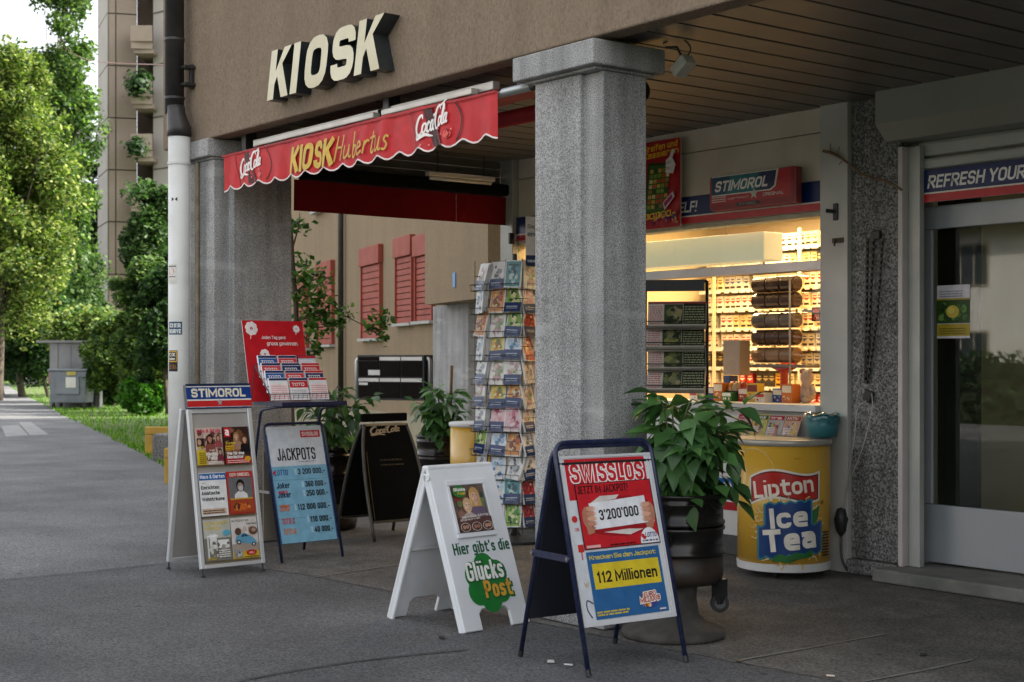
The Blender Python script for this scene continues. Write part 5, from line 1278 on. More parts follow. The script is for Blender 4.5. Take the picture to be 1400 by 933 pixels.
def cover(k, w, h):
    if k == 0:
        P = Print(w, h, 'cdb8a8', .006); P.blobs(0, .0, 1, 1, 22, ['b89a8a', '8a5a4a', 'd8c8b8', '6a4038'], .08, .2, 31); P.rect(0, 0, .34, .40, 'd6b92e'); P.rect(.03, .5, .3, .72, '2a2220'); P.ell(.12, .61, .07, .08, 'c89a80')
        P.person(.52, .62, .085, 'b98066', '2a1a14', '8a4a40'); P.person(.83, .66, .06, 'd0a088', '6a3a20', 'a04a50'); P.person(.85, .28, .06, 'c8987c', '3a2218', '7a3040')
        P.text('Life & Style', .02, .84, .9, .12, 'd02a5a', .03); P.text('In der', .45, .36, .2, .05, 'f0ece4', .02); P.text('Macho-', .30, .24, .46, .10, 'f0ece4', .04); P.text('Falle', .36, .13, .36, .10, 'f0ece4', .04); P.text('51', .05, .42, .18, .08, 'd6b92e', .04); P.lines(.04, .04, .3, .36, 6, '3a3018', .4, 3); P.lines(.36, .03, .9, .11, 2, 'f0ece4', .4, 4)
    elif k == 1:
        P = Print(w, h, '3a2420', .006); P.blobs(0, 0, 1, 1, 20, ['5a3428', '8a5a40', '2a1a1a', '704a30'], .1, .22, 32); P.person(.5, .66, .085, 'cf9a80', '8a6a40', 'a8806a'); P.person(.80, .58, .08, 'd8a890', '5a3a20', '181418')
        P.rect(0, .0, 1, .16, 'a8222a'); P.rect(.02, .72, .26, .98, 'c41f2a'); P.text('a', .06, .76, .15, .17, 'f2eeea', .07); P.text('Turbo!', .05, .52, .38, .07, 'e0c22e', .04); P.rect(.03, .36, .36, .49, 'd6a82c'); P.lines(.05, .38, .34, .48, 2, '5a1a18', .5, 3); P.text('Was für eine', .06, .24, .66, .085, 'f2eeea', .04); P.text('Geschichte!', .06, .14, .62, .085, 'f2eeea', .04); P.lines(.06, .02, .9, .12, 2, 'f0c8c0', .4, 5); P.ell(.85, .12, .12, .07, 'd8a030')
    elif k == 2:
        P = Print(w, h, 'e2e2e0', .006); P.rect(0, .83, 1, .985, '2a62a4'); P.text('Haus & Garten', .04, .87, .92, .085, 'eef0f0', .03)
        P.text('Einrichten:', .05, .62, .70, .085, '1c1c1e', .04); P.text('Asiatische', .05, .49, .68, .085, '1c1c1e', .04); P.text('Wohnträume', .05, .35, .84, .085, '1c1c1e', .04); P.rect(.03, .04, .92, .17, 'c8ad94'); P.lines(.06, .06, .86, .155, 2, '403430', .5, 6); P.lines(.08, .76, .2, .79, 1, '505050')
    elif k == 3:
        P = Print(w, h, 'b8342a', .006); P.rect(.05, .03, .95, .86, '2a2422'); P.rect(.05, .35, .95, .86, '6a6a6c'); P.person(.5, .56, .12, 'a08a80', '1a1614', 'dad8d6', False); P.ell(.5, .6, .09, .06, 'b8b8ba'); P.rect(.05, .03, .95, .36, 'a4462a'); P.blobs(.06, .04, .94, .28, 18, ['c8642a', '8a3a22', 'd88a4a', '5a2a1c'], .06, .14, 33); P.text('DER GRIEGEL', .1, .885, .78, .075, 'ecd8d0', .03); P.text('Das gefährliche Nachbar', .07, .325, .86, .055, 'd8ae2e', .04)
    elif k == 4:
        P = Print(w, h, '8a8a80', .006); P.rect(0, .0, 1, .55, '77736a'); P.rect(0, .55, 1, 1, 'b8b8ae'); P.text('SCHÖNER', .04, .86, .88, .09, 'c9b02e', .03); P.text('WOHNEN', .04, .75, .6, .08, 'c9b02e', .03)
        P.poly([(.2, .35), (.45, .35), (.45, .65), (.2, .65)], 'dcdcd8'); P.rect(.5, .3, .92, .5, 'e0e0dc'); P.rect(.1, .58, .5, .62, 'ecece8'); P.rect(.1, .06, .16, .6, 'd0d0cc'); P.rect(.42, .1, .47, .6, 'd0d0cc'); P.blobs(.1, .08, .95, .5, 18, ['c8c8c0', '9a968a', 'e0e0da', '6a665c'], .04, .1, 34); P.ell(.84, .66, .15, .07, '5aa8c0'); P.lines(.5, .08, .92, .28, 4, 'e8e8e2', .5, 7); P.lines(.06, .03, .4, .1, 2, 'c9b02e', .5, 8)
    else:
        P = Print(w, h, 'cfcac4', .006); P.text('autobörse', .03, .90, .66, .06, '58504c', .02); P.rect(0, .0, 1, .18, 'd2b03a'); P.blobs(.02, .35, .98, .82, 20, ['b8aca0', 'd8d0c8', '9a8878', 'c4b0a0'], .06, .14, 35); P.ell(.24, .66, .12, .09, '5a4034'); P.ell(.82, .66, .17, .1, '6a4a38'); P.ell(.84, .68, .08, .05, 'a89080'); P.rect(0, .18, 1, .36, 'a09284')
        P.poly([(.10, .42), (.16, .54), (.34, .60), (.48, .62), (.66, .56), (.84, .46), (.92, .38), (.88, .32), (.14, .40)], '5f98b4'); P.poly([(.34, .52), (.40, .585), (.5, .595), (.62, .53)], '28343c'); P.rect(.46, .52, .48, .60, '5f98b4'); P.ell(.24, .40, .09, .055, '201c1a'); P.ell(.24, .40, .05, .03, 'c8c8c4'); P.ell(.80, .33, .08, .05, '201c1a'); P.ell(.80, .33, .04, .026, 'c8c8c4')
        P.rect(.04, .03, .34, .22, '8a8a8e'); P.blobs(.05, .03, .34, .22, 8, ['c0c0c0', '5a5a60'], .03, .07, 36); P.ell(.68, .13, .2, .065, 'b82a22'); P.text('NEU', .58, .105, .2, .045, 'e8d8d0', .03); P.lines(.4, .02, .95, .06, 1, '5a4a18', .5); P.text('Das neue', .56, .82, .4, .04, '303030', .02)
    return P
mlab = ['magazine cover with pink title and women, top left in the aluminium stand', 'dark red magazine cover with two women, top right in the aluminium stand', 'white home and garden magazine cover with blue title bar in the aluminium stand', 'red-bordered magazine cover with a masked man in the aluminium stand', 'grey interior magazine cover with yellow title, bottom left in the stand', 'magazine cover with a pale blue vintage car, bottom right in the stand']
org = b3.matrix_basis
for k in range(6):
    r, c = divmod(k, 2)
    w, h = .205, (.262, .30, .285)[r]; l0 = (.765, .41, .10)[r]; x0 = (.040, .252)[c]
    t = thing('magazine', mlab[k], 'magazine', org @ (Mf @ Vector((x0, l0, 0.006))), R(91.6))
    cover(k, w, h).build('cover', t, panelM((0, -.004, .003), th) @ Matrix.Translation((0, 0, .004)), printmat('gloss_print', .3))
# ---- 4. jackpot stand with leaflet shelf
b4 = thing('jackpot_stand', 'blue lottery jackpot stand with number strips and a shelf on top', 'sign board', tuple(G(386, 772)), R(93.0))
W_, H_, DP = .53, 1.02, .54
th = math.atan2(.27, 1.0); LN = 1.045
Mf = panelM((0, 0, 0), th)
fp = lambda u, l: Mf @ Vector((u, l, 0))
rp_ = lambda u, l: Vector((u, DP - l * math.sin(th * .8), l * math.cos(th * .8)))
MB().tube(bend([fp(0, .01), fp(0, LN), fp(W_, LN), fp(W_, .01)], .06, 6), .011, 10).build('front_frame', M_NAVY, b4, smooth=True)
MB().tube(bend([rp_(0, .01), rp_(0, 1.14), Vector((0, .05, 1.145)), Vector((W_, .05, 1.145)), rp_(W_, 1.14), rp_(W_, .01)], .05, 5), .011, 10).build('rear_frame', M_NAVY, b4, smooth=True)
MB().box((0, .18, .50), (.004, .42, .52)).build('side_strap', M_STEEL, b4)
m = MB(); m.box((.012, .145, -.012), (W_ - .012, .965, -.002), Mf); m.build('board', surf('board_blue', (.03, .10, .24), (.025, .085, .2), 3, .45), b4, bevel=.004)
m = MB(); m.box((.06, .36, .14), (W_ - .02, .37, .80)); m.build('rear_board', surf('rear_tan', (.30, .26, .19), (.26, .22, .16), 4, .7), b4)
bw, bh = W_ - .05, .775
P = Print(bw, bh, 'd7dde2')
P.rect(.60, .885, .965, .955, 'c8303a'); P.text('SWISSLOS', .63, .90, .30, .04, 'efe6e4', .05)
P.text('JACKPOTS', .13, .665, .70, .12, '14161a', .05); P.lines(.5, .645, .82, .655, 1, '707880', .7)
rows = [(.50, 'LOTTO', '2a5a9a', '3 200 000.-'), (.375, 'Joker', '1c2a4a', '360 000.-'), (.285, 'Joker', '1c2a4a', '250 000.-'), (.155, 'EURO', 'd0703a', '112 000 000.-'), (.03, 'TOTO-X', 'c83a34', '110 000.-'), (-.07, 'TOTO-R', 'd07a3a', '40 000.-')]
P.rect(0, -.13, 1, .61, '7fb6cf')
for y in (.475, .235, .105): P.rect(0, y - .002, 1, y + .002, '5a8fae')
for y, a, c, nmb in rows:
    y = y + .022; wn_ = .049 * len(nmb.replace('.-', '')) + .05
    P.text(a, .04, y, .23 if len(nmb) < 12 else .17, .056, c, .05, .12)
    P.text(nmb, .95 - wn_, y + .002, wn_, .056, '15181c', .045)
    P.rect(.95 - wn_ - .06, y + .0, .95 - wn_ - .02, y + .06, 'a9cfdf')
P.ell(.03, .55, .025, .018, 'c8303a'); P.text('extra', .05, .345, .14, .035, 'c83a50', .03, .2); P.text('millions', .06, .215, .15, .03, 'd0703a', .04)
P.build('number_sheet', b4, Mf @ Matrix.Translation((.022, .26 - .012, .0015)), printmat('gloss_print', .35))
m = MB(); m.box((-.015, -.03, 1.158), (W_ + .005, .36, 1.176)); m.build('shelf', surf('shelf_white', (.62, .63, .64), (.56, .57, .58), 5, .4), b4, bevel=.004)
m = MB()
for a, b in (((-.022, -.036), (W_ + .012, -.031)), ((-.022, -.036), (-.016, .36)), ((W_ + .006, -.036), (W_ + .012, .36))): m.box((a[0], a[1], 1.150), (b[0], b[1], 1.180))
m.build('shelf_edge', M_NAVY, b4)
# leaflet display on the shelf
LD = thing('leaflet_display', 'red clover-patterned leaflet display standing on the jackpot stand shelf', 'display', b4.matrix_basis @ Vector((-.075, .02, 1.177)), R(93.0))
thd = R(12)
Md = panelM((-.005, .29, .0), thd)
P = Print(.53, .62, 'c4202a')
def clover(x, y, s):
    for k in range(4):
        a = R(45 + 90 * k + 10)
        for q in (-.35, .35): P.ell(x + s * .62 * math.cos(a + q), y + s * .62 * math.sin(a + q) * .53 / .62, s * .42, s * .42 * .53 / .62, 'ece4e0', 12)
    P.stroke([(x, y), (x - s * .3, y - s * 1.3)], .006, 'ece4e0')
clover(.14, .90, .10); clover(.88, .90, .055); clover(.31, .58, .075)
P.text('Jeden Tag ganz', .28, .76, .40, .05, 'f0e4e0', .02); P.text('gross gewinnen.', .36, .68, .52, .06, 'f0e4e0', .03); P.text('SWISSLOS', .68, .49, .28, .06, 'f0e4e0', .03, 0, 0, .008); P.text('SWISSLOS', .68, .49, .28, .06, 'c4202a', .02)
P.build('back_board', LD, Md, printmat('gloss_print', .35))
m = MB(); m.box((0, 0, -.006), (.53, .62, -.001), Md); m.build('backing', M_WHITEP, LD)
m = MB()
for k in range(5):
    y, z = .03 + k * .05, .012 + k * .055
    m.tube([(0, y, z), (.52, y, z)], .003, 5); m.tube([(0, y - .012, z + .05), (.52, y - .012, z + .05)], .003, 5)
    for j in range(14): m.tube([(j * .04, y, z), (j * .04, y - .012, z + .05)], .0018, 4)
for x in (0, .52): m.tube([(x, .02, .004), (x, .02, .05), (x, .24, .27), (x, .29, .0)], .004, 5)
m.build('wire_rack', M_WIRE, LD)
lc = [('white and navy', 'e6e6e8', '1f2f5c'), ('pink and white', 'e9d9da', 'c8404a'), ('white and blue', 'e4e6ea', '2a5a9a'), ('white and red', 'eae4e2', 'c02a30'), ('navy', '26305a', 'c8ccd8')]
lom = LD.matrix_basis
rown = ['front', 'second', 'third', 'rear']
for k in range(4):
    for j in range(3):
        nm, c1, c2 = lc[(k * 2 + j * 3 + (k == 2)) % 4] if not (k == 3 and j == 2) else lc[4]
        w, h = .155, .17
        loc = lom @ Vector((.015 + j * .172, .026 + k * .05, .016 + k * .055))
        t = thing('leaflet', f'{nm} leaflet stack in the {rown[k]} row, {("left", "middle", "right")[j]} pocket of the red display', 'leaflet', loc, R(93.0), 'leaflets in the red display')
        P = Print(w, h, c1, .018)
        if k == 0 and j != 1: P.rect(.04, .04, .96, .72, 'f0dede'); P.lines(.06, .06, .94, .7, 7, 'd89aa0', .4, j)
        else: P.rect(0, .55, 1, .86, c2); P.text('TOTO', .1, .62, .7, .15, 'e8e4e4', .04, .15); P.lines(.06, .08, .9, .5, 5, '9aa0ae', .4, j + k)
        P.rect(0, .88, 1, .98, 'c02a30' if j == 2 else '26305a')
        P.build('sheets', t, panelM((0, 0, 0), R(16)), printmat('gloss_print', .35))
# ---- 5. black chalkboard
b5 = thing('chalkboard', 'black A-frame chalkboard with cola script, behind the white board', 'sign board', tuple(G(512, 741)), R(90))
W_, H_, DP = .57, 1.0, .60
th = math.atan2(DP / 2, H_); LN = math.hypot(DP / 2, H_)
Mf = panelM((0, 0, 0), th); Mr = Matrix.Translation((W_, DP, 0)) @ Matrix.Rotation(math.pi, 4, 'Z') @ panelM((0, 0, 0), th)
M_CB = surf('chalk_black', (.0045, .0045, .0045), (.0065, .0062, .006), 5, .85, spec=.05)
M_CBF = surf('chalk_frame', (.075, .07, .055), (.05, .047, .04), 8, .4, .3)
for Mx in (Mf, Mr):
    m = MB()
    for s in (0, 1):
        q = smoothpath([((W_ if s else 0), 0.0), ((W_ - .002 if s else .002), .45), ((W_ - .03 if s else .03), .78), ((W_ - .075 if s else .075), LN - .06)], 5)
        m.tube([Mx @ Vector((p.x, p.y, 0)) for p in q], .014, 8)
    m.build('side_rail', M_CBF, b5, smooth=True)
    pts = [(.02, .17), (W_ - .02, .17), (W_ - .022, .5), (W_ - .045, .78), (W_ - .085, LN - .075), (.085, LN - .075), (.045, .78), (.022, .5)]
    m = MB(); m.prism(pts, .012, Mx @ Matrix.Translation((0, 0, -.006))); m.build('slate', M_CB, b5)
    MB().box((.02, .15, -.012), (W_ - .02, .168, .012), Mx).build('bottom_rail', M_CBF, b5)
    MB().box((.085, LN - .074, -.012), (W_ - .085, LN - .056, .014), Mx).build('top_rail', surf('rail_pale', (.30, .27, .2), (.22, .2, .15), 8, .4, .3), b5)
m = MB(); m.box((.06, DP / 2 - .02, H_ - .035), (W_ - .06, DP / 2 + .02, H_ + .035)); m.build('handle_bar', M_CB, b5, bevel=.01)
P = Print(W_, LN, None); coke_script(P, .19, .845, .52, .085, 'b3a184', .011, 2); P.lines(.3, .6, .7, .68, 2, '1c1a18', .3, 3)
P.stroke([(.055, .17), (.075, .5), (.095, .72)], .004, '6a5a34', smooth=True)
P.build('lettering', b5, Mf @ Matrix.Translation((0, 0, .0075)))

# ================================================================ CARD SPINNER
Cc = Vector((-9.19, 7.24, 0)); n1 = Vector((.297, -.955, 0)); t1 = Vector((-.955, -.297, 0)); SW = .47
cen = Cc + t1 * SW / 2 - n1 * SW / 2
RK = thing('card_spinner', 'tall wire spinner full of greeting cards beside the near pillar', 'card rack', tuple(cen))
MB().tube([cen + Vector((0, 0, .03)), cen + Vector((0, 0, 2.36))], .02, 10).build('pole', M_BLACKM, RK, world=True)
MB().lathe([(.30, .0), (.30, .02), (.05, .045), (.03, .08)], tuple(cen), 28).build('base', M_BLACKM, RK, world=True, smooth=False)
faces = [(Cc, t1, n1), (Cc, -n1, -t1), (Cc + t1 * SW, -n1, t1), (Cc - n1 * SW, t1, -n1)]
ZB, NR, SPC = .13, 11, .192
for fi, (c0, tt, nn) in enumerate(faces):
    m = MB()
    for u in (0, SW / 3, SW * 2 / 3, SW): m.tube([c0 + tt * u + Vector((0, 0, .1)), c0 + tt * u + Vector((0, 0, 2.30))], .0035, 4)
    for k in range(NR):
        z = ZB + k * SPC
        for dz, o_ in ((0, .045), (.05, .055), (.0, 0), (.12, 0)): m.tube([c0 + nn * o_ + Vector((0, 0, z + dz)), c0 + tt * SW + nn * o_ + Vector((0, 0, z + dz))], .0025, 4)
        for j in range(7):
            q = c0 + tt * SW * j / 6
            m.tube([q + Vector((0, 0, z)), q + nn * .045 + Vector((0, 0, z)), q + nn * .055 + Vector((0, 0, z + .05))], .0018, 4)
    m.build('wire_basket', M_WIRE, RK, world=True)
cardk = []
themes = [('pale floral', 'e4e2da', ['c8a0a8', 'a8b890', 'd8c8b0', '8a9a70']), ('white and blue', 'dfe6ec', ['88b0cc', 'b8d0e0', '5a80a8', 'e8e0d0']), ('yellow', 'dcc662', ['d8a030', 'e8dc90', 'b86a2a', '6a7a3a']), ('red', 'b82c30', ['d85a50', '8a1a20', 'e8c8b8', 'd8a030']), ('green', '8ab04a', ['4a8a38', 'c8d890', '2a5a28', 'e8e0b0']), ('white', 'e8e8e6', ['c0c4c8', '9aa0a8', 'd0ccc4', '6a6e74']), ('pink', 'e0b8bc', ['c86a80', 'e8d0d0', 'a03a58', 'e0a0a8']), ('orange', 'd8934a', ['b8502a', 'e8c080', '7a3a20', 'd8d0b0']), ('teal', '4a8c90', ['2a5a68', '8ac0c0', 'c8d8d0', '30404a'])]
CWd, CHt = .154, .222
for ti, (nm, c1, cs) in enumerate(themes):
    for v in range(2):
        P = Print(CWd, CHt, 'e6e6e4', .014); P.rect(.05, .04, .95, .96, c1); P.blobs(.1, .1, .9, .9, 22, cs, .05, .17, 50 + ti * 3 + v)
        if v: P.rect(0, 0, 1, .36, '1c3566'); P.lines(.12, .12, .8, .26, 2, 'b8c4d8', .5, ti)
        else: P.lines(.2, .8, .8, .88, 1, cs[3], .7, ti)
        me = P.mesh('greeting_card'); me.materials.append(printmat('card_print', .28, .2)); cardk.append((nm, v, me))
tabm = []
P = Print(CWd * .96, .12, '1c3566', .003); P.lines(.1, .66, .8, .84, 2, 'c4cede', .5, 3); tabm = P.mesh('divider_tab'); tabm.materials.append(printmat('card_print', .28, .2))
r_ = random.Random(5)
used = set()
coln = ('right', 'middle', 'left'); rowo = ['lowest', 'second lowest', 'third lowest', 'fourth lowest', 'fifth lowest', 'middle', 'fifth highest', 'fourth highest', 'third highest', 'second highest', 'highest']
for fi in (0, 1):
    c0, tt, nn = faces[fi]
    for k in range(NR):
        for j in range(3):
            if fi == 1 and j == 2: continue
            nm, v, me = r_.choices(cardk, [{'pale floral': 4, 'white and blue': 4, 'yellow': 3.5, 'red': 1.2, 'green': 2.4, 'white': 3, 'pink': 1.5, 'orange': 1, 'teal': 1.2}[c[0]] for c in cardk])[0] if fi == 0 else r_.choice([c for c in cardk if c[0] in ('red', 'white', 'pale floral', 'pink')])
            u0 = SW * (j + .5) / 3
            org_ = c0 + tt * u0 + nn * .032 + Vector((0, 0, ZB + .006 + k * SPC))
            # card frame: faces nn, leans back
            yw = R((-26 if (j == 2 and fi == 0) else 0) + r_.uniform(-9, 9)); nn_ = Matrix.Rotation(yw, 3, 'Z') @ nn
            if j == 2 and fi == 0: org_ = org_ + tt * .02
            ux = Vector((0, 0, 1)).cross(nn_); tilt = R(11 + r_.uniform(-6, 8))
            vx = Vector((0, 0, 1)) * math.cos(tilt) - nn_ * math.sin(tilt); nx = ux.cross(vx)
            ro = R(r_.uniform(-4, 4)); org_ = org_ + Vector((0, 0, r_.uniform(-.004, .012)))
            Mx = Matrix(((ux.x, vx.x, nx.x, org_.x), (ux.y, vx.y, nx.y, org_.y), (ux.z, vx.z, nx.z, org_.z), (0, 0, 0, 1))) @ Matrix.Rotation(ro, 4, 'Z') @ Matrix.Translation((-CWd / 2, 0, 0))
            o = bpy.data.objects.new('greeting_card', me); COL.objects.link(o); o.matrix_basis = Mx
            if fi == 0: lab = f'{nm} cards{" with navy band" if v else ""}, {coln[j]} column, {rowo[k]} pocket of the card spinner'
            else: lab = f'{nm} cards on the spinner side by the pillar, {rowo[k]} pocket, {"near" if j == 0 else "far"} column'
            tag(o, lab, 'greeting card', 'greeting cards in the wire spinner')
            for e in range(r_.choice((0, 0, 1, 2, 3))):
                d = bpy.data.objects.new('card_behind', me); COL.objects.link(d); d.parent = o; d.matrix_basis = Matrix.Translation((r_.uniform(-.006, .006), r_.uniform(.004, .02), -.017 * (e + 1))) @ Matrix.Rotation(R(r_.uniform(-3, 3)), 4, 'Z')
            if r_.random() < .4 or (k == NR - 1 and fi == 0):
                d = bpy.data.objects.new('divider_tab', tabm); COL.objects.link(d); d.parent = o; d.matrix_basis = Matrix.Translation((.003, .105 + r_.uniform(-.01, .02), -.022))
HB = thing('header_card', 'white and navy header card standing on top of the card spinner', 'sign', tuple(Cc + Vector((.0, .06, 2.24))), R(72))
P = Print(.30, .40, 'dfe3e6', .004); P.rect(0, 0, 1, .22, '1c3566'); P.text("Sag's mit", .05, .74, .62, .1, '3a4a5c', .02); P.text('einer Karte', .05, .60, .8, .1, '3a4a5c', .02); P.lines(.05, .08, .5, .16, 1, 'c4cede', .6)
P.build('board', HB, panelM((-.02, 0, 0)))

# ================================================================ NEWSPAPER RACK
NRK = thing('newspaper_rack', 'dark wire rack of folded newspapers between the near pillar and hatch', 'newspaper rack', (-7.50, 7.30, 0), R(42))
m = MB()
for x in (-.22, .22): m.tube(bend([(x, -.12, .01), (x, .02, .3), (x, .06, 2.05)], .05), .012, 8)
m.tube([(-.22, .06, 2.05), (.22, .06, 2.05)], .012, 8); m.tube([(-.22, .02, .4), (.22, .02, .4)], .01, 8)
for x in (-.22, .22): m.tube([(x, -.15, .012), (x, .25, .012)], .012, 8)
m.build('frame', M_BLACKM, NRK, smooth=True)
MB().box((-.235, .02, 1.98), (.2, .08, 2.06)).build('top_box', M_BLACK, NRK)
on = NRK.matrix_basis
for k in range(5):
    z = 1.28 + k * .15
    if k == 4: continue
    m = MB(); m.box((-.21, -.12, z - .02), (.21, .06, z - .016)); m.tube([(-.225, -.16, z + .03), (.225, -.16, z + .03)], .004, 5); m.build('tray', M_BLACKM, NRK)
    t = thing('newspaper', f'folded green and red printed newspaper in the {("lowest", "third", "second", "top")[k]} tray of the wire rack', 'newspaper', on @ Vector((-.20, -.14, z)), R(42), 'newspapers in the wire rack')
    P = Print(.41, .20, 'b9b3a6', .055); P.rect(.0, .9, 1, .97, '8a2a22'); P.rect(.02, .05, .26, .86, 'c9b8b0'); P.lines(.03, .08, .25, .84, 9, '9a3a34', .4, k); P.rect(.28, .05, .60, .88, '3a4630'); P.blobs(.28, .05, .60, .88, 22, ['6a7446', '525c38', '8a8a50', '2c3424', '7a7a5a', '9a8a6a'], .03, .09, 80 + k); P.rect(.61, .05, .99, .88, '23271c'); P.lines(.63, .1, .97, .84, 7, '9aa07a', .45, k + 9)
    P.build('folded_sheets', t, Matrix.Rotation(R((k * 53) % 9 - 4), 4, 'Z') @ panelM((.012 * (k % 2), 0, 0), R(30 + 4 * (k % 3))))

# ================================================================ POTTED PLANTS
def leaf_mesh(L, W, col, droop, fold):
    """pointed oval leaf, base at the origin, tip along +y, arched and folded along its midrib"""
    n = 5; V = []; Fc = []; C = []
    prof = [.12, .78, 1.0, .74, .36, .0]
    c = np.array(lin(col))
    for i in range(n + 1):
        t = i / n; w = prof[i] * W / 2; y = L * t; z = -droop * L * t * t
        V += [(-w, y, z + fold * w), (0, y, z), (w, y, z + fold * w)]
        if i:
            a = 3 * (i - 1)
            for k in (0, 1): Fc.append((a + k, a + k + 1, a + k + 4, a + k + 3)); C.append(c * (1.0 if k else .9))
    me = ink_mesh('leaf', np.array(V), np.array(Fc), np.array(C)); me.materials.append(leafmat('plant_leaf', .22, .38, .45))
    me.polygons.foreach_set('use_smooth', [True] * len(me.polygons))
    return me
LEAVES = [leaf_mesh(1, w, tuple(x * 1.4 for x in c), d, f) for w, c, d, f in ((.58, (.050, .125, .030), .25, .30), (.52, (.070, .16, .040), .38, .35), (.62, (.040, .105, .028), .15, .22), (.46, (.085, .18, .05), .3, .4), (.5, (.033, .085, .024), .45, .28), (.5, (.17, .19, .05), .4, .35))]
M_STEM = surf('plant_stem', (.10, .12, .04), (.08, .07, .035), 20, .7)
def potted_plant(name, label, loc, nst, height, spread, nleaf, L0, seed, lop=(0, 0), inner=110):
    r = random.Random(seed)
    t = thing(name, label, 'plant', loc)
    cnt = 0
    for s in range(nst):
        az = 2 * math.pi * s / nst + r.uniform(-.3, .3); hh = height * r.uniform(.32, 1.0); sp = spread * r.uniform(.35, 1.0)
        dx, dy = math.cos(az) * sp + lop[0] * r.uniform(0, 1), math.sin(az) * sp + lop[1] * r.uniform(0, 1)
        q = smoothpath([(0.03 * math.cos(az), .03 * math.sin(az), 0), (dx * .25, dy * .25, hh * .5), (dx * .65, dy * .65, hh * .88), (dx, dy, hh * r.uniform(.8, 1.0))], 6)
        m = MB(); m.tube(q, [.008 - .0055 * i / len(q) for i in range(len(q))], 6); m.build('stem', M_STEM, t, smooth=True)
        per = nleaf // nst
        for k in range(per):
            f = .12 + .88 * (k + r.random()) / per; p = q[min(int(f * (len(q) - 1)), len(q) - 1)]
            a2 = az + r.uniform(-1.7, 1.7) if f < .95 else r.uniform(0, 6.28)
            pit = R(r.uniform(-52, 25) if f < .9 else r.uniform(-20, 45))
            d = Vector((math.cos(a2) * math.cos(pit), math.sin(a2) * math.cos(pit), math.sin(pit)))
            up = Vector((math.cos(a2) * .5 + r.uniform(-.45, .45), math.sin(a2) * .5 + r.uniform(-.45, .45), 1)).normalized()
            xx = d.cross(up).normalized(); zz = xx.cross(d)
            L = L0 * r.uniform(.65, 1.25)
            st = p + d * .03
            o = bpy.data.objects.new('leaf', LEAVES[r.choices(range(6), [3, 2.5, 2.5, 1.4, 1.6, .18])[0]]); COL.objects.link(o); o.parent = t
            o.matrix_basis = Matrix(((xx.x * L, d.x * L, zz.x * L, st.x), (xx.y * L, d.y * L, zz.y * L, st.y), (xx.z * L, d.z * L, zz.z * L, st.z), (0, 0, 0, 1)))
            cnt += 1
    if inner:                                        # small inner leaves, too many to pick apart
        V = []; Fc = []; C = []
        src = np.array([v.co[:] for v in LEAVES[2].vertices]); sf = np.array([tuple(q.vertices) for q in LEAVES[2].polygons])
        for k in range(inner):
            az = r.uniform(0, 6.28); rr = spread * r.uniform(0, .95); zc = r.uniform(-.02, height * .62)
            a2 = az + r.uniform(-.8, .8); pit = R(r.uniform(-70, 5)); d = Vector((math.cos(a2) * math.cos(pit), math.sin(a2) * math.cos(pit), math.sin(pit)))
            up = Vector((r.uniform(-.4, .4), r.uniform(-.4, .4), 1)); xx = d.cross(up).normalized(); zz = xx.cross(d); L = L0 * r.uniform(.6, 1.0)
            Mx = np.array((xx[:], d[:], zz[:])).T * L; o_ = np.array((math.cos(az) * rr + lop[0] * .4, math.sin(az) * rr + lop[1] * .4, zc))
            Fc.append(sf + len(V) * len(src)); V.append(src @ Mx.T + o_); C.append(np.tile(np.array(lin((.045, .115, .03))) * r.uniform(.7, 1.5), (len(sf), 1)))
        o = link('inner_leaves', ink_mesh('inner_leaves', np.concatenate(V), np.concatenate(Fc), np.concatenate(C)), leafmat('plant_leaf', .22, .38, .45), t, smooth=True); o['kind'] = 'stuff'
    return t
M_DRUM = surf('drum_black', (.014, .0135, .013), (.026, .024, .022), 7, .2, .55, .08, 25, c3=(.05, .032, .02), s3=5, a3=.4)
M_DRUML = surf('drum_rust', (.018, .017, .015), (.04, .025, .017), 9, .5, .2, .2, 50)
M_SOIL = surf('soil', (.03, .022, .015), (.05, .04, .028), 20, 1, 0, .6, 60)
def drum(name, label, loc, r, h, castor=False):
    t = thing(name, label, 'planter', loc)
    pr = [(r * .985, h * .33)]
    def bead(z): pr.extend([(r * .99, z - .016), (r * 1.025, z - .006), (r * 1.025, z + .006), (r * .99, z + .016)])
    bead(h * .36); pr.append((r * .985, h * .5)); bead(h * .62); bead(h * .68); pr.append((r * .985, h * .8)); bead(h * .90)
    pr += [(r * .985, h * .96), (r * 1.03, h * .975), (r * 1.03, h), (r * .95, h), (r * .93, h * .95)]
    MB().lathe(pr, (0, 0, 0), 40, False).build('barrel', M_DRUM, t, smooth=True)
    MB().lathe([(r * .6, 0), (r * .93, .01), (r * .985, h * .1), (r * .985, h * .328)], (0, 0, 0), 40).build('lower_band', M_DRUML, t, smooth=True)
    MB().lathe([(.001, h * .93), (r * .94, h * .93)], (0, 0, 0), 24, False).build('soil', M_SOIL, t)
    return t
dl = Vector((-5.715, 5.545, 0))
PD_ = thing('pedestal', 'round flared concrete pedestal carrying the near black planter', 'pedestal', tuple(dl))
M_PED = surf('pedestal_concrete', (.05, .047, .041), (.085, .079, .069), 10, .9, 0, .4, 60, c3=(.035, .03, .024), s3=6, a3=.8)
MB().lathe([(.276, .0), (.282, .012), (.28, .035), (.25, .05), (.18, .075), (.14, .12), (.125, .2), (.13, .285)], (0, 0, 0), 40).build('flared_base', M_PED, PD_, smooth=True)
dn = drum('drum_planter', 'large ribbed black drum planter on the concrete pedestal', tuple(dl + Vector((0, 0, .286))), .272, .49)
m = MB(); cw = Vector((.21, .14, -.10)); m.tube([cw + Vector((-.012, .010, 0)), cw + Vector((.012, -.010, 0))], .05, 20); m.build('castor_wheel', M_RUBBER, dn, bevel=.006)
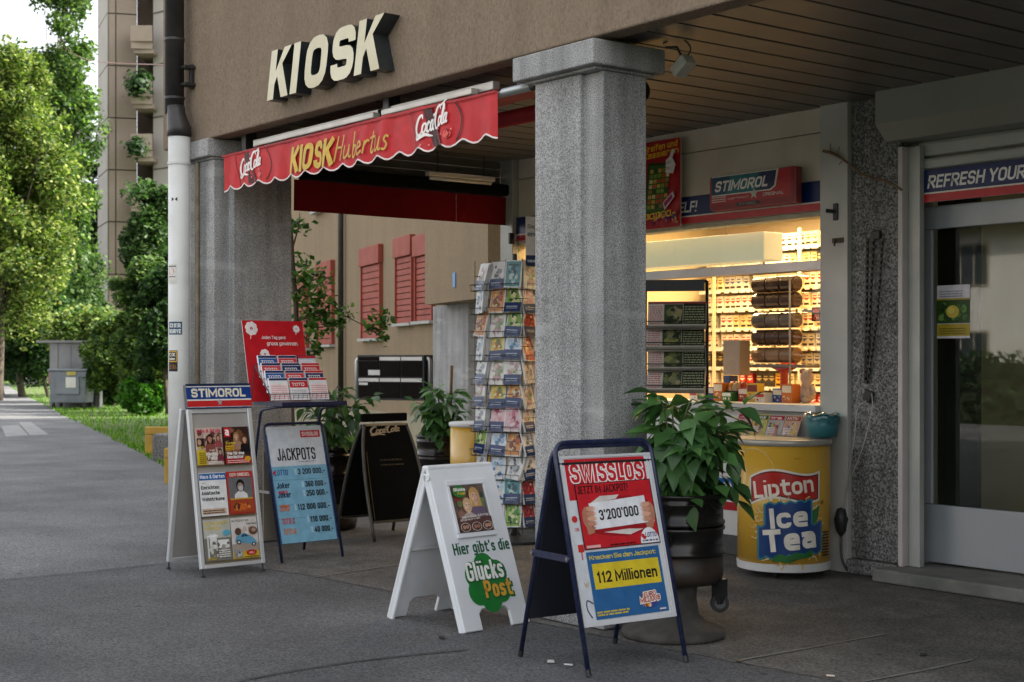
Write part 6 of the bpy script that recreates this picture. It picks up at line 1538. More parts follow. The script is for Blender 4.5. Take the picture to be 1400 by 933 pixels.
m = MB(); m.tube([cw + Vector((-.018, .014, 0)), cw + Vector((.018, -.014, 0))], .028, 16); m.build('castor_hub', surf('hub_grey', (.08, .08, .08), (.06, .06, .06), 9, .5), dn)
m = MB(); m.box((cw.x - .03, cw.y - .03, cw.z), (cw.x + .03, cw.y + .03, .03)); m.build('castor_fork', M_BLACKM, dn)
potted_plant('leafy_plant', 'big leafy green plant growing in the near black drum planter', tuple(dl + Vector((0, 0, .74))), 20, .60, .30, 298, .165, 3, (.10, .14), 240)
# far planters
p = PD(603, 0, 16.0); q0 = Vector((p.x, p.y, 0))
drum('drum_planter', 'black drum planter beside the far yellow cooler at the arcade end', tuple(q0), .27, .66)
potted_plant('leafy_plant', 'leafy plant with a stake in the drum beside the far yellow cooler', tuple(q0 + Vector((0, 0, .62))), 13, .62, .32, 190, .17, 5)
o = MB().tube([q0 + Vector((.1, .04, .55)), q0 + Vector((.12, .06, 1.42))], .018, 8).build('plant_stake', M_WOOD); tag(o, 'wooden stake standing in the far drum planter', 'stake')
q1 = Vector((-11.15, 6.62, 0))
drum('drum_planter', 'dark drum planter behind the jackpot stand and chalkboard', tuple(q1), .25, .72)
potted_plant('leafy_plant', 'leafy plant growing behind the jackpot stand and the left pillar', tuple(q1 + Vector((.0, 0, .68))), 12, .66, .32, 150, .13, 8, (.12, .1))
p = PD(658, 0, 15.0)
YC = thing('drinks_cooler', 'plain yellow cooler with pale rim partly hidden behind the card spinner', 'cooler', (p.x, p.y, 0))
MB().lathe([(.30, .10), (.32, .105), (.32, .80)], (0, 0, 0), 40).build('body', M_YEL, YC, smooth=True)
MB().lathe([(.30, .0), (.322, .02), (.324, .103), (.30, .104)], (0, 0, 0), 40).build('base_rim', M_WHITEP, YC)
MB().lathe([(.32, .80), (.332, .805), (.334, .835), (.325, .845), (.001, .85)], (0, 0, 0), 40).build('top_rim', M_WHITEP, YC, smooth=True)

# ================================================================ THE WING BEHIND
wd = Vector((-.9538, .3005, 0)); wn_ = Vector((-.3005, -.9538, 0)); WP = PD(570, 0, 24.0); WP = Vector((WP.x, WP.y, 0))
WG = thing('rear_wing', 'ochre rendered rear building with red shutters seen under the awning', 'building', tuple(WP))
def W(px, py, off=0.0):
    q = onplane(px, py, WP + wn_ * off, wn_); d = q - WP
    return d.dot(wd), q.z
MW = Matrix(((wd.x, wn_.x, 0, WP.x), (wd.y, wn_.y, 0, WP.y), (0, 0, 1, 0), (0, 0, 0, 1)))   # s along the wall, offset outwards, height
def wbox(name, s0, s1, o0, o1, z0, z1, mat, parent=None, bevel=0):
    return MB().box((s0, o0, z0), (s1, o1, z1), MW).build(name, mat, parent or WG, world=True, bevel=bevel)
wbox('wall', -5.2, 12.2, -6, 0, .55, 9.5, M_WING)
wbox('base_course', -5.2, 12.2, -6, .03, -.02, .548, surf('base_cement', (.36, .31, .22), (.30, .26, .18), 2, .9, 0, .2, 40))
M_SHUT = surf('shutter_red', (.33, .058, .030), (.28, .048, .026), 3, .6, 0, .03, 30)
for (a0, a1, y0, y1) in ((408, 423, 378, 476), (437, 458, 361, 471), (497, 524, 341, 462), (544, 568, 327, 441), (571, 596, 324, 438)):
    s0, zt = W(a0, y0); s1, zb_ = W(a1, y1)
    s0, s1 = max(s0, s1), min(s0, s1)
    sh = wbox('shutter', s1, s0, .002, .10, zt - .34, zt, M_SHUT, bevel=.01)
    for ss in (s1 + .02, s0 - .06):
        m = MB(); m.box((ss, .002, zb_), (ss + .04, .07, zt - .345), MW); m.build('shutter_frame', M_SHUT, sh)
    n = 11; dz = (zt - .345 - zb_) / n
    for k in range(n):
        m = MB(); m.box((s1 + .062, .012, zb_ + k * dz + .008), (s0 - .062, .042, zb_ + (k + 1) * dz - .008), MW); m.build('slat', M_SHUT, sh)
    m = MB(); m.box((s1 + .06, .002, zb_), (s0 - .06, .010, zt - .345), MW); m.build('shade', surf('shutter_dark', (.08, .02, .012), (.06, .015, .01), 3, .8), sh)
    m = MB(); m.box((s1 - .02, .002, zb_ - .05), (s0 + .02, .12, zb_ - .002), MW); m.build('sill', surf('sill_grey', (.45, .44, .41), (.38, .37, .35), 5, .8), sh)
for (a0, a1, y0) in ((432, 452, 293),):
    s0, z0 = W(a0, y0); s1, _ = W(a1, y0)
    wbox('window_sill', min(s0, s1), max(s0, s1), .002, .14, z0 - .02, z0 + .08, surf('sill_grey', (.45, .44, .41)))
# projecting bay
s0, zb_ = W(581, 417, 1.2); s1, _ = W(667, 407, 1.2)
wbox('projecting_bay', s1, s0, .002, 1.2, zb_, 9.3, M_WING)
c0, _ = W(592, 500, .9); c1, _ = W(640, 500, .9)
wbox('bay_column', c1, c0, .4, .9, 0, zb_ - .002, M_GRAN)
dz0, _ = W(642, 500, .2); dz1, _ = W(676, 500, .2)
wbox('doorway', dz1, dz0, .035, .06, 0, zb_ - .3, surf('dark_door', (.03, .025, .02), (.04, .035, .03), 3, .5))
pn = W(622, 383, 1.2)
wbox('number_plate', pn[0] - .05, pn[0] + .05, 1.202, 1.215, pn[1] - .09, pn[1] + .09, surf('plate_blue', (.12, .28, .55), (.10, .25, .5), 5, .4))
s_, _ = W(472, 400)
q = MW @ Vector((s_, .09, 0))
o = MB().tube([(q.x, q.y, .3), (q.x, q.y, 9.4)], .055, 12).build('drainpipe', M_DARKP, None, smooth=True); tag(o, 'dark drainpipe between the red shutters of the rear building', 'drainpipe')
# mailboxes
mb0 = PD(490, 545, 21.5); mb1 = PD(578, 488, 21.0)
MBX = thing('mailbox_unit', 'black bank of six mailboxes on a grey post before the rear building', 'mailboxes', (mb0.x, mb0.y, 0), math.atan2(mb1.y - mb0.y, mb1.x - mb0.x))
wm = math.hypot(mb1.x - mb0.x, mb1.y - mb0.y); z0, z1 = mb0.z, mb0.z + .62
MB().box((-.02, .0, z0 - .02), (wm + .02, .3, z1 + .02)).build('case', M_BLACKM, MBX, bevel=.006)
M_BOXD = surf('mailbox_black', (.010, .008, .007), (.014, .011, .010), 5, .8, spec=.06)
for r in range(2):
    for c in range(3):
        zz = z0 + r * .31
        d_ = MB().box((c * wm / 3 + .008, -.012, zz + .01), ((c + 1) * wm / 3 - .008, -.001, zz + .24)).build('mailbox_door', M_BOXD, MBX, bevel=.003)
        MB().box((c * wm / 3 + .008, -.012, zz + .25), ((c + 1) * wm / 3 - .008, -.001, zz + .30)).build('mail_slot', M_ALU if (r, c) != (1, 0) else M_BOXD, MBX)
MB().box((.18, -.016, z0 + .345), (.38, -.0125, z0 + .42)).build('name_card', M_WHITEP, MBX); MB().box((.02, -.016, z0 + .20), (.17, -.0125, z0 + .235)).build('name_card', M_WHITEP, MBX)
for x in (-.09, wm + .06): MB().tube(bend([(x, .1, .0), (x, .1, z1 - .05), (x + (.1 if x < 0 else -.1), .1, z1 - .02)], .04), .035, 10).build('post', M_ALU, MBX, smooth=True)

# ================================================================ THE HOUSE OVER THE STREET (seen mirrored in the door)
HS = thing('white_house', 'white house with red tiled roof mirrored in the glass door', 'house', (-28, -25, 0))
M_HW = surf('house_white', (.72, .70, .66), (.66, .64, .6), 1.5, .9); M_HR = surf('house_roof', (.30, .11, .06), (.22, .08, .05), 4, .9, 0, .4, 20)
MB().box((-44, -30, 0), (-20, -22, 5.7)).build('wall', M_HW, HS, world=True)
m = MB(); vs = [(x, y, z) for x in (-44.6, -19.4) for y, z in ((-31, 5.5), (-26, 9.0), (-21.2, 5.5), (-21.2, 5.75), (-26, 9.3), (-31, 5.75))]
m.add(vs, [(0, 1, 2, 3, 4, 5), (11, 10, 9, 8, 7, 6)] + [(i, 6 + i, 6 + (i + 1) % 6, (i + 1) % 6) for i in range(6)]); m.build('roof', M_HR, HS, world=True)
for z in (1.0, 3.7):
    for x in np.arange(-42.9, -20.5, 2.6):
        w_ = MB().box((x, -22.02, z), (x + 1.05, -21.97, z + 1.35)).build('window', surf('house_frame', (.34, .30, .24)), HS, world=True)
        MB().box((x + .08, -21.965, z + .08), (x + .49, -21.95, z + 1.27)).build('pane', surf('house_pane', (.04, .05, .055), (.06, .07, .075), 2, .1), w_); MB().box((x + .56, -21.965, z + .08), (x + .97, -21.95, z + 1.27)).build('pane', surf('house_pane', (.04, .05, .055)), w_)

HH = thing('added_hedge', 'added dark hedge before the white house, darkening the lower door reflection', 'hedge', (-24, -13, 0))  # added hedge, out of view; darkens the lower part of the door's mirror image
g = np.random.default_rng(8); n = 24000
P_ = np.stack([g.uniform(-44, -6, n), -13 + g.uniform(-.6, .6, n), g.uniform(0, 1.5, n) + .2 * np.sin(np.linspace(0, 40, n))], 1)
HEDGE_PTS = P_
MB().box((-44, -13.4, 0), (-6, -12.6, 1.4)).build('inner_twigs', surf('twigs', (.02, .03, .012), (.03, .04, .016), 6, 1), HH, world=True)
# ================================================================ FAR LEFT: TOWER, SHELTER, CONTAINER
D0 = 80.0
def TW(px, d): return ((px - CX) / F * d, d)
org = PD(148, 0, D0); TWR = thing('apartment_tower', 'tall panelled apartment tower with balconies behind the trees', 'building', (org.x, org.y, 0), R(YAW))
u0 = TW(148, D0)[0]
def tl(px, d): a = TW(px, d); return (a[0] - u0, a[1] - D0)
M_TP = surf('tower_panel', (.31, .245, .20), (.275, .215, .175), .6, .9, 0, .1, 8); M_TP2 = surf('tower_pale', (.46, .42, .385), (.42, .38, .35), .6, .9)
outl = [tl(135, 83.9), tl(148, 80.0), tl(187.5, 80.4), tl(187.5, 86), tl(135, 90)]
core = [tl(135.6, 83.95), tl(148.2, 80.06), tl(187.2, 80.46), tl(187.2, 86), tl(136, 89.9)]
MB().prism(core, 26).build('core', surf('tower_joint', (.12, .10, .09), (.10, .085, .075), 2, .9), TWR)
lev = [0, 3.25, 6.1, 8.98, 11.83, 14.68, 17.55, 20.4, 23.2, 26]
for a, b in zip(lev[:-1], lev[1:]):
    # a storey of cladding: narrow flank panel and two front panels
    def pan(p, q, m_):
        p = Vector((*p, 0)); q = Vector((*q, 0)); d = (q - p).normalized(); n_ = Vector((d.y, -d.x, 0)) * .06
        e = d * .03
        m = MB(); m.prism([tuple((p + e + n_)[:2]), tuple((q - e + n_)[:2]), tuple((q - e)[:2]), tuple((p + e)[:2])], b - a - .07, Matrix.Translation((0, 0, a + .035))); m.build('facade_panel', m_, TWR)
    pan(outl[0], outl[1], M_TP2)
    mid = (outl[1][0] + .26 * (outl[2][0] - outl[1][0]), outl[1][1] + .26 * (outl[2][1] - outl[1][1]))
    pan(outl[1], mid, M_TP); pan(mid, outl[2], M_TP)
rec = [tl(187.6, 82.6), tl(213, 82.6), tl(213, 88), tl(187.6, 88)]
MB().prism(rec, 26).build('balcony_recess', M_TP, TWR)
s2 = [tl(209.5, 80.2), tl(250, 78.5), tl(252, 86), tl(209.5, 86)]
MB().prism(s2, 26).build('side_slab', M_TP2, TWR)
for z in lev[1:-1]:
    a_ = s2[0]; b_ = s2[1]
    m = MB(); m.prism([(a_[0] - .02, a_[1] - .05), (b_[0], b_[1] - .05), (b_[0], b_[1] - .005), (a_[0] - .02, a_[1] - .005)], .06, Matrix.Translation((0, 0, z))); m.build('joint_strip', surf('tower_joint', (.12, .10, .09)), TWR)
for yb in (-22, 75, 150, 222, 300, 372):
    zb_ = CH + (HY - yb) / F * 79.5
    x0, x1 = tl(183.5, 79.2)[0], tl(210, 79.2)[0]
    m = MB(); m.box((x0, -.9, zb_), (x1, 2.58, zb_ + .22)); bal = m.build('balcony', M_TP, TWR)
    m = MB(); m.box((x0 - .12, -1.15, zb_ + .6), (x1 - .02, -.95, zb_ + 1.45)); m.box((x0 - .12, -.949, zb_ + .6), (x0 + .05, .39, zb_ + 1.45)); m.prism([(x0 + .05, -.92), (x1 - .02, -.92), (x1 - .02, -.95), (x0 - .1, -1.1)], .38, Matrix.Translation((0, 0, zb_ + .221))); m.build('parapet', M_TP, bal)
    m = MB(); m.box((x0 + .45, 2.50, zb_ + .5), (x0 + .95, 2.58, zb_ + 2.3)); m.build('balcony_window', surf('tower_glass', (.03, .03, .03), (.04, .04, .04), 2, .2), bal)
# bin shelter + container
so = G(72, 557); BS = thing('bin_shelter', 'grey concrete bin shelter with flat roof beside the path', 'shelter', tuple(so), R(YAW))
k_ = 46.0 / F * 1.0
dS = (so - CAMP).dot(FWD); k_ = dS / F
def sx(px): return (px - 72) * k_
HSh = (557 - 469) * k_
M_SHC = surf('shelter_concrete', (.24, .24, .235), (.19, .19, .185), 1.2, .85, 0, .1, 20, c3=(.09, .09, .085), s3=1, a3=.6)
MB().box((sx(68), 0, -.02), (sx(79), 2.4, HSh)).build('side_wall', M_SHC, BS)
for a, b in ((79.3, 97), (97.4, 116), (116.4, 130.8)): MB().box((sx(a), .02, -.02), (sx(b), .15, HSh - .01)).build('wall_board', M_SHC, BS)
MB().box((sx(131), -.03, -.02), (sx(136.5), .3, HSh)).build('corner_post', surf('shelter_post', (.24, .24, .23), (.2, .2, .19), 3, .8), BS)
MB().box((sx(50), -.06, HSh + .005), (sx(137.5), 2.6, HSh + .075)).build('roof', M_SHC, BS)
CN = thing('waste_container', 'grey metal wheeled waste container standing in the bin shelter', 'container', so - FWD * 1.04 + RGT * sx(81), R(YAW))
wc, hb, ht = (131 - 80) * k_, .16, 1.10
M_CON = surf('container_zinc', (.20, .225, .24), (.16, .18, .195), 3, .5, .35, .05, 20)
m = MB(); vs = [(.06, .06, hb), (wc - .06, .06, hb), (wc - .06, .9, hb), (.06, .9, hb), (0, 0, ht), (wc, 0, ht), (wc, .98, ht), (0, .98, ht)]; m.add(vs, [(0, 3, 2, 1), (4, 5, 6, 7), (0, 1, 5, 4), (1, 2, 6, 5), (2, 3, 7, 6), (3, 0, 4, 7)]); m.build('body', M_CON, CN, bevel=.02)
MB().box((-.03, -.03, ht + .003), (wc + .03, 1.0, ht + .085)).build('lid', M_CON, CN, bevel=.03)
MB().box((.22, -.012, .42), (wc - .22, .02, .95)).build('pressed_panel', M_CON, CN, bevel=.01)
MB().box((.52, -.02, .62), (.82, -.013, .93)).build('label', surf('label_white', (.65, .65, .6), (.6, .6, .5), 8, .5), CN); MB().box((.55, -.02, .99), (.82, .004, 1.1)).build('label', surf('label_yellow', (.5, .42, .1)), CN)
for x in (.12, wc - .12):
    for y in (.1, .85): MB().tube([(x - .03, y, .08), (x + .03, y, .08)], .08, 12).build('wheel', M_RUBBER, CN)
MB().box((-.035, .1, .75), (-.005, .2, 1.1)).build('reflector', surf('refl_red', (.45, .1, .06)), CN)
# barriers by the lawn
for (a, b, y0, y1, lab, mt, cat) in ((198, 234, 584, 620, 'yellow painted timber barrier at the edge of the lawn', 'y', 'barrier'), (208, 240, 594, 630, 'dark mossy stone block in front of the yellow barrier', 's', 'block'), (224, 262, 613, 660, 'low yellow rail post behind the aluminium magazine stand', 'y', 'barrier')):
    q = G(a, y1); k2 = (q - CAMP).dot(FWD) / F; w_, h_ = (b - a) * k2, (y1 - y0) * k2
    t = thing('yellow_barrier' if mt == 'y' else 'stone_block', lab, cat, tuple(q), R(YAW))
    if mt == 'y':
        My = surf('barrier_yellow', (.50, .31, .04), (.42, .25, .035), 3, .7, 0, .1, 20, c3=(.25, .17, .05), s3=4, a3=.5)
        MB().box((0, 0, h_ - .12), (w_, .12, h_)).build('rail', My, t, bevel=.015); MB().box((0, .005, -.02), (.12, .115, h_ - .121)).build('post', My, t, bevel=.01); MB().box((w_ - .13, .005, -.02), (w_ - .01, .115, h_ - .121)).build('post', My, t, bevel=.01)
        if b < 240: MB().box((.121, .02, 0), (w_ - .14, .10, h_ - .122)).build('infill', surf('barrier_ply', (.28, .2, .09), (.2, .14, .06), 5, .8), t)
    else:
        MB().box((0, 0, -.02), (w_, .4, h_)).build('block', M_GRAN2, t, bevel=.03)
for i, (cx0, cy0, w_) in enumerate(((42, 525, 18),)):
    q = G(cx0, cy0); k2 = (q - CAMP).dot(FWD) / F
    m = MB(); m.lathe([(.01, 0), (.45, .02), (.42, .2), (.25, .33), (.02, .38)], (0, 0, 0), 9); me = m.mesh('boulder')
    for v in me.vertices: v.co *= random.uniform(.8, 1.15); v.co.x *= 1.2
    o = link('boulder', me, surf('boulder', (.40, .39, .36), (.3, .29, .27), 4, .9, 0, .3, 10)); o.location = q; tag(o, 'pale boulder lying on the lawn left of the bin shelter', 'boulder')
M_PALE_BAR = surf('pale_grey', (.26, .26, .255), (.20, .20, .20), 5, .85, 0, .3, 100)
for qd in (((2, 583), (25, 581), (39, 595), (8, 597)), ((25, 577), (42, 577), (67, 594), (41, 595))):  # two flat pale grey bars on the path
    o = sheet('pale_bar', [(p.x, p.y) for p in (G(*c) for c in qd)], -.0035, M_PALE_BAR); tag(o, kind='structure')
# overhead wire
a, b = PD(229, 89, 12.7), PD(90, 66, 58)
o = MB().tube([a.lerp(b, t / 16) + Vector((0, 0, -.6 * math.sin(t / 16 * math.pi) * .3)) for t in range(17)], .007, 5).build('overhead_wire', surf('wire_red', (.25, .10, .07), (.2, .08, .06), 3, .6)); tag(o, 'thin reddish overhead wire running to the tower', 'wire')
# litter
def litter(name, label, pts, z, mat):
    m = MB(); q = [G(*p) for p in pts]; c = sum(q, Vector()) / len(q)
    m.prism([((p - c).x, (p - c).y) for p in q][::-1] if False else [((p - c).x, (p - c).y) for p in q], z, Matrix.Translation((c.x, c.y, .0006))); o = m.build(name, mat); tag(o, label, 'litter'); return o
M_LIT = surf('paper_scrap', (.6, .6, .58), (.5, .5, .48), 20, .9)
litter('paper_scrap', 'small white paper scrap by the feet of the near board', ((748, 906), (758, 906.5), (757, 903.5), (749, 903.5)), .004, M_LIT)
litter('paper_scrap', 'thin white paper strip between the near board legs', ((771, 909.5), (783, 910.5), (783, 909), (771, 908)), .003, M_LIT)
litter('leaf_scrap', 'dark dry leaf on the asphalt below the white board', ((600, 873), (607, 874), (608, 871.5), (601, 870.5)), .006, M_BLACK)
litter('leaf_scrap', 'dark scrap on the paving right of the near board', ((1007, 905), (1013, 906), (1014, 904), (1008, 903)), .006, M_BLACK)
litter('leaf_scrap', 'dark stain-like leaf on the paving before the door step', ((1257, 897), (1267, 897), (1266, 894), (1258, 894.5)), .003, M_BLACK)
cb = G(1130, 925); o = MB().tube([cb + Vector((0, 0, .005)), cb + Vector((.032, .02, .005))], .0045, 8).build('cigarette_butt', surf('butt', (.62, .5, .38), (.6, .56, .5), 60, .8)); tag(o, 'cigarette butt lying at the front edge of the paving', 'litter')

# ================================================================ TREES
LM = leafmat('tree_leaf', .38, .55, .3)
def leaf_cloud(P, size, cols, seed, up=.5, aspect=1.7):
    """one small bent quad for each leaf spray"""
    g = np.random.default_rng(seed); n = len(P)
    N_ = g.normal(size=(n, 3)); N_[:, 2] = np.abs(N_[:, 2]) + up; N_ /= np.linalg.norm(N_, axis=1)[:, None]
    A = g.normal(size=(n, 3)); A -= N_ * (A * N_).sum(1)[:, None]; A /= np.linalg.norm(A, axis=1)[:, None]
    Bv = np.cross(N_, A)
    s = size * g.uniform(.45, 1.6, n)[:, None]
    a = A * s * aspect / 2; b = Bv * s / 2
    V = np.stack([P - a, P + b * 1.0 - a * .1, P + a - N_ * s * .15, P - b - a * .1], 1).reshape(-1, 3)
    Fc = np.arange(4 * n).reshape(-1, 4)
    cols = np.array([lin(c) for c in cols]); ci = g.integers(0, len(cols), n)
    C = cols[ci] * g.uniform(.75, 1.25, n)[:, None]
    return V, Fc, C
def crown_points(c, rad, nclump, per, seed, sig=.32, hollow=.45, flat=.75, bottom=-.9, size_k=1.0):
    g = np.random.default_rng(seed); cl = []
    while len(cl) < nclump:
        v = g.normal(size=3); v /= np.linalg.norm(v); r = g.uniform(hollow, 1.0) ** .6
        v = v * r
        if v[2] < bottom: continue
        # lobed outline
        lob = 1 + .14 * math.sin(3 * math.atan2(v[1], v[0]) + seed) + .10 * math.sin(7 * v[2] + 4 * v[0] + seed)
        cl.append(v * lob)
    cl = np.array(cl) * np.array(rad) + np.array(c)
    sz = np.array(rad).mean() * sig * g.uniform(.3, 1.3, nclump) * size_k
    P = np.repeat(cl, per, 0); S = np.repeat(sz, per)
    d = g.normal(size=P.shape); d[:, 2] *= flat
    d /= np.linalg.norm(d, axis=1)[:, None]; d *= (g.uniform(0, 1, len(P)) ** .5)[:, None]
    return P + d * S[:, None], cl
def tree(name, label, cat, base, height, c, rad, nclump, per, size, cols, seed, trunk=.2, limbs=10, group=None, sig=.32, mat=None, hollow=.45, bottom=-.9, bark=None):
    base = Vector(base); c = Vector(c)
    t = thing(name, label, cat, tuple(base), 0, group)
    P, cl = crown_points(c, rad, nclump, per, seed, sig, hollow, bottom=bottom)
    V, Fc, C = leaf_cloud(P, size, cols, seed + 1)
    me = ink_mesh('crown', V - np.array(base), Fc, C)
    o = link('crown', me, mat or LM, t); o['kind'] = 'stuff'
    r = random.Random(seed); m = MB()
    top = Vector((c.x, c.y, c.z + rad[2] * .55)) - base
    q = [Vector((0, 0, 0)), top * .3 + Vector((r.uniform(-.15, .15), r.uniform(-.15, .15), 0)), top * .6 + Vector((r.uniform(-.2, .2), r.uniform(-.2, .2), 0)), top]
    q = smoothpath([tuple(p) for p in q], 5); m.tube(q, [trunk * (1 - .85 * i / len(q)) for i in range(len(q))], 9)
    for k in range(limbs):
        e = Vector(cl[r.randrange(len(cl))]) - base; f = r.uniform(.3, .8); s = q[int(f * (len(q) - 1))]
        if e.z < s.z * .8: continue
        mid = s.lerp(e, .5) + Vector((0, 0, -.08 * (e - s).length))
        m.tube([s, mid, e], [trunk * .35, trunk * .2, trunk * .06], 6)
    m.build('trunk', bark or M_BARK, t, smooth=True)
    return t
M_BARK = surf('bark', (.085, .065, .045), (.05, .038, .028), 8, .95, 0, .6, 30)
def at(px, py, d): return PD(px, py, d)
def gnd(px, d): p = PD(px, HY, d); return Vector((p.x, p.y, -.03))
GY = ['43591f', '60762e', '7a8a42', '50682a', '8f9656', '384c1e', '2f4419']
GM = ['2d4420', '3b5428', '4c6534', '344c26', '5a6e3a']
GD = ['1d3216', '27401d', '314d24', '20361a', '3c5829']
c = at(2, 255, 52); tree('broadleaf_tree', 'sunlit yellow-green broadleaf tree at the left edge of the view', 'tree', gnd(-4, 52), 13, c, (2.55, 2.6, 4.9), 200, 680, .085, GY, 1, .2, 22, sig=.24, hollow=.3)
c = at(84, 190, 74); tree('larch_tree', 'tall feathery green tree in front of the tower', 'tree', gnd(88, 74), 20, c, (1.25, 1.6, 9.6), 130, 330, .13, GM + ['6a8a3a'], 2, .2, 26, sig=.22, hollow=.2)
c = at(84, 415, 60); tree('broadleaf_tree', 'darker broadleaf tree below the feathery tree beside the tower', 'tree', gnd(88, 60), 7, c, (1.05, 1.5, 2.9), 70, 420, .11, GM, 3, .14, 10, sig=.42, bottom=-1)
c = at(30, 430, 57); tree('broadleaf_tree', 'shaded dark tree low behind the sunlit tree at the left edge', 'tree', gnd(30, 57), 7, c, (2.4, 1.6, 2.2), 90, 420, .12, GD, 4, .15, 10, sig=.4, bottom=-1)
c = at(98, 330, 88); tree('broadleaf_tree', 'distant green tree filling the gap left of the tower base', 'tree', gnd(98, 88), 12, c, (1.3, 2.0, 6.5), 80, 380, .14, GM, 14, .2, 10, sig=.32)
c = at(-90, 300, 70); tree('broadleaf_tree', 'tall dark tree cut off by the left edge of the view', 'tree', gnd(-90, 70), 14, c, (3.6, 3.6, 7.0), 80, 320, .2, GM, 15, .3, 12, sig=.3)
for (x, y, d, rad, nc, per, sz, cl, sd, nm, lab, cat) in (
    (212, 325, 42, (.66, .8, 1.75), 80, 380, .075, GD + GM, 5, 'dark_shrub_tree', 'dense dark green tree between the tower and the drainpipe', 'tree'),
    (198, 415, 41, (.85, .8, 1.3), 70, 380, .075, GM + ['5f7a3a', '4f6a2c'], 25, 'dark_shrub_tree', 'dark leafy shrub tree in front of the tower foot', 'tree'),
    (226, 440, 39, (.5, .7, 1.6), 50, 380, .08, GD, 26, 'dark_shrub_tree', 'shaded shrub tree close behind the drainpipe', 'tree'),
    (120, 458, 50, (1.7, 1.2, .8), 90, 380, .085, GY[:5] + GM, 6, 'broad_bush', 'pale sunlit bush spreading behind the bin shelter', 'bush'),
    (168, 482, 44, (1.05, 1.0, 1.1), 90, 380, .075, GM + GY[:4], 7, 'broad_bush', 'mid green leafy bush right of the bin shelter', 'bush'),
    (212, 498, 41, (.75, .9, 1.15), 80, 380, .075, GM + GY[:4], 27, 'broad_bush', 'dark leafy bush behind the rounded bright bush', 'bush'),
    (150, 522, 46.3, (.45, .6, .8), 40, 320, .075, GD, 8, 'broad_bush', 'dark low bush overhanging the waste container', 'bush'),
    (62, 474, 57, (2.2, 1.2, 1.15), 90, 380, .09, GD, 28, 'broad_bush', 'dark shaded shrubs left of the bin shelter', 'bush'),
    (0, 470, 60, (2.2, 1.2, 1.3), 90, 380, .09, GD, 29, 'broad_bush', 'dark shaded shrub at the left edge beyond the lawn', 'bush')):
    c = at(x, y, d); tree(nm, lab, cat, gnd(x + 4, d), 5, c, rad, nc, per, sz, cl, sd, .07, 12, sig=.36, bottom=-1)
c = at(194, 536, 39.0); tree('round_bush', 'rounded bright green bush on the lawn before the shrubs', 'bush', gnd(194, 39.0), 1, (c.x, c.y, .5), (.60, .6, .48), 70, 300, .075, ['37651f', '467526', '2b511a', '528030'], 9, .03, 6, sig=.34, bottom=-1)
# far hedge
ha, hb2 = gnd(-90, 100), gnd(62, 96)
HG = thing('hedge', 'long clipped dark hedge at the far end of the path', 'hedge', tuple(ha.lerp(hb2, .5)))
g = np.random.default_rng(3); n = 9000
s = g.uniform(0, 1, n); ax = np.array(hb2 - ha); nr = np.array((-ax[1], ax[0], 0)); nr /= np.linalg.norm(nr)
P_ = np.array(ha)[None] + s[:, None] * ax[None] + g.uniform(-.5, .5, n)[:, None] * nr[None]; P_[:, 2] = g.uniform(0, 1.35, n)
V, Fc, C = leaf_cloud(P_, .17, GD, 4); o = link('foliage', ink_mesh('foliage', V - np.array(HG.location), Fc, C), LM, HG); o['kind'] = 'stuff'
m = MB(); l_ = (hb2 - ha).length; m.box((-l_ / 2, -.4, 0), (l_ / 2, .4, 1.2), Matrix.Rotation(math.atan2(ax[1], ax[0]), 4, 'Z')); m.build('inner_twigs', surf('twigs', (.02, .03, .012), (.03, .04, .016), 6, 1), HG)
V, Fc, C = leaf_cloud(HEDGE_PTS, .11, GD, 4); o = link('foliage', ink_mesh('foliage', V - np.array(HH.location), Fc, C), LM, HH); o['kind'] = 'stuff'
# sapling branch in front of the rear wing
SPb = PD(405, HY, 17.0); SPb = Vector((SPb.x, SPb.y, 0))
YT = thing('young_tree', 'small leafy tree reaching across the rear building from behind the left pillar', 'tree', tuple(SPb))
m = MB(); m.tube(smoothpath([tuple(SPb), tuple(PD(398, 520, 17)), tuple(PD(405, 440, 17)), tuple(PD(400, 360, 17)), tuple(PD(396, 300, 17))]), .03, 7)
brs = [((405, 440), (440, 428), (470, 432), (500, 445), (528, 440)), ((403, 400), (425, 385), (440, 378)), ((402, 420), (430, 415), (450, 420)), ((405, 450), (425, 470), (440, 490)), ((400, 340), (408, 310), (410, 290)), ((500, 445), (520, 460), (530, 468))]
pts = []
for b in brs:
    q = smoothpath([tuple(PD(x, y, 17)) for x, y in b], 6); m.tube(q, [.012 * (1 - .8 * i / len(q)) for i in range(len(q))], 5)
m.build('trunk', M_BARK, YT, world=True)
g = np.random.default_rng(21)
for (x, y, r, n) in ((418, 400, .20, 190), (440, 425, .17, 150), (425, 440, .2, 170), (412, 370, .14, 90), (452, 442, .1, 60), (470, 432, .08, 40), (520, 440, .11, 60), (514, 450, .10, 50), (527, 462, .05, 25), (430, 480, .08, 50), (410, 310, .10, 60), (405, 480, .12, 70), (437, 378, .08, 40)):
    c = np.array(PD(x, y, 17)); d = g.normal(size=(n, 3)) * r * np.array((.6, .6, .65)); pts.append(c + d)
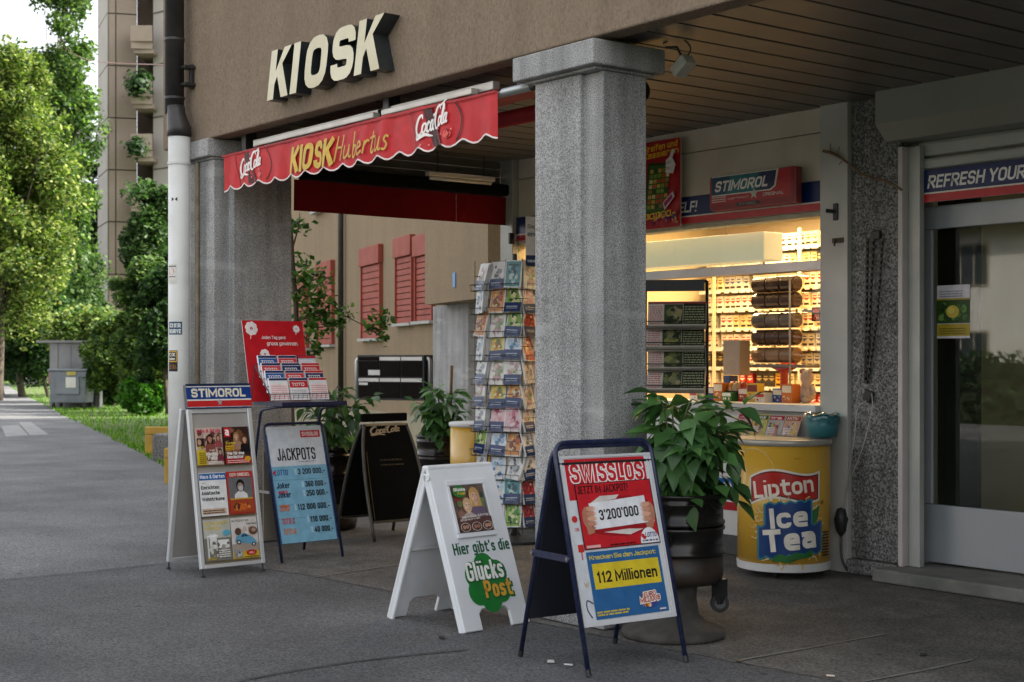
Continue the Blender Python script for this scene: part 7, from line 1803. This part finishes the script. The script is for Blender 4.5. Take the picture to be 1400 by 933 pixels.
P_ = np.concatenate(pts); V, Fc, C = leaf_cloud(P_, .046, ['3a5a22', '4d7030', '2c481a', '5f8038'], 22)
o = link('crown', ink_mesh('crown', V - np.array(SPb), Fc, C), LM, YT); o['kind'] = 'stuff'
# plants on the balconies
for (x, y, r, n, lab) in ((190, 110, .55, 700, 'dark green plant box on the upper tower balcony'), (187, 198, .45, 450, 'smaller green plant hanging on the middle tower balcony')):
    c = np.array(PD(x, y, 77.9)); d = np.random.default_rng(n).normal(size=(n, 3)) * r * np.array((.55, .55, .5)); d[:, 2] -= np.abs(d[:, 0]) * .4
    V, Fc, C = leaf_cloud(c + d, .16, GD, n); t = thing('balcony_plant', lab, 'plant', tuple(c)); o = link('foliage', ink_mesh('foliage', V - c, Fc, C), LM, t); o['kind'] = 'stuff'
# grass blades on the near lawn
g = np.random.default_rng(5); n = 26000
lawn = [G(*p) for p in ((0, 521), (33, 540), (71, 557), (93, 570), (135, 588), (174, 607), (199, 619), (240, 642), (440, 645), (520, 640))]
back = 9.0
idx = g.integers(0, len(lawn) - 1, n); t_ = g.uniform(0, 1, n); L_ = np.array([tuple(p) for p in lawn])
Pb = L_[idx] * (1 - t_[:, None]) + L_[idx + 1] * t_[:, None]
dirp = np.array((RGT * .75 + FWD * .65)[:]); Pb = Pb + dirp[None] * (g.uniform(0, 1, n) ** 1.3 * back)[:, None] - dirp[None] * .08
Pb[:, 2] = -.03
hgt = g.uniform(.05, .13, n); az = g.uniform(0, 6.28, n); wv_ = np.stack([np.cos(az), np.sin(az), 0 * az], 1) * .012
ln = np.stack([g.normal(0, .035, n), g.normal(0, .035, n), hgt], 1)
V = np.stack([Pb - wv_, Pb + wv_, Pb + ln], 1).reshape(-1, 3); Fc = np.arange(3 * n).reshape(-1, 3)
gc = np.array([lin(c) for c in ('4c7a22', '5f8a2c', '3a661c', '7a9438')]); C = gc[g.integers(0, 4, n)] * g.uniform(.8, 1.2, n)[:, None]
o = link('grass', ink_mesh('grass', V, Fc, C), LM); tag(o, 'short green grass of the lawn beside the path', 'grass', kind='stuff')
